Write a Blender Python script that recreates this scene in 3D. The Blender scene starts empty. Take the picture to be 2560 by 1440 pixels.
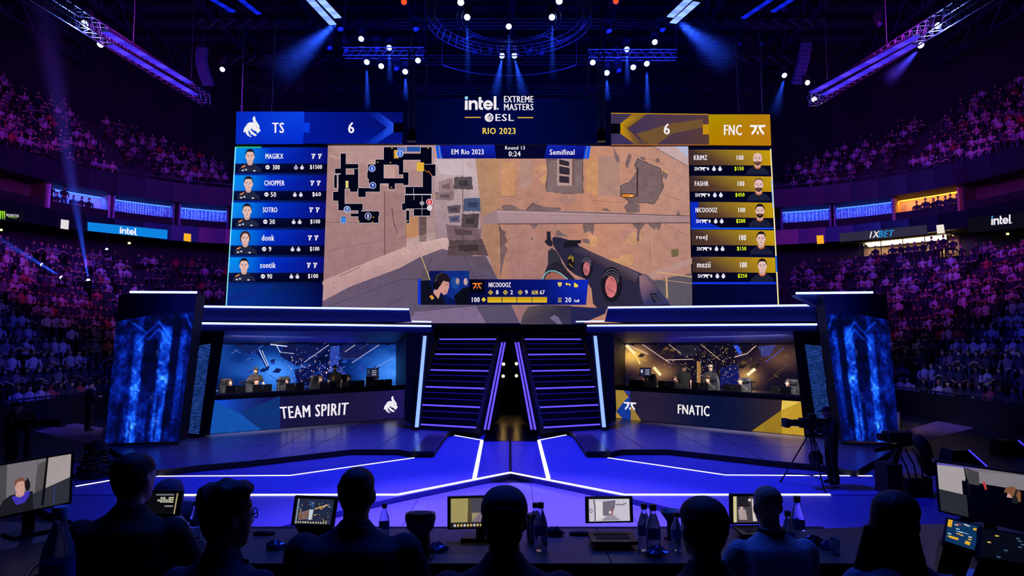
import bpy, bmesh, math, random
import numpy as np
from mathutils import Vector, Matrix
random.seed(7); RNG = np.random.default_rng(7)
SC = bpy.context.scene; COL = SC.collection
PI = math.pi
# ---------------------------------------------------------------- camera
F = 1700.0; CAMZ = 3.1; TANP = 130.0/F; PITCH = math.atan(TANP)
cam_d = bpy.data.cameras.new('camera'); cam = bpy.data.objects.new('camera', cam_d); COL.objects.link(cam)
cam_d.sensor_width = 36; cam_d.lens = F/2560*36; cam_d.clip_start = .05; cam_d.clip_end = 300
cam.location = (0, 0, CAMZ); cam.rotation_euler = (PI/2+PITCH, 0, 0)
SC.camera = cam
CP = Vector((0, 0, CAMZ))
def ray(u, v):
    x = (u-1280)/F; y = (720-v)/F
    return Vector((x, math.cos(PITCH)-y*math.sin(PITCH), math.sin(PITCH)+y*math.cos(PITCH)))
def at_y(u, v, Y): d = ray(u, v); return CP+d*(Y/d.y)
def at_z(u, v, z): d = ray(u, v); return CP+d*((z-CAMZ)/d.z)
def at_pl(u, v, p, n): d = ray(u, v); return CP+d*((Vector(p)-CP).dot(n)/d.dot(n))
def proj(p):
    q = Vector(p)-CP
    f = q.y*math.cos(PITCH)+q.z*math.sin(PITCH); w = -q.y*math.sin(PITCH)+q.z*math.cos(PITCH)
    return 1280+F*q.x/f, 720-F*w/f, f
# ---------------------------------------------------------------- world, exposure
w = bpy.data.worlds.new('world'); SC.world = w; w.use_nodes = True
w.node_tree.nodes['Background'].inputs[0].default_value = (.02, .05, 1, 1)
w.node_tree.nodes['Background'].inputs[1].default_value = .005
vs = SC.view_settings
vs.view_transform = 'Standard'; vs.look = 'None'; vs.gamma = 1; vs.exposure = 0; vs.use_curve_mapping = False
# ---------------------------------------------------------------- large stage lights hung from the rig, plus added fills
def aim(o, target):
    o.rotation_euler = (Vector(target)-o.location).to_track_quat('-Z', 'Y').to_euler()
def area(name, loc, target, sx, sy, col, power, spread=PI):
    d = bpy.data.lights.new(name, 'AREA'); d.shape = 'RECTANGLE'; d.size = sx; d.size_y = sy
    d.color = col; d.energy = power; d.spread = spread
    o = bpy.data.objects.new(name, d); COL.objects.link(o); o.location = loc; aim(o, target); return o
def spot(name, loc, target, deg, col, power, blend=.6, rad=.15):
    d = bpy.data.lights.new(name, 'SPOT'); d.spot_size = math.radians(deg); d.spot_blend = blend
    d.color = col; d.energy = power; d.shadow_soft_size = rad
    o = bpy.data.objects.new(name, d); COL.objects.link(o); o.location = loc; aim(o, target); return o
BLUE = (.015, .03, 1); INDIGO = (.08, .035, 1); PURP = (.52, .025, .9); WARM = (1, .62, .25)
spot('stage_wash_light', (0, 17.5, 15.5), (0, 16.8, 0), 72, BLUE, 15000, .75, .8)
spot('apron_wash_light', (0, 19, 15), (0, 10.5, 0), 40, (.2, .12, 1), 30000, .9, .6)
area('added_desk_fill_light', (0, 7.5, 9.5), (0, 3.6, 2), 8, 1.5, (.02, .1, 1), 170, math.radians(110))  # added soft blue fill that lifts the foreground desk and its people
for s in (-1, 1):
    area('audience_wash_light', (s*15, 27, 15.2), (s*30, 44, 15), 2, 8, PURP, 1000, math.radians(95))
    spot('lower_tier_wash_light', (s*8, 24, 15), (s*28, 38, 7.5), 38, PURP, 3600, .9, .5)
    area('rig_back_wash_light', (s*6, 30, 15), (s*4, 52, 26), 6, 2, BLUE, 2000)
    spot('front_rows_light', (s*6, 20, 12), (s*19, 27, 1.6), 38, (.02, .025, 1), 6500, .9, .4)
    spot('deck_key_light', (s*3, 14, 14), (s*6.5, 19.5, 0), 30, (.75, .62, 1), 900, .9, .4)
    spot('pillar_wash_light', (s*6, 17, 9), (s*10, 19.5, 1), 40, BLUE, 400, .8, .3)
    spot('added_array_fill_light', (s*8, 30, 12), (s*21, 43, 19), 45, (.02, .2, 1), 1500, .8, .3)  # added fill spot so the line arrays show against the dark
    spot('block_spot_light', (s*4, 18, 14), (s*(17.6 if s < 0 else 18.3), 29.5 if s > 0 else 25, 1.8), 9, (.1, .06, 1), 1500, .8, .2)
# ---------------------------------------------------------------- helpers: materials
def lin(c):
    return tuple(((x/255)/12.92 if x/255 <= .04045 else ((x/255+.055)/1.055)**2.4) for x in c)
MATS = {}
def mat(name, rgb, rough=.6, metal=0., nscale=8., namt=.15, bump=0., spec=.5, coat=0.):
    if name in MATS: return MATS[name]
    m = bpy.data.materials.new(name); m.use_nodes = True; nt = m.node_tree; b = nt.nodes['Principled BSDF']
    tc = nt.nodes.new('ShaderNodeTexCoord'); no = nt.nodes.new('ShaderNodeTexNoise')
    no.inputs['Scale'].default_value = nscale; no.inputs['Detail'].default_value = 3
    nt.links.new(tc.outputs['Object'], no.inputs['Vector'])
    mx = nt.nodes.new('ShaderNodeMix'); mx.data_type = 'RGBA'; c = lin(rgb)
    mx.inputs[6].default_value = tuple(x*(1-namt) for x in c)+(1,); mx.inputs[7].default_value = tuple(min(1, x*(1+namt)) for x in c)+(1,)
    nt.links.new(no.outputs['Fac'], mx.inputs[0]); nt.links.new(mx.outputs[2], b.inputs['Base Color'])
    b.inputs['Roughness'].default_value = rough; b.inputs['Metallic'].default_value = metal
    b.inputs['Specular IOR Level'].default_value = spec; b.inputs['Coat Weight'].default_value = coat
    if bump:
        bp = nt.nodes.new('ShaderNodeBump'); bp.inputs['Strength'].default_value = bump; bp.inputs['Distance'].default_value = .02
        nt.links.new(no.outputs['Fac'], bp.inputs['Height']); nt.links.new(bp.outputs['Normal'], b.inputs['Normal'])
    MATS[name] = m; return m
def emis(name, rgb, strength=1., sample=True, nscale=5., namt=.06):
    if name in MATS: return MATS[name]
    m = bpy.data.materials.new(name); m.use_nodes = True; nt = m.node_tree; nt.nodes.clear()
    o = nt.nodes.new('ShaderNodeOutputMaterial'); e = nt.nodes.new('ShaderNodeEmission')
    tc = nt.nodes.new('ShaderNodeTexCoord'); no = nt.nodes.new('ShaderNodeTexNoise'); no.inputs['Scale'].default_value = nscale
    nt.links.new(tc.outputs['Object'], no.inputs['Vector'])
    mp = nt.nodes.new('ShaderNodeMapRange'); mp.inputs[3].default_value = strength*(1-namt); mp.inputs[4].default_value = strength*(1+namt)
    nt.links.new(no.outputs['Fac'], mp.inputs[0]); nt.links.new(mp.outputs[0], e.inputs['Strength'])
    e.inputs['Color'].default_value = lin(rgb)+(1,); nt.links.new(e.outputs[0], o.inputs['Surface'])
    if not sample: m.cycles.emission_sampling = 'NONE'
    MATS[name] = m; return m
def attr_mat(name, kind, strength=1., nscale=2.5, rough=.75, sample=True):
    """colour comes from the mesh's print colours (attribute Col, alpha = grain)"""
    if name in MATS: return MATS[name]
    m = bpy.data.materials.new(name); m.use_nodes = True; nt = m.node_tree
    at = nt.nodes.new('ShaderNodeAttribute'); at.attribute_name = 'Col'
    tc = nt.nodes.new('ShaderNodeTexCoord'); no = nt.nodes.new('ShaderNodeTexNoise')
    no.inputs['Scale'].default_value = nscale; no.inputs['Detail'].default_value = 9; no.inputs['Roughness'].default_value = .8
    nt.links.new(tc.outputs['Object'], no.inputs['Vector'])
    s1 = nt.nodes.new('ShaderNodeMath'); s1.operation = 'MULTIPLY_ADD'; s1.inputs[1].default_value = 3.; s1.inputs[2].default_value = -1.5
    nt.links.new(no.outputs['Fac'], s1.inputs[0])
    s2 = nt.nodes.new('ShaderNodeMath'); s2.operation = 'MULTIPLY_ADD'; s2.inputs[2].default_value = 1.
    nt.links.new(s1.outputs[0], s2.inputs[0]); nt.links.new(at.outputs['Alpha'], s2.inputs[1])
    vm = nt.nodes.new('ShaderNodeVectorMath'); vm.operation = 'SCALE'
    nt.links.new(at.outputs['Color'], vm.inputs[0]); nt.links.new(s2.outputs[0], vm.inputs['Scale'])
    if kind == 'emit':
        nt.nodes.remove(nt.nodes['Principled BSDF']); e = nt.nodes.new('ShaderNodeEmission')
        e.inputs['Strength'].default_value = strength
        nt.links.new(vm.outputs[0], e.inputs['Color']); nt.links.new(e.outputs[0], nt.nodes['Material Output'].inputs['Surface'])
        if not sample: m.cycles.emission_sampling = 'NONE'
    else:
        b = nt.nodes['Principled BSDF']; nt.links.new(vm.outputs[0], b.inputs['Base Color']); b.inputs['Roughness'].default_value = rough
        b.inputs['Specular IOR Level'].default_value = .3
    MATS[name] = m; return m
M_BLACK = mat('matt_black', (12, 12, 16), .7)
M_DARK = mat('dark_painted_metal', (20, 21, 28), .45, .3)
M_STEEL = mat('rig_aluminium', (120, 122, 135), .35, .9)
M_NAVY = mat('satin_navy_panel', (30, 32, 55), .5)
M_GLOSS = mat('gloss_black', (10, 10, 14), .15)
M_CONC = mat('dark_concrete', (26, 26, 34), .8, 0, 3, .3)
# ---------------------------------------------------------------- helpers: objects
ORG = {}
def empty(name, loc=(0, 0, 0), rz=0):
    o = bpy.data.objects.new(name, None); COL.objects.link(o); o.location = loc; o.rotation_euler = (0, 0, rz)
    o.empty_display_size = .2; ORG[o] = Vector(loc); return o
def tag(o, label, cat, group=None):
    o['label'] = label; o['category'] = cat
    if group: o['group'] = group
    return o
def thing(name, label, cat, loc=(0, 0, 0), group=None, rz=0): return tag(empty(name, loc, rz), label, cat, group)
def ortho(d):
    d = Vector(d).normalized(); a = Vector((0, 0, 1)) if abs(d.z) < .9 else Vector((1, 0, 0))
    x = d.cross(a).normalized(); return x, x.cross(d).normalized(), d
class MB:
    def __init__(s): s.v = []; s.f = []; s.c = []; s.col = None; s.smooth = []
    def add(s, vs, fs, col=None, sm=False):
        o = len(s.v); s.v += [tuple(p) for p in vs]; s.f += [tuple(i+o for i in f) for f in fs]
        s.c += [col or s.col]*len(fs); s.smooth += [sm]*len(fs); return s
    def box(s, c, size, rz=0, axes=None, col=None, taper=1.):
        c = Vector(c); h = [x/2 for x in size]
        if axes: X, Y, Z = [Vector(a) for a in axes]
        else: X, Y, Z = Vector((math.cos(rz), math.sin(rz), 0)), Vector((-math.sin(rz), math.cos(rz), 0)), Vector((0, 0, 1))
        vs = []
        for k in (-1, 1):
            t = taper if k > 0 else 1
            for i, j in ((-1, -1), (1, -1), (1, 1), (-1, 1)): vs.append(c+X*(i*h[0]*t)+Y*(j*h[1]*t)+Z*(k*h[2]))
        return s.add(vs, [(3, 2, 1, 0), (4, 5, 6, 7), (0, 1, 5, 4), (1, 2, 6, 5), (2, 3, 7, 6), (3, 0, 4, 7)], col)
    def quad(s, a, b, c, d, col=None): return s.add([a, b, c, d], [(0, 1, 2, 3)], col)
    def prism(s, pts, off, col=None):
        n = len(pts); off = Vector(off); vs = [Vector(p) for p in pts]+[Vector(p)+off for p in pts]
        return s.add(vs, [tuple(range(n)), tuple(range(2*n-1, n-1, -1))]+[((i+1) % n, i, n+i, n+(i+1) % n) for i in range(n)], col)
    def tube(s, a, b, r0, r1=None, n=8, caps=True, col=None, sm=True):
        a, b = Vector(a), Vector(b); r1 = r0 if r1 is None else r1
        x, y, _ = ortho(b-a); vs = []
        for p, r in ((a, r0), (b, r1)):
            for i in range(n): t = 2*PI*i/n; vs.append(p+x*(r*math.cos(t))+y*(r*math.sin(t)))
        fs = [(i, (i+1) % n, n+(i+1) % n, n+i) for i in range(n)]
        s.add(vs, fs, col, sm)
        if caps: s.add(vs, [tuple(range(n-1, -1, -1)), tuple(range(n, 2*n))], col)
        return s
    def path(s, pts, r, n=6, col=None):
        for a, b in zip(pts, pts[1:]): s.tube(a, b, r, r, n, True, col)
        return s
    def loft(s, rings, caps=True, col=None, sm=True):
        n = len(rings[0]); vs = [p for r in rings for p in r]; fs = []
        for k in range(len(rings)-1):
            for i in range(n): fs.append((k*n+i, k*n+(i+1) % n, (k+1)*n+(i+1) % n, (k+1)*n+i))
        s.add(vs, fs, col, sm)
        if caps: s.add(vs, [tuple(range(n-1, -1, -1)), tuple(range(len(vs)-n, len(vs)))], col, sm)
        return s
    def lathe(s, prof, c=(0, 0, 0), n=16, axis=None, col=None, caps=True):
        c = Vector(c); x, y, z = ortho(axis) if axis is not None else (Vector((1, 0, 0)), Vector((0, 1, 0)), Vector((0, 0, 1)))
        rings = [[c+x*(r*math.cos(2*PI*i/n))+y*(r*math.sin(2*PI*i/n))+z*h for i in range(n)] for r, h in prof]
        return s.loft(rings, caps, col)
    def ball(s, c, rx, ry=None, rz=None, n=10, m=6, col=None, axes=None):
        ry = ry or rx; rz = rz or rx; c = Vector(c)
        X, Y, Z = axes or (Vector((1, 0, 0)), Vector((0, 1, 0)), Vector((0, 0, 1)))
        rings = []
        for k in range(m+1):
            a = -PI/2+PI*k/m; a = max(-PI/2+.05, min(PI/2-.05, a))
            rings.append([c+X*(rx*math.cos(a)*math.cos(2*PI*i/n))+Y*(ry*math.cos(a)*math.sin(2*PI*i/n))+Z*(rz*math.sin(a)) for i in range(n)])
        return s.loft(rings, True, col)
    def mesh(s, name, org=(0, 0, 0)):
        me = bpy.data.meshes.new(name); org = Vector(org)
        me.from_pydata([tuple(Vector(p)-org) for p in s.v], [], s.f)
        me.polygons.foreach_set('use_smooth', s.smooth)
        if any(c is not None for c in s.c):
            ca = me.color_attributes.new('Col', 'FLOAT_COLOR', 'CORNER'); data = np.zeros((len(me.loops), 4), np.float32); k = 0
            for f, c in zip(s.f, s.c):
                n = len(f)
                if c is None: data[k:k+n] = (1, 1, 1, 0)
                elif isinstance(c, list): data[k:k+n] = c
                else: data[k:k+n] = c if len(c) == 4 else tuple(c)+(0,)
                k += n
            ca.data.foreach_set('color', data.ravel())
        me.update(); return me
    def build(s, name, m, parent=None, label=None, cat=None, group=None, kind=None):
        if parent is not None: org = ORG[parent]
        else:
            a = np.array([tuple(p) for p in s.v]); lo, hi = a.min(0), a.max(0); org = Vector(((lo[0]+hi[0])/2, (lo[1]+hi[1])/2, lo[2]))
        me = s.mesh(name, org)
        if m: me.materials.append(m)
        o = bpy.data.objects.new(name, me); COL.objects.link(o); ORG[o] = org
        if parent is not None: o.parent = parent
        else: o.location = org
        if label: tag(o, label, cat, group)
        if kind: o['kind'] = kind
        return o
def copy_tree(o, loc=None, rz=None, label=None, parent=None):
    c = o.copy(); COL.objects.link(c); c.parent = parent
    if loc is not None: c.location = loc
    if rz is not None: c.rotation_euler = (0, 0, rz)
    if label: c['label'] = label
    for ch in o.children: copy_tree(ch, parent=c)
    return c
def smoothstep(a, b, x): t = max(0, min(1, (x-a)/(b-a))); return t*t*(3-2*t)
# flat pictures on screens and boards, laid out in the plane of the board
TXT = {}
def text_mesh(body):
    if body in TXT: return TXT[body]
    cu = bpy.data.curves.new('t', 'FONT'); cu.body = body; cu.size = 1; cu.resolution_u = 2; cu.offset = 0; cu.space_character = 1.12
    ob = bpy.data.objects.new('t', cu); COL.objects.link(ob)
    dg = bpy.context.evaluated_depsgraph_get(); ev = ob.evaluated_get(dg); me = ev.to_mesh()
    vs = np.array([v.co[:2] for v in me.vertices]); fs = [tuple(p.vertices) for p in me.polygons]
    ev.to_mesh_clear(); bpy.data.objects.remove(ob); bpy.data.curves.remove(cu)
    lo, hi = vs.min(0), vs.max(0); TXT[body] = ((vs-lo)/(hi-lo), fs); return TXT[body]
class Pic(MB):
    def __init__(s, p, n, step=.006):
        super().__init__(); s.p = Vector(p); s.n = Vector(n).normalized()
        if (CP-s.p).dot(s.n) < 0: s.n = -s.n
        s.step = step
    def pt(s, u, v, L): return at_pl(u, v, s.p+s.n*(s.step*L), s.n)
    def C(s, c, g=0): return tuple(lin(c[:3]))+(g,)
    def poly(s, pts, c, L=1, g=0):
        cc = [s.C(x, g) for x in c] if isinstance(c, list) else s.C(c, g)
        P = [s.pt(u, v, L) for u, v in pts]
        a = sum((pts[i][0]*pts[(i+1) % len(pts)][1]-pts[(i+1) % len(pts)][0]*pts[i][1]) for i in range(len(pts)))
        if a > 0:
            P = P[::-1]
            if isinstance(cc, list): cc = cc[::-1]
        return s.add(P, [tuple(range(len(P)))], cc)
    def rect(s, u0, v0, u1, v1, c, L=1, g=0): return s.poly([(u0, v0), (u1, v0), (u1, v1), (u0, v1)], c, L, g)
    def ell(s, u, v, a, b, c, L=1, n=16, g=0, t0=0, t1=2*PI): return s.poly([(u+a*math.cos(t0+(t1-t0)*i/n), v+b*math.sin(t0+(t1-t0)*i/n)) for i in range(n+(t1-t0 < 6))], c, L, g)
    def line(s, pts, wd, c, L=1, g=0):
        for (a, b), (x, y) in zip(pts, pts[1:]):
            d = math.hypot(x-a, y-b) or 1; nx, ny = -(y-b)/d*wd/2, (x-a)/d*wd/2
            s.poly([(a+nx, b+ny), (x+nx, y+ny), (x-nx, y-ny), (a-nx, b-ny)], c, L, g)
    def grid(s, TL, TR, BR, BL, nu, nv, fn, L=1, g=0):
        def uv(a, b): return ((TL[0]*(1-a)+TR[0]*a)*(1-b)+(BL[0]*(1-a)+BR[0]*a)*b, (TL[1]*(1-a)+TR[1]*a)*(1-b)+(BL[1]*(1-a)+BR[1]*a)*b)
        for j in range(nv):
            for i in range(nu):
                q = [(i/nu, j/nv), (i/nu, (j+1)/nv), ((i+1)/nu, (j+1)/nv), ((i+1)/nu, j/nv)]
                s.add([s.pt(*uv(*k), L) for k in q], [(0, 1, 2, 3)], [tuple(lin(fn(*k)))+(g,) for k in q])
    def text(s, body, u0, v0, u1, v1, c, L=3): return s.textq(body, (u0, v0), (u1, v0), (u1, v1), (u0, v1), c, L)
    def textq(s, body, TL, TR, BR, BL, c, L=3):
        vs, fs = text_mesh(body); P = []
        for x, y in vs:
            b = 1-y
            P.append(((TL[0]*(1-x)+TR[0]*x)*(1-b)+(BL[0]*(1-x)+BR[0]*x)*b, (TL[1]*(1-x)+TR[1]*x)*(1-b)+(BL[1]*(1-x)+BR[1]*x)*b))
        e = .034*abs(BL[1]-TL[1])
        for k in (-1, 0, 1): s.add([s.pt(u*(1)+k*e*.9, v, L) for u, v in P], fs, s.C(c))
        return s
def spirit_logo(pc, u, v, h, c, eye, L=4, sh=0):
    P = [(150,745),(160,620),(200,530),(270,450),(340,415),(255,430),(340,355),(440,322),(545,345),(505,150),(535,150),(575,78),(610,110),(640,245),(720,370),(795,495),(770,570),(835,625),(780,735),(730,730),(745,760),(695,780),(685,725),(600,660),(520,640),(480,610),(520,580),(450,580),(440,640),(520,710),(600,780),(685,830),(630,890),(560,850),(510,855),(530,820),(490,800),(430,830),(420,790),(470,750),(400,735),(380,690),(385,600),(345,680),(345,750),(390,850),(490,905),(400,910),(300,850),(240,760),(225,705)]
    f = lambda p: (u+(p[0]-490)/832*h, v+(p[1]-494)/832*h+sh*(p[0]-490)/832*h)
    pc.poly([f(p) for p in P], c, L); pc.poly([f(p) for p in ((660,475),(690,500),(715,545),(680,525))], eye, L+1)
    pc.poly([f(p) for p in ((600,240),(640,340),(618,310))], eye, L+1)
def fang_logo(pc, u, v, w_, c, L=4, sh=0):
    P = [(-77,-50),(-2,-50),(-7,-25),(-22,10),(-57,48),(-62,25),(-37,-5),(-32,-25),(-47,-32),(-70,-30)]
    k = w_/154
    for s in (1, -1): pc.poly([(u+s*x*k, v+y*k+sh*s*x*k) for x, y in P], c, L)
    pc.poly([(u, v+5*k), (u+11*k, v+22*k), (u+4*k, v+42*k), (u-4*k, v+42*k), (u-11*k, v+22*k)], c, L)
M_PIC = attr_mat('led_picture', 'emit', 1.)
M_PIC_LOW = attr_mat('led_picture_small', 'emit', 1., sample=False)
# ================================================================ setting
STG = .15
mb = MB(); mb.box((0, 30, -.22), (130, 100, .2))
floor = mb.build('floor', mat('arena_floor_dark', (22, 24, 40), .5, 0, 2, .3), kind='structure')
mb = MB(); mb.box((0, 45, 29.3), (150, 80, .4)); ceil_o = mb.build('ceiling', mat('ceiling_deck', (30, 32, 46), .8, 0, 3, .3), kind='structure')
for y in np.arange(30, 84, 2.6):
    mb = MB(); mb.box((0, y, 28.6), (140, .25, .5)); mb.box((0, y, 28.3), (140, .5, .06)); mb.build('ceiling_beam', mat('ceiling_steel', (60, 63, 84), .5, .4), ceil_o)
for x in np.arange(-49, 50, 7):
    mb = MB()
    mb.box((x, 54, 27.2), (.3, 58, .25)); mb.box((x, 54, 25.6), (.3, 58, .2))
    for y in np.arange(26, 82, 3.2): mb.tube((x, y, 25.6), (x, y+1.6, 27.2), .06, n=5); mb.tube((x, y+1.6, 27.2), (x, y+3.2, 25.6), .06, n=5)
    mb.build('roof_girder', MATS['ceiling_steel'], ceil_o)
mb = MB(); mb.box((0, 84, 14), (150, .4, 31)); wall_back = mb.build('wall_back', mat('wall_dark_blue', (22, 24, 40), .8, 0, 2, .3), kind='structure')
for x in np.arange(-60, 61, 6): MB().box((x, 83.7, 15), (.5, .3, 29)).build('wall_pillar', MATS['ceiling_steel'], wall_back)
for q in ([(2252, 1080), (2385, 1040), (2480, 1057), (2300, 1107), (2252, 1107)], [(255, 1107), (210, 1107), (88, 1078), (110, 1045), (258, 1070)]):
    P = [at_z(u, v, -.11) for u, v in q]; MB().prism(P if q[0][0] > 1000 else P[::-1], (0, 0, -.008)).build('walkway', mat('walkway_plum', (150, 110, 140), .7), floor)
# bowl of stands: a plan curve swept at an offset r
def bowl_nodes(side):
    N = []
    for y in np.arange(14, 38.6, 3.5): N.append((Vector((side*16.5, y, 0)), Vector((side, 0, 0))))
    for k in range(0, 13): a = PI/2*k/12; N.append((Vector((side*16.5, 38.5, 0)), Vector((side*math.cos(a), math.sin(a), 0))))
    for x in (11, 5.5, 0): N.append((Vector((side*x, 38.5, 0)), Vector((0, 1, 0))))
    return N
def bp(nd, r, z): b, n = nd; return Vector((b.x+n.x*r, b.y+n.y*r, z))
def sweep(mb, nodes, prof, rev=False):
    for a, b in zip(nodes, nodes[1:]):
        for (r0, z0), (r1, z1) in zip(prof, prof[1:]): mb.quad(bp(a, r0, z0), bp(b, r0, z0), bp(b, r1, z1), bp(a, r1, z1))
    return mb
LR0, LD, LZ0, LH, LN = .6, .9, .2, .587, 14
UR0, UD, UZ0, UH = 14.9, .85, 14.5, .6
def upper_rows(nd):
    a = math.degrees(math.atan2(nd[1].y, abs(nd[1].x)))
    return 15 if a < 25 else max(2, int(round(15-13*(a-25)/50)))
M_STEP = mat('stand_step', (24, 23, 34), .75, 0, 4, .25); M_FASC = mat('balcony_panel', (18, 17, 36), .55, 0, 2, .2)
NODES = {}
for side, nm in ((-1, 'left'), (1, 'right')):
    N = bowl_nodes(side); NODES[side] = N
    st = thing('grandstand', f'dark two-level arena grandstand curving round the {nm} side of the stage', 'grandstand', (side*17, 26, -.12))
    mb = MB(); prof = [(LR0-.1, -.12), (LR0-.1, LZ0)]
    for i in range(LN): prof += [(LR0+LD*i+LD, LZ0+LH*i), (LR0+LD*i+LD, LZ0+LH*(i+1))]
    sweep(mb, N, prof); mb.build('lower_tier', M_STEP, st)
    sweep(MB(), N, [(LR0-.16, -.12), (LR0-.16, .95), (LR0-.06, .95), (LR0-.06, .2)]).build('front_barrier', mat('barrier_board', (16, 17, 26), .5), st)
    mb = MB()
    for a, b in zip(N, N[1:]): mb.tube(bp(a, LR0-.1, 1.05), bp(b, LR0-.1, 1.05), .03, n=5); mb.tube(bp(a, LR0-.1, .95), bp(a, LR0-.1, 1.05), .02, n=5)
    mb.build('barrier_rail', M_STEEL, st)
    sweep(MB(), N, [(LR0+LD*LN, LZ0+LH*LN), (16.8, LZ0+LH*LN), (16.8, 10.45), (14.6, 10.45)]).build('concourse_wall', M_CONC, st)
    sweep(MB(), N, [(14.6, 10.45), (14.3, 10.45), (14.3, 11.6), (14.5, 11.6)]).build('ribbon_board', mat('ribbon_board_black', (14, 14, 24), .35), st)
    sweep(MB(), N, [(14.5, 11.6), (17.6, 11.6), (17.6, 13.3), (14.6, 13.3)]).build('suite_shell', mat('suite_shell_dark', (22, 23, 34), .7), st)
    sweep(MB(), N, [(14.6, 13.3), (14.2, 13.36), (14.05, 14.75), (14.2, 14.8), (14.35, 14.5)]).build('balcony_front', M_FASC, st)
    mb = MB()
    for a, b in zip(N, N[1:]):
        mb.tube(bp(a, 14.15, 15.05), bp(b, 14.15, 15.05), .025, n=5); mb.tube(bp(a, 14.15, 14.8), bp(a, 14.15, 15.05), .02, n=5)
    mb.build('balcony_rail', M_STEEL, st)
    mb = MB(); mw = MB()
    for a, b in zip(N, N[1:]):
        n = min(upper_rows(a), upper_rows(b)); pr = [(14.35, UZ0)]
        for i in range(n): pr += [(UR0+UD*i+UD*.4, UZ0+UH*i), (UR0+UD*i+UD*.4, UZ0+UH*(i+1))]
        sweep(mb, [a, b], pr+[(UR0+UD*n+1.2, UZ0+UH*n)])
        ra, rb = UR0+UD*upper_rows(a)+1.2, UR0+UD*upper_rows(b)+1.2
        mw.quad(bp(a, ra, 14), bp(b, rb, 14), bp(b, rb, 29), bp(a, ra, 29))
    mb.build('upper_tier', M_STEP, st); mw.build('rear_wall', mat('rear_wall_dark', (14, 15, 28), .8), st)
# ================================================================ stage platforms and floor
def floor_poly(pix, z): return [at_z(u, v, z) for u, v in pix]
M_CARPET = mat('blue_carpet', (120, 125, 190), .75, 0, 26, .6, .5)
M_APRON = mat('apron_floor_gloss', (165, 160, 210), .24, 0, 5, .06)
M_DECK = mat('stage_deck_satin', (120, 116, 138), .3, 0, 1.5, .18)
# carpet platform: back edge hidden under the decks, chevron front edge towards the camera
edge = [(1278, 1184), (995, 1242), (905, 1263), (760, 1301), (560, 1352)]
edge_r = [(1560, 1242), (1650, 1263), (1795, 1301), (1995, 1352)]
front = [at_z(u, v, 0) for u, v in edge]; front_r = [at_z(u, v, 0) for u, v in edge_r]
pl = [Vector((0, 31, 0)), Vector((-11.0, 31, 0)), Vector((-11.0, 14.5, 0)), Vector((-6, front[-1].y, 0))]+front[::-1]+front_r+[Vector((6, front_r[-1].y, 0)), Vector((11.0, 14.5, 0)), Vector((11.0, 31, 0))]
plat = thing('carpet_platform', 'wide low blue carpeted stage platform with a chevron front edge', 'platform', (0, 18, -.12))
MB().prism(pl, (0, 0, -.119)).build('base', mat('platform_blue_floor', (95, 100, 165), .55, 0, 60, .25, .2), plat)
def slab_z(pix, z, th, name, m, parent): MB().prism(floor_poly(pix, z), (0, 0, -th)).build(name, m, parent)
carL = [(190, 1215), (295, 1197), (381, 1190), (725, 1188), (1030, 1144), (1090, 1118), (1137, 1088), (1205, 1100), (1186, 1195), (995, 1235), (130, 1237)]
carR = [(2322, 1215), (2207, 1194), (2180, 1189), (1815, 1187), (1525, 1144), (1465, 1118), (1415, 1087), (1347, 1100), (1371, 1195), (1560, 1235), (2400, 1237)]
slab_z(carL, .012, .01, 'carpet', M_CARPET, plat); slab_z(carR[::-1], .012, .01, 'carpet', M_CARPET, plat)
slab_z([(1207, 1100), (1345, 1100), (1369, 1194), (1278, 1178), (1188, 1194)], .010, .008, 'runway', mat('runway_blue', (105, 112, 190), .3, 0, 3, .1), plat)
M_LEDW = emis('led_line_white', (235, 225, 255), 3.2); M_LEDB = emis('led_line_blue', (110, 130, 255), 6.); M_LEDV = emis('led_line_violet', (90, 70, 255), 1.6)
def floor_line(pts, wd, parent, z=.02, m=M_LEDW, name='light_strip'):
    P = [at_z(u, v, z) for u, v in pts]; mb = MB()
    for a, b in zip(P, P[1:]):
        d = (b-a).normalized(); n = Vector((-d.y, d.x, 0))*(wd/2)
        mb.prism([a+n, a-n, b-n, b+n], (0, 0, -.02))
    return mb.build(name, m, parent)
for pts, wd in (([(381, 1190), (725, 1188), (1035, 1144)], .05), ([(190, 1215), (295, 1197)], .05), ([(1520, 1144), (1815, 1187), (2180, 1189)], .05), ([(2207, 1194), (2322, 1215)], .05),
                ([(440, 1236), (995, 1235), (1275, 1180), (1560, 1235), (2075, 1235)], .055), ([(1137, 1088), (1205, 1100)], .06), ([(1205, 1100), (1186, 1195)], .09), ([(1347, 1100), (1371, 1195)], .09), ([(1347, 1100), (1415, 1087)], .06)):
    floor_line(pts, wd, plat)
floor_line([(1275, 985), (1276, 1179)], .07, plat, .016, M_BLACK, 'cable_slot')
# glossy apron floor in front of the chevron, seen as large plates
ap = thing('apron_floor', 'glossy violet-lit floor plates in front of the chevron stage edge', 'floor panels', (0, 8, -.12))
for i, (x0, x1) in enumerate(((-6.9, -4.2), (-4.2, -1.9), (-1.9, .42), (.42, 2.2), (2.2, 4.5), (4.5, 6.9))):
    for y0, y1 in ((5.9, 8.2), (8.2, 11.6), (11.6, 15.6)):
        MB().box(((x0+x1)/2, (y0+y1)/2, -.116), (x1-x0-.012, y1-y0-.012, .02)).build('floor_plate', M_APRON, ap)
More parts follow.
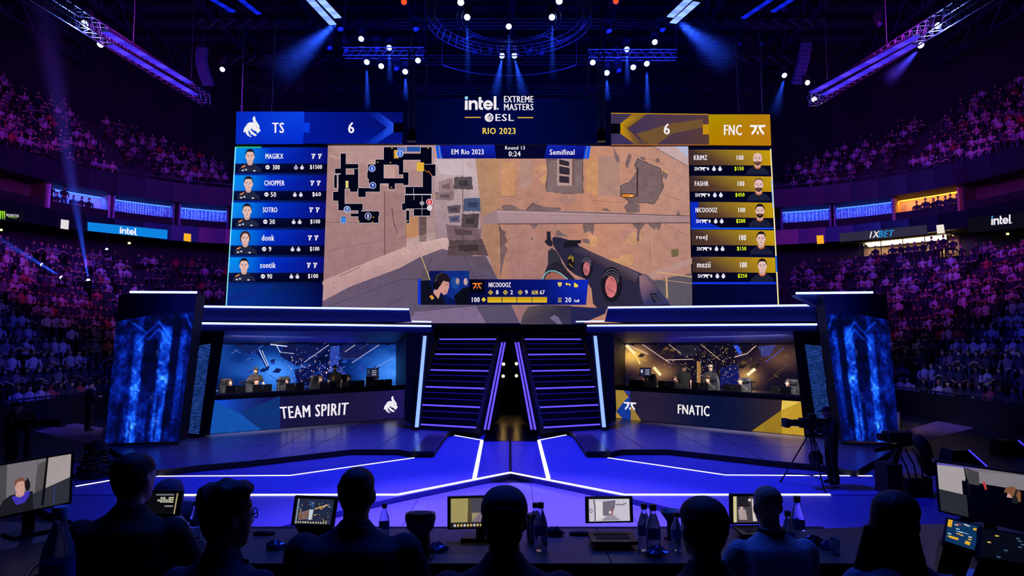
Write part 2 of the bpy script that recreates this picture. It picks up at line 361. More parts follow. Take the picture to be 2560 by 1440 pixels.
# raised team decks
dkL = [(262, 1112), (300, 1135), (381, 1177), (501, 1163), (620, 1153), (860, 1126), (880, 1124), (995, 1124), (1030, 1130), (1085, 1130), (1118, 1082), (1150, 1064), (1000, 1010), (300, 1030)]
dkR = [(2248, 1112), (2225, 1130), (2140, 1177), (2050, 1163), (1930, 1152), (1690, 1126), (1670, 1124), (1555, 1124), (1525, 1130), (1465, 1130), (1432, 1082), (1400, 1064), (1550, 1010), (2250, 1030)]
for pix, nm, cx in ((dkL, 'left', -7), (dkR, 'right', 7)):
    dk = thing('team_deck', f'low dark stage deck under the {nm} team booth, black edged', 'stage deck', (cx, 20, 0))
    P = floor_poly(pix, STG)
    if nm == 'right': P = P[::-1]
    MB().prism(P, (0, 0, -STG+.013)).build('deck_body', M_BLACK, dk)
    MB().prism([p+Vector((0, 0, .006)) for p in floor_poly(pix if nm == 'left' else pix[::-1], STG)], (0, 0, -.005)).build('deck_surface', M_DECK, dk)
    sgn = -1 if nm == 'left' else 1
    r4 = [(1030, 1128), (1083, 1128), (1117, 1084), (1072, 1084)] if nm == 'left' else [(1525, 1128), (1467, 1128), (1433, 1084), (1478, 1084)]
    Q = [at_z(u, v, STG+.03) for u, v in r4]
    MB().prism(Q if nm == 'left' else Q[::-1], (0, 0, -.02)).build('step_plate', mat('step_plate_dark', (40, 42, 66), .22), dk)
    # joints between deck boards
    for (a, b) in (((760, 1128), (905, 1060)), ((560, 1120), (860, 1098)), ((940, 1122), (1010, 1075)), ((640, 1150), (760, 1085))):
        if nm == 'right': a, b = (2550-a[0], a[1]), (2550-b[0], b[1])
        floor_line([a, b], .02, dk, STG+.008, M_BLACK, 'deck_joint')
# ================================================================ centre stairs
NST = 16
for side, nm in ((-1, 'left'), (1, 'right')):
    st = thing('staircase', f'dark staircase with glowing violet step edges, {nm} of the centre tunnel', 'staircase', (side*2, 22, STG))
    off = -.02 if side < 0 else -.06
    o0, i0, o1, i1 = Vector((side*3.12, 22.8, 0)), Vector((side*.93, 21.85, 0)), Vector((side*2.72, 26.6, 0)), Vector((side*.38, 25.65, 0))
    sh = Vector((-.1 if side < 0 else -.03, 0, 0))
    def ends(k): t = k/15; return o0.lerp(o1, t)+sh, i0.lerp(i1, t)+sh
    for k in range(NST):
        z = .35+.187*k; a, b = ends(k); a2, b2 = ends(k+1.4); zb = STG-.0 if k == 0 else .35+.187*(k-1)-.02
        up = Vector((0, 0, 1))
        MB().prism([a+up*zb, b+up*zb, b2+up*zb, a2+up*zb], up*(z-zb)).build('step', mat('stair_black', (16, 17, 30), .4), st)
        f = (b-a).normalized(); n = Vector((f.y, -f.x, 0)); n = n if n.y < 0 else -n
        if k % 3 == 0: m, h = M_LEDV, .05
        else: m, h = emis('led_line_dim', (30, 25, 190), .8), .018
        MB().prism([a+up*(z-h)+n*.012, b+up*(z-h)+n*.012, b+up*z+n*.012, a+up*z+n*.012], -n*.012).build('step_light', m, st)
    # side wall and inner stringer with two light lines
    aT, bT = ends(15.); a0, b0 = ends(0); up = Vector((0, 0, 1))
    MB().prism([a0+up*STG, aT+up*STG, aT+up*3.3, a0+up*.5], Vector((side*.12, 0, 0))).build('side_wall', M_BLACK, st)
    mb = MB(); mb.prism([b0+up*STG+Vector((0, -.15, 0)), bT+up*STG, bT+up*3.25, b0+up*.45+Vector((0, -.15, 0))], Vector((side*.1, 0, 0))).build('stringer', M_BLACK, st)
    for px in ((1212, 1255), (1221, 1262)) if side < 0 else ((1338, 1296), (1329, 1289)):
        A = at_y(px[0], 1073, 21.6); B = at_y(px[1], 857, 25.6)
        MB().tube(A, B, .035, n=6).build('edge_light', M_LEDV, st)
    tp = [at_y(u, v, 26.2) for u, v in ((1199, 847), (1252, 856), (1252, 858.5), (1199, 851.5))] if side < 0 else [at_y(u, v, 26.2) for u, v in ((1297, 856), (1355, 847), (1355, 851.5), (1297, 858.5))]
    MB().prism(tp, (0, .05, 0)).build('landing_light', emis('led_line_landing', (55, 40, 225), .8), st)
    MB().prism([at_y(u, v, 26.9) for u, v in (((1085, 812), (1277, 812), (1277, 856), (1085, 845)) if side < 0 else ((1277, 812), (1462, 812), (1462, 845), (1277, 856)))], (0, .2, 0)).build('landing_wall', M_BLACK, st)
    # tall light bar beside the stairs
    pb = [(1058, 840), (1066, 840), (1046, 1068), (1037, 1068)] if side < 0 else [(1484, 840), (1492, 840), (1515, 1068), (1506, 1068)]
    lb = thing('light_bar', f'tall leaning blue-white light bar at the outer side of the {nm} staircase', 'light bar', at_z(pb[3][0], 1070, STG))
    MB().prism([at_y(u, v, 22.3) for u, v in pb], (0, .04, 0)).build('tube', emis('light_bar_glow', (120, 150, 255), 1.8), lb)
    q = [(1055, 836), (1070, 836), (1050, 1071), (1033, 1071)] if side < 0 else [(1480, 836), (1495, 836), (1519, 1071), (1502, 1071)]
    MB().prism([at_y(u, v, 22.35) for u, v in q], (0, .1, 0)).build('housing', M_BLACK, lb)
# centre tunnel between the stairs
tn = thing('centre_tunnel', 'black walk-through tunnel between the two staircases', 'tunnel', (0, 31, 0))
MB().box((0, 33.0, 1.7), (7, .2, 3.4)).build('end_wall', M_BLACK, tn); MB().box((0, 29.4, 3.35), (7, 6, .1)).build('roof', M_BLACK, tn)
MB().box((-.02, 26.9, .012), (1.7, 11.6, .012)).build('tunnel_floor', mat('tunnel_gloss', (14, 13, 20), .16, 0, 30, .3, .1), tn)
for u, v in ((1259, 910), (1291, 909), (1258, 940), (1291, 939)):
    p = at_y(u, v, 31.6); bl = thing('blinder_lamp', f'small warm white blinder lamp in the tunnel, {"upper" if v < 925 else "lower"} {"left" if u < 1275 else "right"} of four', 'stage light', p-Vector((0, 0, .12)))
    MB().lathe([(.06, .12), (.12, .1), (.13, 0)], p, 12, (0, -1, 0)).build('housing', M_DARK, bl)
    MB().lathe([(.07, .0), (.07, -.015)], p+Vector((0, -.125, 0)), 12, (0, 1, 0)).build('lens', emis('blinder_glow', (255, 205, 120), 14 if v > 925 else 7), bl)
    MB().box(p+Vector((0, .12, -.3)), (.04, .04, .5)).build('bracket', M_DARK, bl)
for s in (-1, 1):
    spot('tunnel_floor_lamp', (s*.27-.05, 31.3, 2.6), (s*.25-.05, 27.0, 0), 24, (1, .55, .16), 60, .8, .05)
# ================================================================ LED pillars, team booths
def vnoise(seed, n=64):
    g = np.random.default_rng(seed).random((n, n))
    def f(x, y):
        x %= n-1; y %= n-1; i, j = int(x), int(y); a, b = x-i, y-j; a = a*a*(3-2*a); b = b*b*(3-2*b)
        return (g[i, j]*(1-a)+g[i+1, j]*a)*(1-b)+(g[i, j+1]*(1-a)+g[i+1, j+1]*a)*b
    return f
nz = vnoise(3); nz2 = vnoise(9)
def bar(x, a, b, e=.02): return smoothstep(a-e, a+e, x)*(1-smoothstep(b-e, b+e, x))
def pillar_col(s, t):
    wx = s+.02*(nz(t*20, 3)-.5)
    n = .45*nz(s*9, t*14)+.3*nz2(s*26, t*34)+.25*nz(s*58+9, t*80)
    b = .04+.55*max(0, n-.38)*1.8
    b += .55*bar(wx, .27, .385, .01)*bar(t, .14, 1.1, .015)*(.35+1.1*n)
    b += .5*bar(wx, .61, .745, .01)*bar(t, .10, 1.1, .015)*(.25+1.3*n)
    b += .34*bar(wx, .865, .94, .008)*bar(t, .13, .82, .01)*(.3+1.1*n)
    b += .25*bar(wx, .08, .2, .03)*bar(t, .12, .42, .02)*n
    b += .42*bar(t, .5, 1.1, .12)*n*(.4+.6*bar(s, .2, .8, .1))
    for x0, y0, x1, y1 in ((.30, .20, .56, .06), (.56, .06, .74, .20), (.22, .04, .40, .13), (.34, .25, .56, .12), (.58, .12, .70, .23), (.90, .02, .99, .12)):
        dx, dy = x1-x0, y1-y0; k = max(0, min(1, ((s-x0)*dx+(t-y0)*dy)/(dx*dx+dy*dy))); d = math.hypot(s-x0-k*dx, (t-y0-k*dy)*1.7)
        b += .55*max(0, 1-d/.022)
    b *= 1-.85*bar(wx, .40, .58, .012)*bar(t, .19, .37, .012)
    b *= 1-.6*bar(wx, .41, .59, .015)*bar(t, .37, .72, .06)
    b *= 1-.7*bar(s, .76, .86, .01)*bar(t, .1, .9, .05)
    for a, c, t0 in ((.13, .20, .68), (.43, .49, .93), (.52, .575, .70), (.635, .68, .64), (.74, .80, .62), (.30, .33, .82)): b *= 1-.6*bar(s, a, c, .006)*bar(t, t0, 1.1, .008)
    hi = max(0, n-.6)*2.6*(bar(s, .27, .4)+bar(s, .56, .75))*bar(t, .3, .97, .1)
    b = min(1.15, b)
    return (min(255, 3+22*b*b+140*hi), min(255, 6+92*b**1.4+170*hi), min(255, 26+232*b**.75+40*hi))
def bil(TL, TR, BR, BL, a, b): return ((TL[0]*(1-a)+TR[0]*a)*(1-b)+(BL[0]*(1-a)+BR[0]*a)*b, (TL[1]*(1-a)+TR[1]*a)*(1-b)+(BL[1]*(1-a)+BR[1]*a)*b)
for side, nm, TL, TR, BR, BL, cl, cr in ((-1, 'left', (297, 736), (492, 734), (446, 1103), (262, 1109), 803, 783), (1, 'right', (2040, 737), (2216, 735), (2249, 1108), (2105, 1100), 785, 800)):
    Y0 = 19.4
    pr = thing('led_pillar', f'curved {nm} stage pillar showing a deep blue picture of temple columns', 'pillar', at_z((BL[0]+BR[0])/2, 1108, STG))
    TLn = TL if side < 0 else (2058, 737)
    def P(a, b, dy=0):
        u, v = bil(TLn, TR, BR, BL, a, b); return at_y(u, v, Y0-.42*math.sin(PI*a)+dy)
    def tcut(a): c = cl*(1-a)+cr*a-6*math.sin(PI*a); return (c-735)/(1106-735)
    NU, NV = 60, 130; mb = MB(); mb.v = []
    for i in range(NU):
        for j in range(NV):
            q = [(i/NU, j/NV), (i/NU, (j+1)/NV), ((i+1)/NU, (j+1)/NV), ((i+1)/NU, j/NV)]
            mb.add([P(a, tcut(a)+(1-tcut(a))*b) for a, b in q], [(0, 1, 2, 3)], [tuple(lin(pillar_col(a if side < 0 else 1-a, b)))+(.15,) for a, b in q])
    mb.build('led_surface', attr_mat('pillar_picture', 'emit', 1.0, 30), pr)
    mb = MB()
    for i in range(16):
        a, b = i/16, (i+1)/16
        mb.quad(P(a, 0, -.03), P(a, tcut(a), -.03), P(b, tcut(b), -.03), P(b, 0, -.03)); mb.quad(P(a, 0, -.03), P(b, 0, -.03), P(b, 0, .8), P(a, 0, .8)); mb.quad(P(a, tcut(a), -.03), P(a, tcut(a), .03), P(b, tcut(b), .03), P(b, tcut(b), -.03))
    mb.build('cap_band', mat('pillar_cap_blue', (40, 55, 100), .45), pr)
    mb = MB(); mb.prism([P(0, 0, .02), P(1, 0, .02), P(1, 1, .02), P(0, 1, .02)], (0, .55, 0)); mb.build('core', M_BLACK, pr)
    l0, l1 = ((325, 730), (492, 731)) if side < 0 else ((1990, 733), (2182, 731))
    MB().tube(at_y(*l0, 19.75), at_y(*l1, 19.75), .032, n=8).build('top_light', M_LEDB, pr)
    if side > 0: MB().prism([at_y(u, v, 19.8) for u, v in ((1990, 737), (2060, 737), (2060, 770), (2040, 764))], (0, .4, 0)).build('cap_return', mat('pillar_cap_blue', (0, 0, 0)), pr)
# dotted mesh LED panels between pillar and booth
for side, nm, q in ((-1, 'left', ((482, 866), (530, 858), (500, 1086), (447, 1081))), (1, 'right', ((2011, 860), (2063, 866), (2102, 1090), (2044, 1086)))):
    dp = thing('dotted_led_panel', f'narrow leaning panel of small blue lights beside the {nm} pillar', 'led panel', at_z(q[3][0], 1086, STG))
    Y = 20.7; MB().prism([at_y(u, v, Y) for u, v in q], (0, .12, 0)).build('backing', M_BLACK, dp)
    mb = MB(); pc = Pic((0, Y, 0), (0, -1, 0), .01)
    for j in range(62):
        for i in range(15):
            a, b = (i+.5+(j % 2)*.4)/16, (j+.5)/62; u, v = bil(*q, a, b); k = .7+.5*nz(i*.9, j*.7); c = (60*k*k, 110*k, 235*k)
            pc.rect(u-1.15, v-.75, u+1.15, v+.75, (min(255, c[0]), min(255, c[1]), min(255, c[2])), 1)
    pc.build('light_dots', M_PIC_LOW, dp)
BOOTH = {}
def gauss(x, y, cx, cy, sx, sy): return math.exp(-((x-cx)/sx)**2-((y-cy)/sy)**2)
for side in (-1, 1):
    L = side < 0; nm = 'left' if L else 'right'
    O = at_z(524, 1085, STG) if L else at_z(2011, 1090, STG); I = at_z(1011, 1045, STG) if L else at_z(1540, 1046, STG)
    t = (I-O).normalized(); bk = Vector((-t.y, t.x, 0)); bk = bk if bk.y > 0 else -bk
    LEN = (I-O).length; up = Vector((0, 0, 1)); IZ = .48
    BOOTH[side] = (O, I, t, bk, LEN, IZ)
    bt = thing('team_booth', f'{nm} team booth with overhanging light-edged roof and {"blue" if L else "gold and black"} backdrop', 'stage booth', (O+I)/2+bk*2)
    # interior floor, side walls
    WO = Vector((-11.75, 25.4, 0)) if L else at_y(2040, 862, 25.4)*1; WI = at_y(990, 900, 28.0) if L else at_y(1563, 900, 28.0)
    WO = at_y(470, 900, 25.6) if L else at_y(2075, 900, 25.6); WO.z = WI.z = 0; ZT = 2.92
    MB().prism([p+up*(IZ-.0) for p in (O+bk*.1, I+bk*.1, Vector((WI.x, WI.y, 0)), Vector((WO.x, WO.y, 0)))] if L else [p+up*IZ for p in (I+bk*.1, O+bk*.1, WO, WI)], up*(-.33)).build('riser', M_BLACK, bt)
    sw = [(500, 824), (562, 824), (524, 1088), (492, 1091)] if L else [(1982, 826), (2040, 826), (2048, 1094), (2013, 1092)]
    MB().prism([at_y(u, v, 20.95) for u, v in sw], bk*3.2).build('outer_wall', M_BLACK, bt)
    iw0 = I+t*.05; iw1 = Vector((WI.x, WI.y, 0))
    MB().prism([iw0+up*STG, iw1+up*STG, iw1+up*3.2, iw0+up*3.3], t*.1).build('inner_wall', mat('booth_inner_wall', (58, 62, 84), .55), bt)
    ip = [(1016, 850), (1056, 832), (1036, 1066), (1013, 1050)] if L else [(1498, 832), (1534, 850), (1538, 1050), (1516, 1066)]
    MB().prism([at_y(u, v, 22.9) for u, v in ip], (0, .15, 0)).build('front_return', M_BLACK, bt)
    # backdrop LED wall
    n = (WI-WO).cross(up).normalized(); pc = Pic(WO, n, .008)
    c4 = ((440, 861), (990, 861), (990, 1010), (440, 1010)) if L else ((1563, 861), (2090, 861), (2090, 1010), (1563, 1010))
    def colL(a, b):
        u, v = 440+550*a, 861+149*b; x = (nz(a*14, b*8)-.5)*.5
        g = .13+.95*gauss(u, v, 690, 935, 75, 60)+.9*gauss(u, v, 985, 925, 100, 60)+.35*gauss(u, v, 560, 900, 60, 60)-.15*gauss(u, v, 815, 890, 95, 40)+x*.5
        g = max(.04, min(1.25, g)); return (min(255, 4+55*g*g), min(255, 12+120*g**1.3), min(255, 50+190*g))
    def colR(a, b):
        u, v = 1563+527*a, 861+149*b; x = (nz(a*14+20, b*8)-.5)*.4
        g = .0+1.3*gauss(u, v, 1580, 890, 45, 28)+.8*gauss(u, v, 1645, 932, 45, 28)+.9*gauss(u, v, 1867, 942, 34, 26)+.4*gauss(u, v, 1955, 895, 60, 40)+x*.4
        g = max(.02, min(1.3, g)); return (min(255, 14+185*g), min(255, 12+140*g**1.15), min(255, 34+48*g))
    pc.grid(*c4, 56, 18, colL if L else colR, 1, .25)
    R = random.Random(5+side)
    if L:
        for pts in (((690,861),(700,880),(735,884)), ): pc.line(pts, 2, (210, 215, 255), 2)
        for a, b, wd, c in (((760,906),(822,862),1.6,(190,190,230)), ((862,880),(888,862),1.6,(200,190,210)), ((880,907),(948,862),1.8,(175,180,225)), ((676,861),(718,866),2.5,(230,230,255)), ((648,874),(668,917),3,(150,185,240)), ((655,876),(671,914),1.4,(235,240,255)), ((845,897),(940,897),1.2,(60,80,170)), ((930,925),(985,893),2,(110,150,235)), ((555,975),(520,980),1.5,(160,180,230))): pc.line([a, b], wd, c, 3)
        pc.poly([(592,863),(640,863),(652,878),(630,888),(612,880)], (18, 34, 95), 2, .3); pc.poly([(637,878),(655,878),(674,918),(668,928),(655,900)], (10, 25, 100), 2)
        pc.poly([(710,863),(830,863),(790,900),(740,915),(700,890)], (16, 24, 78), 2, .4); pc.poly([(826,866),(850,864),(846,905),(844,965),(822,965),(824,910)], (44, 66, 165), 2, .35)
        pc.poly([(848,912),(866,935),(860,970),(848,970)], (50, 60, 140), 2, .3); pc.poly([(735,925),(820,905),(822,965),(745,965)], (10, 18, 78), 2, .4)
        pc.poly([(855,865),(930,863),(900,895),(850,900)], (24, 30, 84), 2, .4); pc.rect(912, 945, 938, 972, (95, 140, 220), 2, .5)
        for k in range(170):
            u, v = R.uniform(720, 850), R.gauss(925, 26); sz = R.uniform(.5, 1.5); pc.poly([(u-sz, v), (u+sz*.3, v-sz*1.6), (u+sz, v), (u-.2, v+sz*1.5)], R.choice([(215, 200, 230), (255, 200, 170), (120, 140, 220), (160, 170, 240)]), 4)
    else:
        for a, b, wd, c in (((1565,863),(1588,885),7,(255,235,170)), ((1588,885),(1600,910),4,(250,215,120)), ((1634,918),(1652,938),7,(255,235,170)), ((1868,938),(1888,922),8,(255,240,190)), ((1850,960),(1868,948),8,(255,240,190)), ((1606,861),(1674,907),1.8,(225,190,170)), ((1568,862),(1620,885),2,(230,200,170)), ((1664,900),(1732,898),1.6,(225,200,190)), ((1672,861),(1702,883),1.6,(200,175,160)), ((1836,893),(1868,884),1.8,(235,205,210)), ((1868,884),(1890,864),1.6,(235,205,190)), ((1752,861),(1800,900),1.6,(190,160,140)), ((1915,905),(1960,870),2,(70,80,190))): pc.line([a, b], wd, c, 3)
        pc.poly([(1833,863),(1845,863),(1857,886),(1848,888)], (40, 80, 220), 2, .2); pc.poly([(1742,902),(1752,905),(1752,968),(1742,968)], (160, 115, 70), 2, .5); pc.poly([(1690,863),(1745,863),(1740,890),(1700,890)], (34, 32, 48), 2, .5)
        pc.poly([(1895,866),(1940,862),(1925,890),(1905,892)], (60, 62, 130), 2, .6); pc.poly([(1800,920),(1845,910),(1850,960),(1800,965)], (18, 24, 92), 2, .5); pc.poly([(1612,948),(1628,948),(1632,970),(1614,970)], (225, 190, 110), 2, .4)
        for k in range(200):
            u, v = R.gauss(1790, 55), R.gauss(905, 26); sz = R.uniform(.5, 1.4)
            if v > 863 and u < 1985: pc.poly([(u-sz, v), (u+sz*.3, v-sz*1.6), (u+sz, v), (u-.2, v+sz*1.5)], R.choice([(215, 170, 110), (255, 210, 150), (120, 90, 60), (170, 130, 70), (90, 100, 200)]), 4)
    for k in range(34):
        u, v, ln, sg = (R.uniform(560, 985) if L else R.uniform(1570, 1985)), R.uniform(866, 965), R.uniform(8, 30), R.choice((1, 1, -1) if L else (-1, -1, 1))
        c = R.choice([(60, 100, 210), (110, 150, 235), (30, 60, 150), (14, 24, 84)] if L else [(150, 110, 50), (205, 165, 80), (80, 60, 40), (30, 30, 70)])
        pc.line([(u, v), (min(988, u+ln) if L else u+ln, v-ln*.62*sg)], R.uniform(.5, 1.3), c, 2)
    for k in range(22):
        u, v, s_ = (R.uniform(590, 960) if L else R.uniform(1600, 1940)), R.uniform(866, 940), R.uniform(5, 15)
        if (L and u > 985-s_*1.5): continue
        pc.poly([(u-s_, v+s_*.3), (u-s_*.1, v-s_*.55), (u+s_*.9, v-s_*.35), (u+s_*.35, v+s_*.4)], R.choice([(12, 26, 92), (22, 44, 130), (36, 70, 180)] if L else [(26, 22, 30), (50, 40, 34), (92, 70, 40)]), 2, .5)
    pc.build('backdrop_picture', M_PIC, bt)
    MB().prism([WO+up*STG-n*.05+bk*.06, WI+up*STG+bk*.06, WI+up*ZT+bk*.06, WO+up*ZT+bk*.06], bk*.15).build('backdrop_wall', M_BLACK, bt)
    # roof fascia
    f0, f1 = (Vector((-9.43, 20.5, 0)), Vector((-2.8, 23.5, 0))) if L else (Vector((9.2, 20.5, 0)), Vector((2.62, 23.5, 0)))
    fn = (f1-f0).cross(up).normalized(); fb = fn if fn.y > 0 else -fn
    def fp(u, v, o=0): return at_pl(u, v, f0-fb*o, fb)
    upb = [(500, 766), (1022, 773), (1028, 804), (498, 802)] if L else [(1520, 769), (2038, 763), (2040, 803), (1512, 804)]
    lob = [(495, 808), (1078, 815), (1079, 832), (1016, 829), (497, 826)] if L else [(1468, 814), (2043, 811), (2040, 827), (1530, 829), (1467, 832)]
    M_FB = mat('booth_fascia', (46, 52, 100), .38, 0, 2, .15)
    MB().prism([fp(*p) for p in upb], fb*2.4).build('roof_box', M_FB, bt)
    MB().prism([fp(*p, .12) for p in lob], fb*2.6).build('roof_slab', M_FB, bt)
    for ln, o in (((upb[0], upb[1]), .02), ((lob[0], lob[1]), .14)):
        MB().tube(fp(*ln[0], o), fp(*ln[1], o), .03, n=8).build('roof_light_line', M_LEDB, bt)
    sm = [(1030, 803.5), (1078, 804.5)] if L else [(1440, 804), (1510, 803)]
    MB().tube(fp(*sm[0], -.5), fp(*sm[1], -.5), .022, n=8).build('roof_light_line', M_LEDB, bt)
    # sloping soffit down to the backdrop
    s0, s1 = fp(*(lob[4] if L else lob[2]), 0), fp(*(lob[3]), 0)
    q = [s0, s1, Vector((WI.x, WI.y, ZT+.04)), Vector((WO.x, WO.y, ZT+.04))]
    MB().prism(q, up*.1).build('soffit', mat('booth_soffit', (60, 66, 120), .5), bt)
    # little downlights along the back of the soffit
    for k in range(7):
        p = WO.lerp(WI, .22+.12*k)-bk*.25+up*(ZT-.03)
        MB().lathe([(.05, .06), (.06, 0)], p, 8).build('downlight', M_DARK, bt)
    area('booth_key_light', (O+I)/2+bk*.3+up*3.1, (O+I)/2+bk*1.6+up*1.5, LEN*.8, .2, (1, .88, .8), 950, math.radians(130))
    area('booth_soffit_light', (O+I)/2+bk*2.0+up*2.2, (O+I)/2+bk*1.4+up*3.6, LEN*.7, .2, BLUE, 16)
    # desk
    dk = thing('player_desk', f'long {"blue" if L else "gold and black"} player desk with a glowing printed front', 'desk', (O+I)/2)
    DH = 1.03
    MB().prism([O+up*(STG+.02)+bk*.02, I+up*(STG+.02)+bk*.02, I+up*(STG+DH)+bk*.02, O+up*(STG+DH)+bk*.02], bk*.1).build('front_panel', M_BLACK, dk)
    MB().prism([O+up*(STG+DH)-bk*.05, I+up*(STG+DH)-bk*.05, I+up*(STG+DH)+bk*.85, O+up*(STG+DH)+bk*.85], up*.07).build('desk_top', M_GLOSS, dk)
    for e in (O+t*.1, (O+I)/2, I-t*.1): MB().box(e+bk*.45+up*(STG+DH/2), (.08, .7, DH), math.atan2(bk.y, bk.x)-PI/2).build('leg', M_BLACK, dk)
    pc = Pic(O, bk, .006)
    if L:
        c4 = ((536, 1001), (1011, 974), (1011, 1044), (525, 1084))
        pc.grid(*c4, 30, 8, lambda a, b: (18+14*a, max(22, 80-190*a), max(62, 175-290*a+45*math.exp(-((a-.0)/.12)**2))+26*max(0, a-.8)*5), 1, .25)
        pc.poly([(536, 1003), (600, 1035), (655, 1075), (526, 1084)], (20, 80, 170), 2, .3); pc.poly([(602, 1031), (700, 990), (700, 1072), (655, 1075)], (16, 50, 118), 2, .3)
        pc.textq('TEAM SPIRIT', (700, 1017), (871, 1006), (868, 1037), (704, 1047), (240, 232, 245), 5)
        spirit_logo(pc, 977, 1011, 42, (238, 235, 245), (14, 30, 110), 5, -.06)
    else:
        c4 = ((1539, 975), (2002, 1003), (2011, 1089), (1540, 1045))
        pc.grid(*c4, 30, 8, lambda a, b: (24+14*math.sin(a*9)+50*max(0, a-.7), 24+5*math.sin(a*9)+40*max(0, a-.7), 56-40*max(0, a-.6)), 1, .3)
        pc.poly([(1955, 1001), (2002, 1004), (2011, 1089), (1880, 1077), (1953, 1026)], (190, 150, 45), 2, .25); pc.poly([(1953, 1026), (1955, 1001), (2002, 1004)], (225, 190, 80), 3, .15); pc.poly([(1953, 1026), (1880, 1077), (1955, 1084)], (150, 118, 34), 3, .3)
        pc.poly([(1539, 975), (1559, 976), (1575, 997), (1541, 1028)], (160, 128, 55), 2, .2); pc.poly([(1562, 1001), (1575, 990), (1577, 1050), (1556, 1046), (1541, 1028)], (20, 55, 150), 3, .3); pc.poly([(1577, 1012), (1603, 1052), (1577, 1050)], (150, 120, 55), 2, .2); pc.poly([(1540, 1028), (1556, 1046), (1540, 1045)], (170, 135, 60), 3); pc.poly([(1559, 976), (1575, 978), (1575, 992)], (40, 60, 150), 3)
        pc.textq('FNATIC', (1695, 1011), (1773, 1015), (1773, 1041), (1695, 1034), (245, 238, 240), 5)
        fang_logo(pc, 1575, 1016, 32, (240, 236, 245), 5, .06)
    pc.build('front_print', M_PIC, dk)
# ================================================================ hanging LED screens
YS = 28.0
RB = random.Random(31)
def rough(pts, amp, n=4):
    out = []
    for i, (x, y) in enumerate(pts):
        x1, y1 = pts[(i+1) % len(pts)]; out.append((x, y)); nn = max(1, min(n*2, int(math.hypot(x1-x, y1-y)/6)))
        for k in range(1, nn): out.append((x+(x1-x)*k/nn+RB.uniform(-amp, amp), y+(y1-y)*k/nn+RB.uniform(-amp, amp)))
    return out
def screen(name, label, quadpx, Y, depth=.35, cat='led screen'):
    P = [at_y(u, v, Y+.02) for u, v in quadpx]
    z0 = min(p.z for p in P); t_ = thing(name, label, cat, (sum(p.x for p in P)/len(P), Y, z0))
    MB().prism(P, (0, depth, 0)).build('cabinet', M_BLACK, t_)
    return t_, Pic((0, Y, 0), (0, -1, 0), .01)
def EL(v): return 592-27*(v-280)/480
def ER(v): return 1926+20*(v-285)/475
# ---- main screen: a street view
ms, pc = screen('main_screen', 'huge central LED screen showing a sunlit stone alley and a rifle', [(820, 362), (1720, 366), (1732, 808), (805, 808)], YS)
pc.poly([(820, 362), (1270, 364), (1270, 808), (805, 808)], [(172, 132, 128), (172, 136, 134), (158, 120, 122), (150, 112, 118)], 1, .3)
pc.poly([(830, 363), (1090, 363), (1090, 430), (950, 420), (850, 400)], (180, 142, 140), 2, .25); pc.poly([(920, 400), (985, 395), (990, 470), (935, 460)], (192, 152, 146), 3, .2)
pc.poly([(1085, 396), (1200, 396), (1200, 640), (1085, 610)], [(190, 166, 170), (196, 172, 176), (160, 132, 138), (150, 122, 130)], 3, .35)
pc.poly([(1090, 400), (1160, 400), (1185, 440), (1100, 436)], (198, 178, 186), 4, .2)
pc.poly([(963, 480), (1015, 483), (1015, 622), (963, 640)], (158, 120, 120), 3, .35); pc.line([(961, 478), (962, 640)], 2.5, (110, 82, 84), 4); pc.line([(1015, 483), (1015, 622)], 1.5, (120, 92, 92), 4)
pc.poly([(1015, 545), (1045, 540), (1045, 596), (1015, 604)], (185, 132, 92), 4, .3); pc.poly([(1015, 596), (1088, 580), (1088, 596), (1015, 622)], (190, 158, 155), 4, .2)
pc.rect(1048, 542, 1066, 604, (92, 70, 74), 4, .4); pc.rect(1066, 545, 1086, 600, (168, 138, 136), 4, .3)
for x in (1051, 1055, 1059, 1063): pc.line([(x, 542), (x, 602)], .8, (135, 108, 100), 5)
for y in (552, 566, 580, 592): pc.line([(1048, y), (1066, y)], .8, (135, 108, 100), 5)
pc.line([(812, 556), (950, 557)], 1.2, (120, 90, 92), 4); pc.line([(980, 520), (985, 560), (994, 582)], 2, (95, 70, 74), 4); pc.line([(815, 628), (960, 600)], 1, (130, 98, 98), 4); pc.line([(822, 388), (880, 406)], 5, (188, 152, 146), 4)
# ground
pc.poly([(806, 702), (965, 636), (1030, 611), (1110, 594), (1205, 606), (1250, 690), (1330, 808), (805, 808)], [(190, 150, 150), (196, 156, 150), (200, 164, 158), (205, 172, 166), (190, 154, 150), (150, 118, 126), (130, 105, 118), (168, 132, 138)], 4, .22)
pc.poly([(805, 754), (872, 718), (1000, 670), (1045, 645), (1105, 622), (1180, 640), (1215, 640), (1245, 700), (1310, 808), (805, 808)], [(104, 88, 112), (100, 84, 106), (98, 82, 104), (100, 84, 104), (105, 88, 106), (98, 80, 96), (96, 80, 96), (90, 78, 100), (86, 76, 104), (96, 84, 118)], 5, .2)
for a, b in (((810, 770), (1000, 700)), ((900, 808), (1010, 740)), ((1000, 700), (1215, 690)), ((1080, 640), (1060, 700)), ((1160, 640), (1190, 700)), ((1010, 790), (1240, 765)), ((1190, 662), (1240, 668)), ((850, 690), (900, 668))): pc.line([a, b], 1.1, (70, 58, 74), 6)
pc.poly([(1040, 780), (1190, 765), (1215, 808), (1010, 808)], (126, 104, 138), 6, .2)
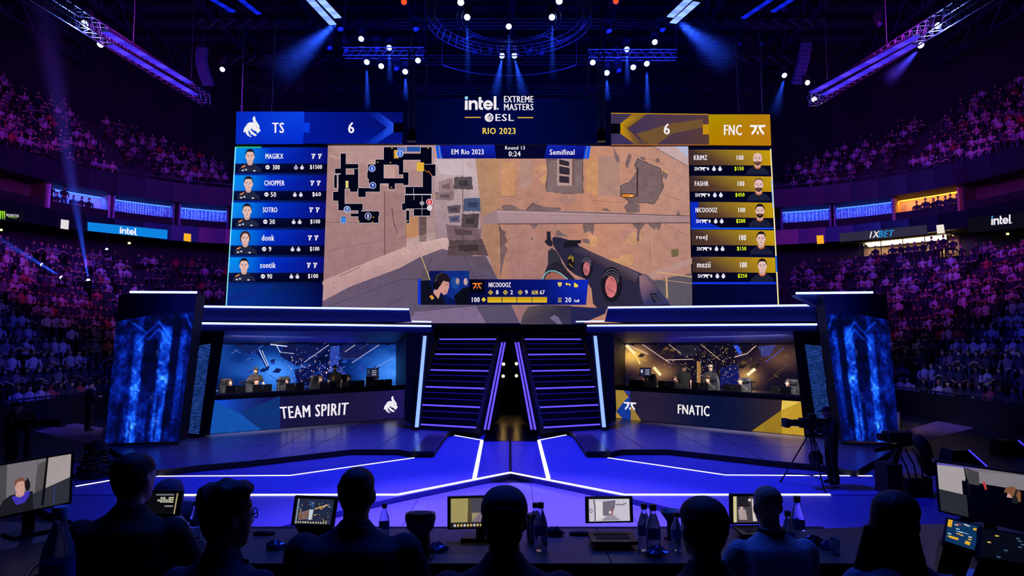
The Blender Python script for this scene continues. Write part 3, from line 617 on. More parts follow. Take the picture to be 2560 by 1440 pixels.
# alley clutter
for q, c in ((((1136, 443), (1180, 442), (1182, 474), (1134, 472)), (86, 74, 82)), (((1160, 496), (1206, 494), (1204, 528), (1158, 528)), (74, 84, 116)), (((1155, 536), (1198, 534), (1195, 570), (1153, 568)), (80, 68, 74)), (((1118, 515), (1152, 512), (1150, 532), (1122, 534)), (92, 78, 90)), (((1122, 540), (1150, 538), (1150, 556), (1124, 556)), (98, 92, 118)), (((1122, 600), (1215, 598), (1222, 640), (1119, 638)), (88, 70, 74)), (((1095, 455), (1130, 445), (1135, 480), (1098, 480)), (150, 122, 126)), (((1088, 480), (1135, 480), (1135, 500), (1088, 500)), (136, 112, 118)), (((1115, 560), (1205, 572), (1200, 600), (1120, 600)), (118, 94, 100))): pc.poly(rough(list(q), 1.2), c, 6, .6); pc.poly(rough([(x*.5+(q[0][0]+q[2][0])*.25, y*.4+(q[0][1]+q[2][1])*.3) for x, y in q], 1.), tuple(v*.72 for v in c), 6.4, .6)
pc.line([(1157, 440), (1157, 612)], 1.6, (80, 64, 68), 7); pc.line([(1156, 363), (1157, 440)], .7, (120, 100, 108), 7); pc.line([(1119, 618), (1222, 616)], 1.5, (60, 46, 50), 7)
# right building
pc.poly([(1188, 396), (1250, 396), (1250, 700), (1240, 690), (1206, 600), (1200, 500)], [(176, 134, 104), (186, 138, 104), (170, 122, 98), (160, 116, 96), (166, 124, 104), (170, 130, 106)], 7, .35)
pc.poly([(1248, 364), (1480, 365), (1480, 808), (1300, 808), (1248, 700)], [(190, 138, 116), (194, 136, 110), (188, 130, 108), (150, 110, 114), (184, 130, 106)], 8, .38)
pc.poly([(1480, 365), (1721, 366), (1731, 808), (1480, 808)], [(194, 136, 110), (188, 142, 128), (170, 122, 112), (188, 130, 108)], 8, .3)
pc.rect(1300, 395, 1330, 470, (176, 136, 124), 9, .3); pc.rect(1495, 390, 1550, 490, (174, 132, 120), 9, .3); pc.rect(1255, 405, 1288, 490, (198, 143, 104), 9, .3); pc.poly([(1465, 395), (1495, 395), (1495, 490), (1466, 480)], (199, 142, 102), 9, .35)
pc.poly([(1206, 541), (1250, 524), (1250, 560), (1206, 560)], (150, 122, 128), 9, .2)
pc.poly([(1242, 524), (1490, 529), (1724, 540), (1724, 556), (1490, 558), (1244, 560)], [(178, 146, 150), (174, 140, 142), (170, 138, 140), (160, 128, 132), (164, 132, 136), (160, 128, 136)], 10, .2)
pc.line([(1242, 524), (1724, 540)], 2, (92, 70, 76), 11); pc.line([(1244, 560), (1724, 557)], 2.4, (96, 70, 74), 11); pc.line([(1243, 535), (1724, 545)], 1, (140, 112, 120), 11)
def blob(pts, c=(122, 98, 100), L=10, g=.5):
    P = [(1240+x/5.12, 350+y/5.12) for x, y in pts]; P = [(min(1719, u), min(806, max(367, v))) for u, v in P]
    pc.poly(rough(P, .9), tuple(x*.8 for x in c), L, g); cx = sum(p[0] for p in P)/len(P); cy = sum(p[1] for p in P)/len(P)
    pc.poly(rough([(cx+(u-cx)*.94+.5, cy+(v-cy)*.94+.6) for u, v in P], .9), c, L+.5, g)
blob([(1810,230),(1900,270),(2110,360),(2130,500),(2150,600),(2120,660),(2080,740),(2030,820),(1850,810),(1700,800),(1590,690),(1590,580),(1700,540),(1800,400),(1765,320)])
blob([(640,240),(1120,240),(1115,400),(1120,680),(900,690),(640,660),(632,600),(660,400)], (128, 104, 106))
blob([(1500,90),(1530,150),(1580,220),(1575,290),(1540,280),(1510,180)]); blob([(1700,170),(1735,200),(1700,310),(1680,365),(1655,320)]); blob([(2080,225),(2100,280),(2060,290),(2040,250)]); blob([(1840,215),(1900,220),(1915,260),(1860,250)]); blob([(2130,390),(2200,440),(2180,500),(2130,470)])
blob([(380,890),(470,800),(540,830),(650,860),(830,870),(820,900),(560,905)]); blob([(60,840),(200,830),(300,885),(100,890)]); blob([(1640,860),(1700,790),(1830,820),(1845,920),(1680,930)]); blob([(1340,890),(1420,870),(1470,915)]); blob([(430,1080),(545,1080),(490,1145)]); blob([(1110,1070),(1260,1070),(1240,1220),(1200,1160),(1130,1190)]); blob([(1740,1070),(1910,1070),(1840,1160),(1825,1300),(1800,1290),(1810,1150)]); blob([(1940,1070),(2115,1070),(2090,1160),(2040,1120),(2030,1160)])
blob([(780,1150),(930,1240),(760,1225)]); blob([(2330,900),(2360,970),(2310,960)]); blob([(1100,1270),(1190,1270),(1210,1330),(1120,1310)]); blob([(40,1080),(90,1170),(150,1300),(50,1380)], (110, 84, 84)); blob([(440,1250),(480,1255),(475,1280),(445,1280)])
for k in range(330):
    u, v = RB.uniform(1252, 1716), RB.uniform(400, 800)
    if 520 < v < 562 or v > 760-(u-1252)*.1 and u < 1500: continue
    s_ = RB.choice((.5, .7, .9, 1.6)); pc.poly([(u-s_*RB.uniform(.6, 1.6), v), (u, v-s_*RB.uniform(.5, 1.2)), (u+s_*RB.uniform(.6, 1.8), v+.2), (u+.2, v+s_*RB.uniform(.5, 1.3))], RB.choice([(128, 94, 84), (150, 108, 90), (110, 84, 82), (206, 156, 128)]), 9.2)
for k in range(24):
    u, v = RB.uniform(1260, 1700), RB.uniform(410, 720); a, b = RB.uniform(10, 34), RB.uniform(6, 20)
    if 505 < v < 575: continue
    pc.poly(rough([(min(1716, u+a*math.cos(t)), v+b*math.sin(t)) for t in np.linspace(0, 2*PI, 9)[:-1]], 1.5), RB.choice([(182, 132, 116), (198, 146, 112), (172, 126, 116), (204, 150, 108)]), 8.6, .4)
for k in range(170):
    u, v = RB.uniform(815, 1085), RB.uniform(560, 700); s_ = RB.choice((.5, .8, 1.3)); pc.poly([(u-s_*2, v), (u, v-s_*.6), (u+s_*2, v+.4), (u, v+s_*.6)], RB.choice([(128, 96, 98), (186, 150, 146), (110, 84, 90)]), 4.4)
for k in range(150):
    u = RB.uniform(815, 1300); v = RB.uniform(700, 800); s_ = RB.choice((.6, 1., 1.6)); pc.poly([(u-s_*2.5, v+.6), (u, v-s_*.5), (u+s_*2.5, v-.4), (u, v+s_*.6)], RB.choice([(82, 70, 92), (124, 106, 130), (70, 60, 80)]), 6.2)
pc.poly([(1250, 700), (1262, 640), (1270, 625), (1256, 600), (1266, 580), (1250, 570)], (120, 92, 94), 10, .3)
for v0, v1 in ((400, 411), (416, 434), (439, 459)): pass
pc.rect(1393, 397, 1430, 464, (182, 148, 142), 11, .1); pc.poly([(1430, 397), (1437, 397), (1437, 465), (1430, 462)], (116, 90, 88), 11)
for q in (((1398, 398), (1423, 404), (1423, 416), (1398, 411)), ((1398, 415), (1424, 420), (1424, 438), (1398, 434)), ((1398, 439), (1423, 442), (1423, 458), (1398, 456))): pc.poly(list(q), (52, 42, 56), 12)
pc.line([(1594, 418), (1593, 492)], 4, (66, 52, 56), 12); pc.ell(1570, 489, 20, 6, (60, 44, 50), 12); pc.ell(1570, 489, 17, 4, (214, 128, 44), 13); pc.ell(1578, 490, 5, 1.6, (255, 205, 130), 14)
pc.poly([(1632, 366), (1690, 366), (1720, 394), (1720, 415)], (192, 164, 164), 11, .2); pc.poly([(1690, 366), (1720, 366), (1720, 394)], (178, 182, 214), 12); pc.line([(1632, 366), (1720, 416)], 1.5, (110, 84, 86), 12)
for a, b in (((1480, 501), (1560, 507)), ((1290, 497), (1310, 500)), ((1250, 491), (1290, 491)), ((1580, 385), (1660, 410)), ((1640, 480), (1700, 500)), ((1660, 560), (1720, 590)), ((1270, 600), (1300, 590)), ((1624, 600), (1626, 660)), ((1596, 560), (1596, 612))): pc.line([a, b], .9, (122, 90, 84), 11)
pc.poly([(1600, 690), (1730, 645), (1730, 660), (1610, 705)], (180, 140, 132), 11, .2); pc.poly([(1630, 702), (1730, 683), (1731, 808), (1660, 808)], (92, 84, 96), 11, .25); pc.line([(1640, 680), (1730, 692)], 3, (206, 165, 120), 12); pc.line([(1666, 694), (1668, 745)], 4.5, (196, 160, 110), 12); pc.line([(1645, 698), (1730, 709)], 1.5, (190, 150, 110), 12); pc.poly([(1678, 624), (1696, 622), (1696, 640), (1679, 643)], (112, 96, 70), 12)
# rifle, glove and sleeve
def gp(pts, c, L, g=.12): pc.poly([(1300+x/5.539, 560+y/5.539) for x, y in pts], c, L, g)
gp([(445,200),(470,178),(560,185),(680,222),(845,225),(845,262),(800,275),(825,310),(900,340),(1060,430),(1310,525),(1690,690),(1760,700),(1850,790),(1940,930),(2070,1100),(2085,1135),(1225,1140),(1205,1180),(1090,1185),(1010,1100),(990,900),(900,760),(760,700),(640,600),(575,480),(460,300)], (42, 38, 62), 14, .3)
gp([(370,95),(395,110),(420,95),(428,210),(455,260),(445,310),(395,305),(345,255),(348,218),(370,222)], (34, 32, 48), 14)
gp([(730,330),(900,345),(1310,530),(1650,690),(1600,820),(1200,640),(900,480),(740,400)], [(58,50,70),(70,58,76),(84,68,86),(96,80,104),(60,46,58),(40,36,62),(36,34,66),(40,36,58)], 15, .2)
gp([(1650,720),(1700,700),(1760,705),(1850,790),(1940,930),(2070,1100),(1720,1125),(1660,950)], [(150,112,122),(140,106,116),(110,86,104),(76,64,86),(58,54,84),(52,56,104),(46,48,100),(62,54,80)], 15, .15)
gp([(680,225),(840,222),(845,258),(780,270),(820,300),(740,318),(600,330),(610,260)], (26, 24, 36), 15, .2); gp([(1790,960),(1880,960),(1960,1080),(1850,1090)], (28, 28, 44), 16)
for k in range(5): gp([(1815+k*18,985+k*22),(1885+k*16,985+k*22),(1890+k*16,994+k*22),(1820+k*18,994+k*22)], (86, 84, 110), 17)
for cx, cy, a, b, c in ((925,600,85,158,(188,104,112)), (1268,840,148,245,(206,112,116)), (705,535,50,110,(30,26,34))):
    pc.ell(1300+cx/5.539, 560+cy/5.539, a/5.539, b/5.539, (26, 22, 34), 16, 20); pc.ell(1300+(cx-a*.05)/5.539, 560+(cy+b*.12)/5.539, a*.55/5.539, b*.62/5.539, c, 17, 14, .6)
    for t0, k in ((3.6, .88), (3.9, .72), (4.1, .58)):
        pc.line([(1300+(cx+a*k*math.cos(t0+i*.35))/5.539, 560+(cy+b*k*math.sin(t0+i*.35))/5.539) for i in range(7)], .9, (150, 140, 165) if a > 60 else (225, 185, 60), 18)
    for k in range(4): pc.line([(1300+(cx-a*.5+k*a*.28)/5.539, 560+(cy+b*(.1+.13*k))/5.539), (1300+(cx-a*.2+k*a*.28)/5.539, 560+(cy+b*(.3+.1*k))/5.539)], 1., (48, 36, 46) if a > 60 else (215, 175, 60), 19)
gp([(390,375),(440,330),(500,375),(560,470),(585,540),(650,640),(770,770),(300,770),(340,680),(385,560)], (52, 48, 62), 16, .25); gp([(385,560),(540,520),(650,640),(770,770),(700,770),(560,660),(420,640),(350,690)], (38, 34, 48), 17, .2)
gp([(340,770),(370,700),(450,662),(540,685),(660,770)], (156, 96, 86), 18, .2)
pc.line([(1300+x/5.539, 560+y/5.539) for x, y in ((310,770),(345,690),(400,652),(480,648),(560,685),(660,765))], 2.4, (128, 196, 206), 19)
gp([(0,1390),(40,1260),(110,1150),(300,1120),(700,1130),(705,1390)], [(74,64,78),(82,72,84),(92,78,84),(84,72,80),(48,44,70),(52,48,80)], 16, .25); gp([(410,1300),(470,1258),(530,1290),(585,1385),(520,1385)], (112, 100, 136), 17, .1); gp([(700,1140),(1200,1170),(1180,1240),(860,1380),(705,1385)], (36, 36, 80), 15, .4)
# minimap
RC = [(275,180,345,460),(200,380,280,445),(345,320,510,380),(245,460,510,650),(455,385,510,460),(400,640,500,690),(190,465,225,640),(175,690,240,810),(240,650,330,850),(510,690,610,760),(510,640,800,690),(245,850,570,940),(510,920,550,1000),(410,980,510,1020),(510,1000,780,1105),(550,950,790,1010),(280,1020,345,1105),(640,325,850,520),(630,425,830,510),(650,510,1110,580),(680,580,800,690),(740,260,1100,330),(850,95,910,260),(910,95,1030,330),(1030,200,1110,340),(1050,330,1110,460),(915,580,1000,655),(1110,180,1480,265),(1340,95,1490,320),(1370,325,1540,480),(1370,480,1490,720),(1140,625,1490,720),(1130,730,1480,915),(1250,915,1470,1010),(1095,845,1145,935),(1150,940,1190,1110),(1110,430,1180,600)]
for x0, y0, x1, y1 in RC: pc.rect(800+(x0-5)/5.333, 350+(y0-5)/5.333, 800+(x1+5)/5.333, 350+(y1+5)/5.333, (205, 195, 205), 14)
for x0, y0, x1, y1 in RC: pc.rect(800+x0/5.333, 350+y0/5.333, 800+x1/5.333, 350+y1/5.333, (4, 5, 24), 15)
def cir(x, y, r, c, c2, L=18, ch=None):
    x, y, r = 800+x/5.333, 350+y/5.333, r/5.333
    pc.ell(x, y, r, r, (225, 230, 255), L); pc.ell(x, y, r*.84, r*.84, c, L+1)
    if ch: pc.text(ch, x-r*.28, y-r*.5, x+r*.28, y+r*.5, c2, L+2)
pc.rect(1017, 367, 1050, 379, (30, 80, 165), 17); pc.rect(993, 368, 1014, 380, (90, 120, 190), 17); pc.rect(1042, 406, 1060, 428, (225, 175, 60), 17); pc.rect(985, 375, 996, 396, (215, 165, 70), 16); pc.rect(864, 452, 871, 470, (220, 205, 130), 17); pc.rect(853, 543, 864, 557, (60, 130, 230), 17); pc.rect(919, 540, 925, 552, (60, 60, 30), 17)
for x, y in ((940,300),(770,295),(950,630),(1165,1080),(710,1030),(700,1095),(520,1085),(960,110),(1440,110),(1530,750)): pc.rect(800+x/5.333-2, 350+y/5.333-1, 800+x/5.333+2, 350+y/5.333+1.2, (215, 170, 60), 17)
for a, b in (((1035, 487), (1035, 500)), ((1055, 490), (1055, 538)), ((1012, 487), (1080, 487)), ((1034, 470), (1034, 486)), ((1035, 522), (1078, 522))): pc.line([a, b], 1, (205, 200, 215), 17)
pc.line([(1062, 425), (1068, 430), (1072, 428), (1080, 440)], 1.6, (215, 120, 50), 18)
for x, y, c, ch in ((1065, 185, (30, 90, 225), 'O'), (695, 380, (30, 80, 215), 'A'), (703, 605, (14, 40, 150), '9'), (362, 925, (70, 100, 170), '7'), (641, 1013, (10, 24, 90), '8'), (1460, 828, (210, 30, 34), '0')): cir(x, y, 45, c, (240, 240, 250), 18, ch)
pc.ell(1074, 520, 7, 7, (215, 205, 210), 17); pc.ell(1055, 508, 6, 5, (160, 155, 165), 17)
# top bar
pc.poly([(1236, 362), (1368, 362), (1360, 396.5), (1240, 396.5)], (5, 6, 44), 16); pc.poly([(1100, 363), (1236, 362), (1242, 396), (1107, 396.5)], [(14, 24, 150), (18, 40, 190), (8, 14, 120), (8, 12, 110)], 16); pc.poly([(1089, 364), (1100, 363), (1107, 396.5), (1094, 396.5)], (10, 84, 230), 16); pc.line([(1097, 364), (1101, 396)], 1.5, (190, 130, 110), 17)
pc.poly([(1368, 362), (1465, 364), (1458, 397), (1360, 396.5)], [(18, 40, 180), (14, 24, 150), (8, 12, 110), (8, 14, 120)], 16); pc.poly([(1465, 364), (1477, 366), (1472, 397), (1458, 397)], (10, 84, 230), 16); pc.line([(1469, 366), (1464, 397)], 1.2, (190, 130, 60), 17)
WT = (244, 238, 246)
pc.text('EM Rio 2023', 1129, 373, 1209, 386, WT, 18); pc.text('Round 13', 1263, 365, 1312, 374, WT, 18); pc.text('0:24', 1272, 378, 1301, 391, WT, 18); pc.text('Semifinal', 1374.5, 373.5, 1436, 387, WT, 18)
# lower bar with player insert
pc.poly([(1173, 698), (1471, 699), (1465, 762), (1173, 762)], [(5, 7, 46), (10, 26, 140), (8, 22, 120), (5, 7, 44)], 20); pc.poly([(1360, 699), (1471, 699), (1465, 762), (1340, 762), (1348, 725)], [(10, 22, 110), (14, 40, 190), (10, 30, 150), (6, 12, 70), (8, 18, 96)], 21)
pc.poly([(1173, 698), (1212, 698), (1212, 733), (1173, 733)], (3, 4, 26), 22); fang_logo(pc, 1193, 715.5, 25, (235, 120, 36), 23)
pc.rect(1052, 677, 1173, 762, (10, 22, 84), 20); pc.rect(1045, 697, 1052, 762, (16, 50, 200), 20); pc.rect(1052, 677, 1073, 702, (90, 78, 88), 21, .3)
pc.poly([(1052, 702), (1072, 700), (1080, 720), (1080, 762), (1052, 762)], (14, 16, 34), 22); pc.poly([(1108, 677), (1173, 677), (1173, 762), (1115, 740)], (16, 44, 130), 21, .5); pc.ell(1138, 707, 11, 16, (26, 70, 150), 22); pc.ell(1144, 703, 5, 8, (170, 140, 140), 23); pc.ell(1164, 704, 5, 9, (196, 158, 150), 23)
pc.poly([(1135, 740), (1158, 720), (1173, 716), (1173, 762), (1140, 762)], (10, 12, 26), 23, .3); pc.poly([(1054, 762), (1062, 742), (1082, 730), (1105, 740), (1114, 762)], (14, 15, 32), 24)
pc.poly([(1090, 708), (1098, 696), (1115, 692), (1122, 700), (1123, 717), (1118, 733), (1110, 738), (1102, 730), (1096, 748), (1083, 732)], (205, 148, 138), 25, .15); pc.poly([(1083, 712), (1085, 690), (1100, 682), (1116, 684), (1126, 698), (1124, 706), (1108, 702), (1100, 716), (1090, 720)], (30, 20, 32), 26, .2)
pc.ell(1090, 714, 8, 11, (12, 12, 22), 27); pc.line([(1088, 706), (1094, 688), (1106, 682)], 2.4, (60, 64, 90), 27); pc.rect(1113, 711, 1120, 712.4, (40, 24, 30), 27); pc.rect(1110, 728, 1117, 729.4, (130, 60, 60), 27); pc.poly([(1073, 741), (1080, 737), (1086, 745), (1080, 750)], (220, 150, 60), 26); pc.line([(1053, 640), (1062, 665), (1075, 700)], 2, (205, 175, 110), 25)
pc.text('NICOOOOZ', 1222, 706, 1277, 718, WT, 24)
YW = (238, 205, 62)
for x, t_ in ((1240, '8'), (1276, '2'), (1313, '9')): pc.text(t_, x, 725.5, x+6, 736, WT, 24)
pc.text('ADR', 1329, 726, 1345.5, 736, YW, 24); pc.text('67', 1350, 725.5, 1361.5, 736, WT, 24); pc.text('100', 1180, 743, 1199, 755.5, WT, 24); pc.text('20', 1413, 743.5, 1428, 755.5, WT, 24); pc.text('/m8', 1435, 748, 1448, 755.5, WT, 24)
pc.rect(1204, 747, 1214.5, 751, YW, 24); pc.rect(1207.3, 743.5, 1211.3, 754.5, YW, 24)
for x in (1226.5, 1263.5, 1300.5): pc.poly([(x-6.5, 731), (x, 724.5), (x+6.5, 731), (x, 737.5)], YW, 24); pc.poly([(x-4.4, 731), (x, 726.5), (x+4.4, 731), (x, 735.5)], (6, 8, 50), 25); pc.rect(x-1.5, 729, x+1.5, 733, YW, 26)
for x0, x1 in ((1218.7, 1254), (1255.8, 1291.3), (1293, 1329), (1330.5, 1367.5)): pc.rect(x0, 742.5, x1, 756.5, (215, 175, 40), 24); pc.rect(x0+1, 744, x1-1, 755.2, [(190, 148, 20), (190, 148, 20), (228, 184, 36), (228, 184, 36)], 25)
for y in (744.5, 748, 751.5, 754): pc.rect(1395, y, 1404, y+1.3, YW, 24)
pc.poly([(1394, 706), (1405, 706), (1404, 713), (1399.5, 717.5), (1395, 713)], YW, 24); pc.ell(1399.5, 711, 2.4, 2.4, (170, 160, 190), 25); pc.poly([(1414, 707), (1427, 710), (1425, 716), (1421, 711), (1415, 714)], YW, 24); pc.poly([(1435, 706), (1445, 712), (1445, 718), (1435, 718)], YW, 24)
pc.build('picture', M_PIC, ms)
# ---- side statistic screens
def portrait(pc, u, v, k, hair, beard, shirt, collar, style, L=8):
    f = lambda pts: [(u+x*k, v+y*k) for x, y in pts]
    pc.poly(f([(-31, 40), (-29, 30), (-18, 22), (-8, 16), (8, 16), (18, 22), (29, 30), (32, 40)]), shirt, L, .3)
    if collar: pc.line(f([(-9, 16), (-6, 22), (0, 25), (6, 22), (9, 16)]), 2.2*k, collar, L+3)
    pc.poly(f([(-8, 4), (8, 4), (8, 18), (4, 22), (-4, 22), (-8, 18)]), (206, 162, 156), L+1)
    pc.poly(f([(-11.5, -8), (-9, -15), (0, -18), (9, -15), (11.5, -8), (10.5, 4), (7, 11), (0, 14.5), (-7, 11), (-10.5, 4)]), (226, 186, 180), L+2)
    pc.poly(f([(-13, -3), (-11, -4), (-10.5, 4), (-12, 3)]), (205, 160, 155), L+1); pc.poly(f([(13, -3), (11, -4), (10.5, 4), (12, 3)]), (205, 160, 155), L+1)
    if style == 'short': pc.poly(f([(-11.8, -3), (-12.2, -12), (-7, -20.5), (0, -22.5), (7, -20.5), (12.2, -12), (11.8, -3), (10, -9), (8, -14), (0, -15), (-8, -14), (-10, -9)]), hair, L+4, .2)
    if style == 'thin': pc.poly(f([(-11.6, -6), (-11.5, -13), (-6, -19.5), (0, -20.5), (6, -19.5), (11.5, -13), (11.6, -6), (9.5, -13), (4, -17), (-4, -17), (-9.5, -13)]), hair, L+4, .2)
    if style == 'long': pc.poly(f([(-10, 12), (-14, 4), (-14, -10), (-8, -20), (0, -22), (8, -20), (14, -10), (14, 4), (10, 12), (11, -2), (7, -13), (0, -16), (-7, -12), (-11, -2)]), hair, L+4, .2)
    if beard: pc.poly(f([(-10.5, 3), (-8, 6), (-4, 5), (4, 5), (8, 6), (10.5, 3), (8, 12), (0, 17), (-8, 12)]), hair if style != 'bald' else (96, 58, 50), L+3, .25); pc.rect(u-3.4*k, v+8.2*k, u+3.4*k, v+9.4*k, (205, 140, 136), L+5)
    for s in (-1, 1): pc.rect(u+(s*5-2.6)*k, v-5.5*k, u+(s*5+2.6)*k, v-4.1*k, (60, 40, 40), L+5); pc.ell(u+s*5*k, v-2.2*k, 1.5*k, .9*k, (70, 50, 52), L+5, 8)
    pc.poly(f([(-.8, -2), (.8, -2), (2.2, 4), (-2.2, 4)]), (205, 156, 150), L+3)
    if not beard: pc.rect(u-3.5*k, v+7.6*k, u+3.5*k, v+8.8*k, (150, 86, 86), L+5)
LROWS = [('MAGIKX', 664, 708, 384, 397, '300', 682, 699, '$1500', 775, 805, 625, 'short'), ('CHOPPER', 661, 711, 451, 464, '50', 677, 690, '$60', 781, 802, 621, 'short'), ('SOTRO', 657.5, 693, 518, 531, '30', 674, 687, '$100', 776, 800, 617.5, 'short'), ('donk', 654.5, 685.5, 587, 602, '9', 672, 678, '$100', 775, 798, 613, 'long'), ('zontik', 650, 689, 656, 670, '90', 668, 680, '$100', 770, 795, 610, 'short')]
ls, pc = screen('statistics_screen', 'tall blue statistics screen left of the main screen, five player rows', [(588, 364), (819, 364), (806, 766), (565, 764)], YS-.02)
pc.poly([(589, 367), (819, 367), (806, 766), (566, 764)], [(12, 40, 150), (6, 10, 70), (4, 8, 60), (8, 40, 120)], 1, .1)
def lrow(v): return EL(v), 820-15*(v-362)/446
for i, r in enumerate(LROWS):
    v0 = 370+68.2*i; v1, v2 = v0+39, v0+62.5
    a0, b0 = lrow(v0); a1, b1 = lrow(v1); a2, b2 = lrow(v2)
    pc.poly([(a0, v0), (a0+90, v0), (b0, v0), (b1, v1), (a1+90, v1), (a1, v1)], [(0, 150, 245), (0, 52, 205), (8, 12, 120), (10, 12, 110), (2, 42, 190), (20, 130, 235)], 2)
    pc.poly([(a1, v1), (b1, v1), (b2, v2), (a2, v2)], [(6, 20, 70), (3, 4, 38), (2, 3, 26), (4, 8, 44)], 2)
    portrait(pc, r[11], v0+23, .93-.0*i, (28, 20, 26) if r[12] != 'long' else (66, 36, 34), False, (32, 38, 66), (18, 20, 38), r[12])
    pc.poly([(r[11]-22, v0+47), (r[11]-12, v0+42), (r[11]-11, v0+45), (r[11]-20, v0+50)], (225, 130, 60), 13)
    for dx, dy in ((-18, 56), (-10, 54), (11, 57)): pc.ell(r[11]+dx, v0+dy, 3.2, 2, (205, 205, 225), 13, 8)
    pc.text(r[0], r[1], r[3], r[2], r[4], WT, 6); vm = v1+9
    pc.text(r[5], r[6], vm-6, r[7], vm+6, WT, 6); pc.text(r[8], r[9], vm-6, r[10], vm+6, WT, 6)
    sx = -2.9*i; pc.ell(669+sx, vm, 5.5, 5.5, WT, 6, 10); pc.line([(665+sx, vm+1), (673+sx, vm-1)], 1.6, (10, 14, 60), 7)
    for x in (740+sx, 755+sx): pc.ell(x, vm+1.5, 5, 4.6, (205, 200, 225), 6, 10); pc.rect(x-1.6, vm-6, x+1.6, vm-2, (205, 200, 225), 6); pc.ell(x, vm+1.5, 2.2, 3, (90, 110, 180) if x < 741 and i == 0 else (235, 230, 240), 7, 8)
    gy = (r[3]+r[4])/2
    for x in (783+sx, 799+sx): pc.poly([(x-5, gy-6), (x+5.5, gy-6), (x+5.5, gy-3), (x+2.5, gy), (x+1, gy+6.5), (x-2.5, gy+6.5), (x-1.5, gy)], WT, 6); pc.rect(x-.8, gy-4, x+1.6, gy-1, (10, 20, 120), 7)
pc.poly([(570, 712), (808, 712), (806, 764), (567, 762)], [(4, 50, 130), (4, 8, 60), (5, 10, 80), (6, 50, 150)], 3, .1); pc.poly([(569, 745), (640, 712), (690, 712), (575, 764)], (10, 40, 130), 4)
pc.line([(589, 367), (582, 500), (565.5, 764)], 2.6, (140, 235, 245), 5); pc.rect(589, 366.4, 653, 369.6, (40, 190, 130), 5)
pc.build('picture', M_PIC, ls)
RROWS = [('KRIMZ', 1735, 1768, 388, 400, '$150', 'bald', 1), ('FASHR', 1737, 1771, 453, 465, '$450', 'thin', 1), ('NICOOOOZ', 1739, 1793, 519, 531, '$200', 'short', 1), ('roeJ', 1741, 1768, 587, 601, '$150', 'short', 0), ('mezii', 1743, 1776, 655, 669, '$250', 'short', 0)]
rs, pc = screen('statistics_screen', 'tall gold statistics screen right of the main screen, five player rows', [(1724, 366), (1930, 369), (1948, 763), (1732, 766)], YS-.02)
pc.poly([(1724, 366), (1930, 369), (1947, 763), (1732, 766)], [(4, 6, 44), (6, 8, 50), (4, 6, 60), (3, 5, 40)], 1)
for i, r in enumerate(RROWS):
    v0 = (374, 439.5, 505, 574, 642)[i]; v1, v2 = v0+39, v0+63
    L_ = lambda v: 1722+11*(v-366)/400; R_ = lambda v: 1925+18*(v-369)/394
    pc.poly([(L_(v0), v0), (1815, v0), (R_(v0), v0+2), (R_(v1), v1+1), (1815, v1), (L_(v1), v1)], [(58, 40, 44), (92, 66, 40), (198, 156, 10), (188, 146, 8), (94, 64, 44), (62, 42, 40)], 2, .1)
    pc.poly([(L_(v1), v1), (R_(v1), v1+1), (R_(v2), v2), (L_(v2), v2)], (2, 4, 30), 2)
    if i == 2: pc.poly([(L_(v0), v0), (L_(v0)+22, v0), (L_(v0)+14, v1), (1800, v2), (L_(v2), v2)], (10, 40, 190), 3); pc.rect(L_(v2), v2+1, R_(v2), v2+5, (20, 80, 240), 3)
    if i == 4: pc.rect(L_(v2), v2, R_(v2), v2+5.5, (16, 50, 215), 3)
    portrait(pc, 1894+2.9*i, v0+25, .93, (24, 18, 22) if r[6] != 'thin' else (70, 44, 40), r[7] == 1, (26, 30, 54), (230, 110, 30), r[6])
    pc.text(r[0], r[1], r[3], r[2], r[4], WT, 6); dx = 2.1*i; pc.text('100', 1842+dx, r[3], 1858.5+dx, r[4], WT, 6)
    vm = v1+9; pc.text(r[5], 1836.5+dx, vm-5.5, 1859+dx, vm+5.5, (228, 250, 20), 6)
    pc.text('SN', 1736+dx, vm-4.5, 1747+dx, vm+4.5, WT, 6); pc.poly([(1748+dx, vm-4), (1766+dx, vm-4), (1766+dx, vm-1.5), (1760+dx, vm-.5), (1762+dx, vm+5), (1759+dx, vm+5), (1756+dx, vm), (1752+dx, vm+5), (1750+dx, vm+4), (1753+dx, vm-.5), (1748+dx, vm-1.5)], WT, 6)
    pc.ell(1770+dx, vm, 2.6, 4.2, WT, 6, 8)
    for x in (1785+dx, 1800+dx): pc.ell(x, vm+1, 4.8, 4.8, (225, 225, 240), 6, 10); pc.rect(x-2, vm-6, x+2, vm-2, (225, 225, 240), 6)
pc.line([(1926.5, 372), (1936, 560), (1946, 763)], 3, (255, 238, 170), 7); pc.line([(1929, 450), (1933, 520)], 3, (150, 190, 250), 8); pc.line([(1940, 640), (1942, 680)], 3, (30, 110, 250), 8)
pc.build('picture', M_PIC, rs)
# ---- score banners
bl, pc = screen('score_banner', 'wide blue score banner over the left statistics screen', [(591, 279), (1008, 280), (1006, 359), (588, 360)], YS-.3)
pc.poly([(760, 280), (1008, 280), (1006, 359), (758, 359)], [(4, 24, 150), (4, 12, 96), (4, 18, 130), (3, 22, 150)], 1); pc.poly([(591, 279), (761, 279), (758, 360), (589, 360)], [(4, 40, 190), (10, 66, 228), (4, 44, 206), (6, 40, 190)], 2, .1)
pc.rect(759, 307, 774, 331, (8, 60, 225), 3); pc.poly([(945, 280), (983, 307), (983, 331), (940, 359), (912, 359), (966, 319), (915, 280)], [(8, 30, 150), (36, 80, 225), (30, 74, 220), (10, 50, 190), (6, 30, 150), (14, 50, 190), (4, 16, 110)], 3); pc.line([(935, 296), (965, 319), (938, 340)], 2, (4, 14, 90), 4)
pc.rect(983, 307, 1008, 331, (1, 2, 14), 4); pc.line([(983, 307), (983, 331)], 1, (70, 90, 230), 5)
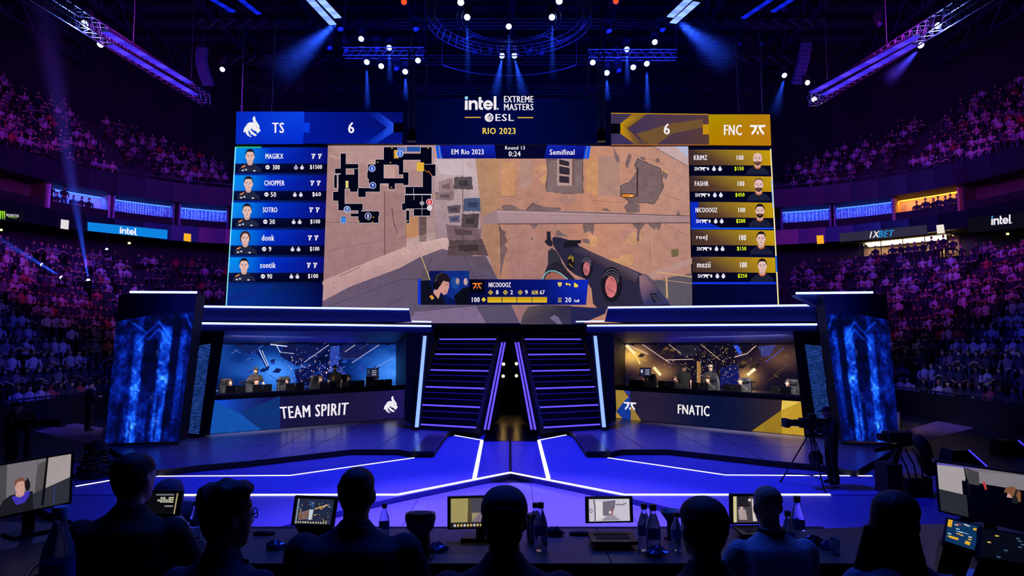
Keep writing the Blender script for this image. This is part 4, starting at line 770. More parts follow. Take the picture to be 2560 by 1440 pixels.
spirit_logo(pc, 630, 316, 52, (240, 238, 240), (4, 30, 180), 6); pc.text('TS', 681, 306.5, 709.5, 332.5, WT, 6); pc.text('6', 871, 305.5, 885, 333, WT, 6)
pc.build('picture', M_PIC, bl)
br, pc = screen('score_banner', 'wide gold score banner over the right statistics screen', [(1527, 282), (1925, 286), (1928, 364), (1528, 363)], YS-.3)
pc.poly([(1527, 282), (1772, 285), (1773, 363), (1528, 363)], [(62, 50, 84), (88, 58, 62), (86, 58, 48), (56, 48, 92)], 1, .15); pc.poly([(1771, 286), (1925, 286), (1928, 364), (1773, 363)], [(168, 142, 0), (182, 126, 16), (184, 120, 16), (178, 124, 0)], 2, .08)
pc.rect(1757, 311, 1772, 336, (196, 142, 20), 3); pc.poly([(1583, 283), (1551, 309), (1551, 334), (1590, 363), (1612, 363), (1570, 322), (1620, 283)], [(140, 100, 34), (190, 142, 10), (196, 140, 10), (120, 84, 50), (80, 60, 60), (130, 92, 34), (110, 80, 50)], 3); pc.rect(1527, 309, 1551, 334, (3, 3, 12), 4); pc.line([(1598, 302), (1568, 321), (1592, 338), (1624, 363)], 1.6, (70, 46, 34), 4); pc.line([(1528, 283), (1771, 286)], 2, (205, 150, 20), 5); pc.line([(1528, 362), (1773, 362.5)], 1.6, (200, 110, 40), 5); pc.poly([(1590, 335), (1680, 308), (1757, 298), (1757, 318), (1680, 334), (1640, 363), (1614, 363)], (112, 82, 48), 3, .1)
pc.text('6', 1660, 309, 1674, 336, WT, 6); pc.text('FNC', 1810.5, 312, 1854, 338, WT, 6); fang_logo(pc, 1894.5, 325.5, 40, (248, 246, 246), 6)
pc.build('picture', M_PIC, br)
# ---- centre title banner
bc, pc = screen('title_banner', 'dark blue hanging title banner with white lettering and gold date line', [(1042, 246), (1497, 246), (1500, 360), (1040, 360)], YS-.25, .1, 'banner')
pc.poly([(1042, 246), (1270, 246), (1270, 360), (1040, 360)], [(0, 4, 38), (0, 8, 68), (0, 8, 66), (0, 4, 44)], 1); pc.poly([(1270, 246), (1497, 246), (1500, 360), (1270, 360)], [(0, 8, 68), (0, 3, 36), (0, 4, 44), (0, 8, 66)], 1)
LG = (240, 232, 238)
def intel(pc, u, v, w_, h, c, dot, L=4, T=None):
    """the lowercase word with a square dot on the i; T maps (x, y) of the 978 x 400 design to pixels"""
    T = T or (lambda x, y: (u+x/978*w_, v+y/400*h)); q = lambda pts, cc=c, LL=L: pc.poly([T(x, y) for x, y in pts], cc, LL)
    q([(4, 8), (88, 8), (88, 90), (4, 90)], dot); q([(4, 122), (84, 122), (84, 396), (0, 396)])
    q([(112, 122), (190, 122), (190, 396), (112, 396)]); arc = [(180+0, 122)]
    q([(190, 150), (215, 126), (270, 116), (325, 132), (358, 165), (372, 215), (372, 396), (298, 396), (298, 240), (285, 205), (250, 188), (215, 198), (190, 230)])
    q([(398, 24), (474, 24), (474, 122), (526, 122), (526, 192), (474, 192), (474, 305), (490, 326), (526, 328), (520, 396), (455, 392), (415, 365), (398, 315)])
    ring = []
    for i in range(15): a = math.radians(28+i*(332)/14*.985); ring.append((670+140*math.cos(a), 257+142*math.sin(a)))
    inn = [(670+66*math.cos(math.radians(28+i*332/14*.985)), 257+68*math.sin(math.radians(28+i*332/14*.985))) for i in range(15)]
    for i in range(14): q([ring[i], ring[i+1], inn[i+1], inn[i]])
    q([(545, 228), (810, 228), (808, 286), (545, 286)])
    q([(832, 0), (908, 0), (908, 396), (832, 396)]); q([(950+26*math.cos(k*PI/5), 365+28*math.sin(k*PI/5)) for k in range(10)])
intel(pc, 1162, 240.5, 85, 34.5, LG, (150, 225, 255))
pc.text('EXTREME', 1260.5, 240, 1333, 256, LG, 4); pc.text('MASTERS', 1260.5, 259.5, 1333, 275.5, LG, 4)
pc.ell(1222.7, 293.8, 11.2, 11, LG, 4, 20)
for a, b, c in (((1224, 286), (1228, 287), (1216, 297)), ((1229.5, 289), (1231, 291.5), (1217, 300)), ((1231, 294.5), (1229.5, 298.5), (1219, 301.5))): pc.poly([a, b, c], (14, 14, 70), 5)
pc.text('ESL', 1239, 285, 1284.5, 302.5, LG, 4); pc.rect(1162, 292.3, 1202, 294.6, (240, 190, 60), 4); pc.rect(1294, 292.8, 1333, 295.2, (240, 190, 60), 4)
pc.text('RIO 2023', 1207, 319.5, 1288.5, 335, (250, 215, 95), 4)
pc.build('picture', M_PIC, bc)
# ================================================================ stands: suites, ribbon signs, crowd
def pth(side, s):
    if s < 24.5: return Vector((side*16.5, 14+s, 0)), Vector((side, 0, 0))
    a = (s-24.5)/15
    if a < PI/2: return Vector((side*16.5, 38.5, 0)), Vector((side*math.cos(a), math.sin(a), 0))
    return Vector((side*(16.5-(s-24.5-15*PI/2)), 38.5, 0)), Vector((0, 1, 0))
def ps(side, s, r, z): return bp(pth(side, s), r, z)
SS = np.arange(0, 60, .1)
def s_at(side, u, r, z):
    best = min(SS, key=lambda s: abs(proj(ps(side, s, r, z))[0]-u)); return float(best)
def seg(side, u0, u1, r, z, n=8):
    a, b = s_at(side, u0, r, z), s_at(side, u1, r, z); return [a+(b-a)*k/n for k in range(n+1)]
def strip(mb, side, S, r, z0, r1, z1):
    for a, b in zip(S, S[1:]): mb.quad(ps(side, a, r, z0), ps(side, b, r, z0), ps(side, b, r1, z1), ps(side, a, r1, z1))
    return mb
def dot_mat(name, rgb, rgb2, scale):
    m = mat(name, rgb, .6); nt = m.node_tree; b = nt.nodes['Principled BSDF']
    vo = nt.nodes.new('ShaderNodeTexVoronoi'); vo.inputs['Scale'].default_value = scale; vo.inputs['Randomness'].default_value = .25
    tc = [n for n in nt.nodes if n.type == 'TEX_COORD'][0]; nt.links.new(tc.outputs['Object'], vo.inputs['Vector'])
    rp = nt.nodes.new('ShaderNodeValToRGB'); rp.color_ramp.elements[0].position = .25; rp.color_ramp.elements[0].color = lin(rgb)+(1,); rp.color_ramp.elements[1].position = .5; rp.color_ramp.elements[1].color = lin(rgb2)+(1,)
    nt.links.new(vo.outputs['Distance'], rp.inputs[0]); nt.links.new(rp.outputs[0], b.inputs['Base Color']); return m
M_SUITE = dot_mat('suite_dotted_panel', (225, 228, 240), (70, 74, 110), 8.); M_CURT = mat('suite_curtain', (190, 190, 200), .8, 0, 6, .2); M_OCHRE = mat('suite_timber', (190, 150, 95), .7, 0, 6, .2)
M_SLED = emis('suite_strip_blue', (70, 120, 255), 2.2); M_OLED = emis('suite_strip_amber', (255, 190, 60), 2.4)
SU = [(-1, 97, 258, 'curtain', 'blue-lit hospitality suite with curtains, left of the dotted ones'), (-1, 270, 425, 'dots', 'wide blue dotted hospitality suite above the pale blue sign board'), (-1, 442, 568, 'dots', 'blue dotted hospitality suite nearest the left of the big screen'), (-1, -60, 85, 'dark', 'dim unlit hospitality suite at the left edge of the picture'),
      (1, 1950, 2076, 'dots', 'blue dotted hospitality suite nearest the right of the big screen'), (1, 2090, 2241, 'dots', 'wide blue dotted hospitality suite beside the amber one'), (1, 2243, 2416, 'amber', 'amber-lit hospitality suite with timber back wall on the right'), (1, 2428, 2620, 'dark', 'dim unlit hospitality suite at the right edge of the picture')]
SUITE_S = {}
for side, u0, u1, kind, lab in SU:
    S = seg(side, u0, u1, 15.6, 12.4, 10); SUITE_S[(side, u0)] = S; mid = ps(side, S[5], 16, 11.6)
    su = thing('hospitality_suite', lab, 'suite', mid)
    m = {'curtain': M_CURT, 'dots': M_SUITE, 'amber': M_OCHRE, 'dark': mat('suite_dark_wall', (70, 55, 45), .7)}[kind]
    strip(MB(), side, S, 16.0, 11.64, 16.0, 13.3).build('back_wall', m, su)
    for e in (S[0], S[-1]): MB().prism([ps(side, e, 14.7, 11.64), ps(side, e, 16.0, 11.64), ps(side, e, 16.0, 13.3), ps(side, e, 14.7, 13.3)], pth(side, e)[1].cross(Vector((0, 0, 1)))*.12).build('side_wall', m, su)
    if kind != 'dark':
        strip(MB(), side, S, 15.9, 13.17, 15.8, 13.24).build('ceiling_strip', M_OLED if kind == 'amber' else M_SLED, su)
        c = ps(side, S[5], 15.3, 13.15); nrm = pth(side, S[5])[1]
        lt = area('suite_lamp', c, c+nrm*.5-Vector((0, 0, .9)), (ps(side, S[0], 16, 0)-ps(side, S[-1], 16, 0)).length*.9, .1, (1, .5, .06) if kind == 'amber' else (.03, .12, 1), 70 if kind == 'amber' else 90)
        lt.rotation_euler = Matrix((nrm.cross(Vector((0, 0, 1))).normalized(), (nrm*.9+Vector((0, 0, .45))).normalized(), -(nrm*.45-Vector((0, 0, .9))).normalized())).transposed().to_euler()
    strip(MB(), side, S, 14.7, 11.62, 14.72, 12.2).build('counter', M_BLACK, su)
    if kind in ('curtain', 'amber'):
        for k in range(1, 10):
            if kind == 'amber' and k in (2, 3): continue
            for q in (0, .33, .66): e = S[k]+(S[k-1]-S[k])*q; MB().tube(ps(side, e, 15.92, 11.7), ps(side, e, 15.92, 12.95), .05, n=6).build('curtain_fold', m, su)
    if kind == 'dots':
        for k in range(1, 9):
            p = ps(side, S[k], 15.1, 11.62); MB().box(p+Vector((0, 0, .3)), (.5, .4, .12), math.atan2(pth(side, S[k])[1].y, pth(side, S[k])[1].x)).box(p+pth(side, S[k])[1]*.0+Vector((0, 0, .15)), (.1, .1, .3)).build('stool', M_BLACK, su)
# ribbon board signs
def rib_pic(side, u0, u1, r=14.2):
    a, b = ps(side, s_at(side, u0, r, 11), r, 11), ps(side, s_at(side, u1, r, 11), r, 11)
    d = (b-a); return Pic(a, Vector((d.y, -d.x, 0)), .012), (a+b)/2-Vector((0, 0, .5))
def sign(label, side, u0, u1, quad, col, deco=None, g=0):
    pc, c = rib_pic(side, u0, u1); t_ = thing('ribbon_sign', label, 'sign', c)
    P = [pc.pt(u, v, 0) for u, v in quad]; MB().prism(P, -pc.n*.06).build('board', M_BLACK, t_)
    pc.poly(quad, col, 1, g)
    if deco: deco(pc)
    pc.build('print', M_PIC_LOW, t_)
def shear(q):
    TL, TR, BR, BL = q; return lambda x, y: bil(TL, TR, BR, BL, x/978, y/400)
sign('long pale blue ribbon sign with white lowercase lettering on the left balcony', -1, 219, 419, [(219, 555), (419, 575), (418, 598), (219, 577)], (14, 130, 225), lambda pc: intel(pc, 0, 0, 1, 1, (250, 245, 255), (250, 245, 255), 3, shear(((300, 567), (343, 571), (343, 589), (299, 583)))))
sign('small square white light box on the left balcony ribbon', -1, 150, 173, [(152.5, 548), (172.5, 551), (171, 574), (151, 571)], (226, 218, 222))
sign('small square orange light box on the left balcony ribbon', -1, 457, 478, [(460, 583), (477.5, 585), (477.5, 604.5), (459, 602)], (250, 178, 40))
sign('small square orange light box on the right balcony ribbon', 1, 2040, 2062, [(2041, 589), (2058.5, 588), (2060, 609), (2043, 610)], (250, 178, 40))
sign('small square white light box on the right balcony ribbon', 1, 2339, 2363, [(2340.5, 563), (2359, 561), (2362.5, 582.5), (2343, 584.5)], (236, 228, 214))
def mon(pc):
    for x in (0, 5, 10): pc.poly([(x-1, 527+x*.1), (x+3, 527+x*.1), (x+2.6, 546+x*.2), (x+1, 549), (x, 540)], (150, 215, 40), 3)
    pc.textq('MONSTER', (16, 534), (47.5, 537), (47.5, 543), (16, 541), (225, 215, 235), 3); pc.textq('ENERGY', (21, 541), (43, 544), (43, 546.5), (21, 543.5), (150, 215, 40), 3)
sign('dark ribbon sign with a green claw-mark emblem at the far left', -1, -40, 60, [(-40, 519), (60, 531), (60, 556), (-40, 545)], (10, 10, 26), mon)
def xb(pc):
    pc.textq('1X', (2178, 579), (2199, 577), (2196, 593), (2174, 595), (240, 238, 245), 3); pc.textq('BET', (2200, 577), (2235, 575), (2232, 591), (2196, 593.5), (30, 150, 225), 3)
sign('grey ribbon sign with slanted white and blue lettering above the lounge', 1, 2098, 2319, [(2098, 584), (2317, 562), (2319, 585), (2100, 605)], (46, 42, 66), xb)
sign('dark ribbon sign with white lowercase lettering at the far right', 1, 2420, 2620, [(2420, 545), (2600, 526), (2600, 566), (2422, 582)], (12, 11, 24), lambda pc: intel(pc, 0, 0, 1, 1, (240, 234, 245), (60, 160, 230), 3, shear(((2478, 540), (2530, 536), (2530, 559), (2478, 563)))))
# exit signs
for i, (side, u, v, d, c, lab) in enumerate(((-1, 383, 371, 60, (255, 225, 140), 'small glowing exit sign high on the dark wall, left one of two at upper left'), (-1, 492, 388, 60, (255, 225, 140), 'small glowing exit sign high on the dark wall, right one of two at upper left'), (1, 2029, 396, 60, (255, 225, 140), 'small glowing exit sign nearest the right of the big screen'), (1, 2135, 380, 60, (255, 225, 140), 'small glowing exit sign above the upper right crowd'), (-1, 324, 608, 46, (225, 240, 130), 'small green-yellow exit sign under the pale blue sign board'), (-1, 4, 575, 42, (240, 235, 130), 'small yellow exit sign at the left edge under the ribbon'), (1, 2518, 585, 42, (205, 235, 130), 'small green exit sign under the far right ribbon sign'))):
    p = at_y(u, v, d); w_ = 6.5*d/F
    e = thing('exit_sign', lab, 'exit sign', p-Vector((0, 0, w_*.5)))
    MB().box(p, (w_*1.25, .06, w_*1.0)).build('case', M_DARK, e); MB().box(p+Vector((0, -.04, 0)), (w_, .02, w_*.75)).build('lit_face', emis('exit_glow_%d' % (i % 4), c, 2.5, False), e)
    MB().tube(p+Vector((0, 0, w_*.5)), Vector((p.x, p.y, 29.1 if d > 50 else p.z+w_*.5+.35)), .015, n=5).build('hanger', M_DARK, e)
# stairwell boxes in the upper tier
for side, q, sg in ((-1, ((298, 412), (360, 421), (352, 447), (318, 447)), (320, 438)), (1, ((2161, 432), (2220, 423), (2206, 447), (2163, 455)), (2196, 449))):
    d = 52.5; vb = thing('stairwell_box', f'pale concrete stairwell housing in the upper {"left" if side < 0 else "right"} stands', 'stairwell', at_y(q[3][0], 470, d))
    MB().prism([at_y(u, v, d) for u, v in q], (0, 1.6, .2)).build('roof', mat('stairwell_pale', (150, 145, 165), .7), vb)
    MB().prism([at_y(u, v, d+.3) for u, v in ((q[3][0]-4, q[3][1]), (q[2][0], q[2][1]), (q[2][0]+4, 480), (q[3][0]-6, 480))], (0, 1.2, 0)).build('opening', mat('stairwell_inside', (60, 58, 44), .7), vb)
    p = at_y(*sg, d-.15); MB().box(p, (.28, .05, .15)).build('exit_plate', emis('exit_glow_2', (225, 240, 130), 2.5, False), vb)
    for s_ in (-1, 1):
        x = q[2][0] if s_ > 0 else q[3][0]; MB().tube(at_y(x+s_*6, 455, d-.6), at_y(x+s_*34, 492 if side*s_ < 0 else 478, d-2.2), .04, n=6).build('handrail', M_STEEL, vb)
# lounge window on the right
S = seg(1, 2158, 2388, 16.2, 9.5, 8)
lg = thing('lounge', 'warmly lit glazed lounge under the right balcony, guests in silhouette', 'lounge', ps(1, S[4], 16.2, 8.9))
strip(MB(), 1, S, 16.75, 8.95, 16.75, 10.35).build('back_wall', mat('lounge_wall', (160, 140, 105), .7, 0, 1.2, .5), lg)
strip(MB(), 1, S, 15.2, 10.36, 16.75, 10.36).build('lounge_ceiling', mat('lounge_ceiling', (150, 140, 120), .5), lg)
gm = mat('window_glass', (255, 255, 255), .05); b_ = gm.node_tree.nodes['Principled BSDF']; b_.inputs['Transmission Weight'].default_value = 1; b_.inputs['IOR'].default_value = 1.05; b_.inputs['Specular IOR Level'].default_value = .2
strip(strip(MB(), 1, S, 14.3, 8.3, 14.3, 9.2), 1, S, 14.3, 9.2, 14.5, 9.2).build('sill_wall', M_BLACK, lg)
for a, b in zip(S[::2], S[2::2]): MB().quad(ps(1, a, 15.25, 8.95), ps(1, b, 15.25, 8.95), ps(1, b, 15.25, 10.35), ps(1, a, 15.25, 10.35)).build('pane', gm, lg)
for a in S[::2]: MB().tube(ps(1, a, 15.24, 8.95), ps(1, a, 15.24, 10.36), .035, n=5).build('mullion', M_DARK, lg)
RR = random.Random(3)
for k in range(12):
    e = S[0]+(S[-1]-S[0])*RR.random(); MB().ball(ps(1, e, RR.uniform(15.6, 16.6), 10.28), .03, n=6, m=4).build('ceiling_lamp', emis('lounge_bulb', (255, 235, 190), 9), lg)
for k in range(9):
    e = S[0]+(S[-1]-S[0])*(.05+.1*k); MB().lathe([(.02, 0), (.1, .08), (.12, .22), (.02, .24)], ps(1, e, 16.5, 9.15), 8).build('table_lamp', emis('lounge_lamp', (255, 200, 110), 1.6, False), lg)
c = ps(1, S[4], 16.0, 10.25); l = area('lounge_light', c, c-Vector((0, 0, 1))+pth(1, S[4])[1]*.3, 5.5, .8, (1, .72, .4), 110); l.rotation_euler.z = math.atan2(pth(1, S[4])[1].y, pth(1, S[4])[1].x)+PI/2
# ---------------------------------------------------------------- spectators
def fig(seed, pose, pal):
    """low-polygon figure, feet at the origin, facing +y"""
    R = random.Random(seed); mb = MB()
    skin = tuple(lin(R.choice([(185, 146, 126), (165, 128, 104), (195, 158, 140), (125, 86, 66)])))+(.0,)
    hair = tuple(lin(R.choice([(25, 18, 16), (45, 30, 22), (80, 55, 35), (140, 105, 60), (20, 20, 26)])))+(0.,)
    shirt = tuple(lin({'pale': R.choice([(162, 154, 168), (140, 136, 150), (168, 156, 156)]), 'dark': R.choice([(28, 28, 36), (45, 42, 60), (30, 36, 50)]), 'grey': R.choice([(92, 88, 104), (70, 70, 95), (108, 92, 100)]), 'red': R.choice([(150, 60, 60), (160, 85, 60)]), 'blue': (60, 100, 205)}[pal]))+(.15,)
    pants = tuple(lin(R.choice([(30, 32, 45), (50, 55, 80), (22, 22, 26)])))+(0.,)
    def ring(c, a, b, n=6): return [Vector((c[0]+a*math.cos(2*PI*i/n), c[1]+b*math.sin(2*PI*i/n), c[2])) for i in range(n)]
    lean = R.uniform(-.06, .1)
    if pose == 'stand': h0 = .95; legs = [((s*.1, 0, .95), (s*.11, .02, .5), (s*.12, -.02, .03)) for s in (-1, 1)]
    else: h0 = .46; legs = [((s*.1, 0, .5), (s*.15, .42, .5), (s*.15, .40, .05)) for s in (-1, 1)]
    mb.loft([ring((0, -.02, h0-.03), .17, .13), ring((0, lean*.3, h0+.2), .165, .115), ring((0, lean*.8, h0+.42), .21, .12), ring((0, lean, h0+.53), .12, .08), ring((0, lean, h0+.58), .055, .055)], True, shirt)
    hz = h0+.72; hy = lean+.03
    mb.loft([ring((0, hy, hz-.115), .04, .05), ring((0, hy, hz-.06), .066, .085), ring((0, hy, hz+.02), .077, .098)], True, skin)
    mb.loft([ring((0, hy-.012, hz+.015), .084, .1), ring((0, hy-.015, hz+.075), .072, .088), ring((0, hy-.015, hz+.115), .03, .04)], True, hair)
    mb.loft([ring((0, hy-.06, hz-.06), .06, .045), ring((0, hy-.05, hz+.02), .08, .06)], True, hair)
    for a, b, c in legs: mb.tube(a, b, .085, .065, 5, True, pants); mb.tube(b, c, .06, .045, 5, True, pants)
    for s in (-1, 1):
        sh = Vector((s*.21, lean, h0+.47))
        if pose == 'up' or (pose == 'half' and s > 0): el = sh+Vector((s*.1, .12, .12)); wr = el+Vector((-s*.02, .05, .25))
        elif pose == 'clap': el = sh+Vector((s*.06, .1, -.24)); wr = Vector((s*.03, .32, h0+.36))
        else: el = sh+Vector((s*.06, .06, -.26)); wr = Vector((s*.09, .3, h0+.12 if pose != 'stand' else h0+.05))
        mb.tube(sh, el, .06, .045, 5, True, shirt); mb.tube(el, wr, .04, .034, 5, True, skin if R.random() < .7 else shirt); mb.ball(wr, .045, n=5, m=3, col=skin)
    return mb
VAR = []; PALS = ['pale' if i % 7 in (0, 3) else 'grey' if i % 7 == 5 else 'dark' for i in range(30)]; PALS[9] = 'red'
for i in range(30): VAR.append((fig(i, ('sit', 'sit', 'clap', 'sit', 'sit', 'clap')[i % 6] if i % 14 != 6 else 'half', PALS[i]), PALS[i]))
STAND = [fig(100+i, 'stand', 'dark') for i in range(4)]; SITD = [fig(120+i, 'sit', 'dark') for i in range(3)]
M_CROWD = attr_mat('crowd_cloth', 'diffuse', 1, 20)
def hidden(u, v):
    if u < -40 or u > 2600 or v > 1145 or v < -20: return True
    if 575 < u < 1942 and 270 < v < 780: return True
    if 300 < u < 2212 and v > 742: return True
    if 270 < u < 2245 and v > 1000: return True
    if 505 < u < 2030 and v > 765: return True
    return False
cand = []
R = random.Random(11)
for side in (-1, 1):
    for lower in (True, False):
        for i in range(LN if lower else 15):
            s = 4+R.random()
            while s < 50:
                s += .58+R.uniform(-.03, .03)
                nd = pth(side, s)
                if (s+i*0) % 8.6 < 1.0: continue
                if lower: r, z = LR0+LD*i+.42, LZ0+LH*i
                else:
                    if i >= upper_rows(nd)-0: continue
                    r, z = UR0+UD*i-.08, UZ0+UH*i
                if R.random() > (.9 if lower else .86): continue
                if not lower and i == 0 and R.random() < .3: continue
                p = bp(nd, r, z)
                # rows thin out along the arc for the shorter inner radius
                if s > 24.5 and R.random() > min(1, r/15+.05): continue
                u, v, f = proj(p+Vector((0, 0, .9)))
                if f < 1 or hidden(u, v): continue
                if not lower and side < 0 and 292 < u < 372 and 405 < v < 478: continue
                if not lower and side > 0 and 2150 < u < 2228 and 415 < v < 482: continue
                if lower and side > 0 and 2150 < u < 2395 and 585 < v < 640 and i > 12: continue
                ang = math.atan2(13-p.y, 0-p.x)-PI/2+R.uniform(-.4, .4)
                cand.append((f, p, ang, R.randrange(30), side, lower))
cand.sort(key=lambda c: c[0])
vm = []
for k, (mb, pal) in enumerate(VAR):
    me = mb.mesh('spectator'); me.materials.append(M_CROWD); vm.append(me)
PN = {'grey': 'a grey top', 'pale': 'a pale top', 'dark': 'a dark top', 'blue': 'a blue top', 'red': 'a red top'}
for f, p, ang, k, side, lower in cand[:300]:
    o = bpy.data.objects.new('spectator', vm[k]); COL.objects.link(o); o.location = p; o.rotation_euler = (0, 0, ang)
    sd = 'left' if side < 0 else 'right'; lab = f'spectator in {PN[VAR[k][1]]}, front rows of the {sd} lower stands'
    tag(o, lab, 'person', lab.replace('spectator', 'spectators'))
va = []
for mb, pal in VAR:
    V = np.array([tuple(x) for x in mb.v], np.float32); va.append((V, mb.f, mb.c))
for side in (-1, 1):
    VV = []; FL = []; FN = []; CC = []; off = 0
    for f, p, ang, k, sd, lower in cand[300:]:
        if sd != side: continue
        V, fs, cs = va[k]; c, s_ = math.cos(ang), math.sin(ang)
        VV.append(np.stack([V[:, 0]*c-V[:, 1]*s_+p.x, V[:, 0]*s_+V[:, 1]*c+p.y, V[:, 2]+p.z], 1))
        key = ('f', k)
        if key not in TXT: TXT[key] = (np.concatenate([np.array(x) for x in fs]), np.array([len(x) for x in fs]), np.concatenate([np.repeat([cc], len(x), 0) for x, cc in zip(fs, cs)]))
        a, n, col = TXT[key]; FL.append(a+off); FN.append(n); CC.append(col); off += len(V)
    VV = np.concatenate(VV); FL = np.concatenate(FL).astype(np.int32); FN = np.concatenate(FN).astype(np.int32); CC = np.concatenate(CC).astype(np.float32)
    me = bpy.data.meshes.new('crowd'); me.vertices.add(len(VV)); me.vertices.foreach_set('co', VV.ravel()); me.loops.add(len(FL)); me.loops.foreach_set('vertex_index', FL); me.polygons.add(len(FN))
    me.polygons.foreach_set('loop_start', np.concatenate([[0], np.cumsum(FN)[:-1]]).astype(np.int32)); me.polygons.foreach_set('use_smooth', np.ones(len(FN), bool))
    me.update(calc_edges=True); ca = me.color_attributes.new('Col', 'FLOAT_COLOR', 'CORNER'); ca.data.foreach_set('color', CC.ravel()); me.materials.append(M_CROWD)
    o = bpy.data.objects.new('crowd', me); COL.objects.link(o); o['kind'] = 'stuff'; tag(o, f'dense seated crowd filling the {"left" if side < 0 else "right"} stands, lit violet', 'crowd')
print('CROWD', len(cand))
# guests standing in the suites and the lounge
def guest(mb, p, ang, label, group=None):
    me = mb.mesh('guest'); me.materials.append(M_CROWD); o = bpy.data.objects.new('guest', me); COL.objects.link(o); o.location = p; o.rotation_euler = (0, 0, ang); tag(o, label, 'person', group)
for k, (u, lab) in enumerate(((115, 'tall guest standing at the left end of the blue curtained suite'), (132, 'guest second from the left in the blue curtained suite'), (151, 'guest third from the left in the blue curtained suite'), (175, 'guest fourth from the left in the blue curtained suite'), (194, 'guest fifth from the left in the blue curtained suite'), (214, 'guest at the right end of the blue curtained suite'))):
    s = s_at(-1, u, 15.5, 12.3); guest(STAND[k % 4] if k in (0, 2) else SITD[k % 3], ps(-1, s, 15.15, 11.64), math.atan2(20-30, 20)-PI/2, lab)
for k, (u, lab) in enumerate(((2299, 'leftmost guest silhouetted in the amber suite'), (2322, 'second guest from the left in the amber suite'), (2340, 'third guest from the left in the amber suite'), (2352, 'guest in the middle of the amber suite'), (2371, 'third guest from the right in the amber suite'), (2385, 'second guest from the right in the amber suite'), (2402, 'rightmost guest silhouetted in the amber suite'))):
    s = s_at(1, u, 15.5, 12.3); guest(SITD[k % 3], ps(1, s, 15.15, 11.64+(.1 if k % 2 else 0)), PI*.7, lab)
ORD = ('first', 'second', 'third', 'fourth', 'fifth', 'sixth', 'seventh', 'eighth', 'ninth', 'tenth')
for k, u in enumerate((2188, 2230, 2249, 2267, 2286, 2303, 2324, 2345, 2356, 2377)):
    s = s_at(1, u, 14.4, 9.5); guest(SITD[k % 3] if k not in (6, 8) else STAND[k % 4], ps(1, s, 14.6, 8.42+(.25 if k not in (6, 8) else 0)), PI*.7, f'{ORD[k]} guest from the left silhouetted at the lounge window')
# ================================================================ lighting rig
def truss(mb, p0, p1, w_=.4, n=12, r=.028, rb=.016):
    p0, p1 = Vector(p0), Vector(p1); x, y, d = ortho(p1-p0); C = [(x*a+y*b)*(w_/2) for a, b in ((1, 1), (-1, 1), (-1, -1), (1, -1))]
    for c in C: mb.tube(p0+c, p1+c, r, n=6)
    for k in range(n):
        a, b = p0.lerp(p1, k/n), p0.lerp(p1, (k+1)/n); m = (a+b)/2
        for i in range(4): mb.tube(a+C[i], m+C[(i+1) % 4], rb, n=4); mb.tube(m+C[(i+1) % 4], b+C[i], rb, n=4)
    return mb
ZR = 16.0
for side, nm, A, B, bars in ((-1, 'left', (60, -40), (515, 250), (((262, 80), (476, 208)), ((277, 113), (490, 238)))), (1, 'right', (2500, -40), (2030, 254), (((2292, 92), (2030, 232)), ((2285, 113), (2058, 238))))):
    p0, p1 = at_z(*A, ZR), at_z(*B, ZR)
    tr = thing('side_truss', f'long lit lighting truss slanting over the {nm} stands', 'truss', (p0+p1)/2-Vector((0, 0, .3)))
    m_ = p0.lerp(p1, .52); truss(MB(), p0, p1, .55, 26, .035, .02).build('frame', M_STEEL, tr)
    mb = MB()
    for k in (.12, .5, .88): q = p0.lerp(p1, k); MB().tube(q, q+Vector((0, 0, 12.5)), .01, n=5).build('hanging_cable', M_STEEL, tr)
    for k, (a, b) in enumerate(bars):
        a, b = at_z(*a, ZR-.35), at_z(*b, ZR-.35); x, y, d = ortho(b-a)
        lb = thing('led_batten', f'{"upper" if k == 0 else "lower"} of the two long violet LED battens under the {nm} truss', 'light batten', (a+b)/2-Vector((0, 0, .1)))
        MB().box((a+b)/2+Vector((0, 0, .06)), ((b-a).length, .42, .1), math.atan2(d.y, d.x)).build('housing', M_DARK, lb)
        n = 12
        for i in range(n): q0, q1 = a.lerp(b, (i+.03)/n), a.lerp(b, (i+.97)/n); MB().box((q0+q1)/2, ((q1-q0).length, .36, .03), math.atan2(d.y, d.x)).build('light_cell', emis('batten_violet_%d' % (i % 3), ((70, 45, 235), (85, 60, 250), (60, 40, 215))[i % 3], 1.1), lb)
    q = at_z(A[0]+(B[0]-A[0])*.34, A[1]+(B[1]-A[1])*.34, ZR)
    d = bpy.data.lights.new('truss_glow_light', 'POINT'); d.color = (.15, .2, 1); d.energy = 420; d.shadow_soft_size = .2
    o = bpy.data.objects.new('truss_glow_light', d); COL.objects.link(o); o.location = p0.lerp(p1, .28)-Vector((0, .3, .5))
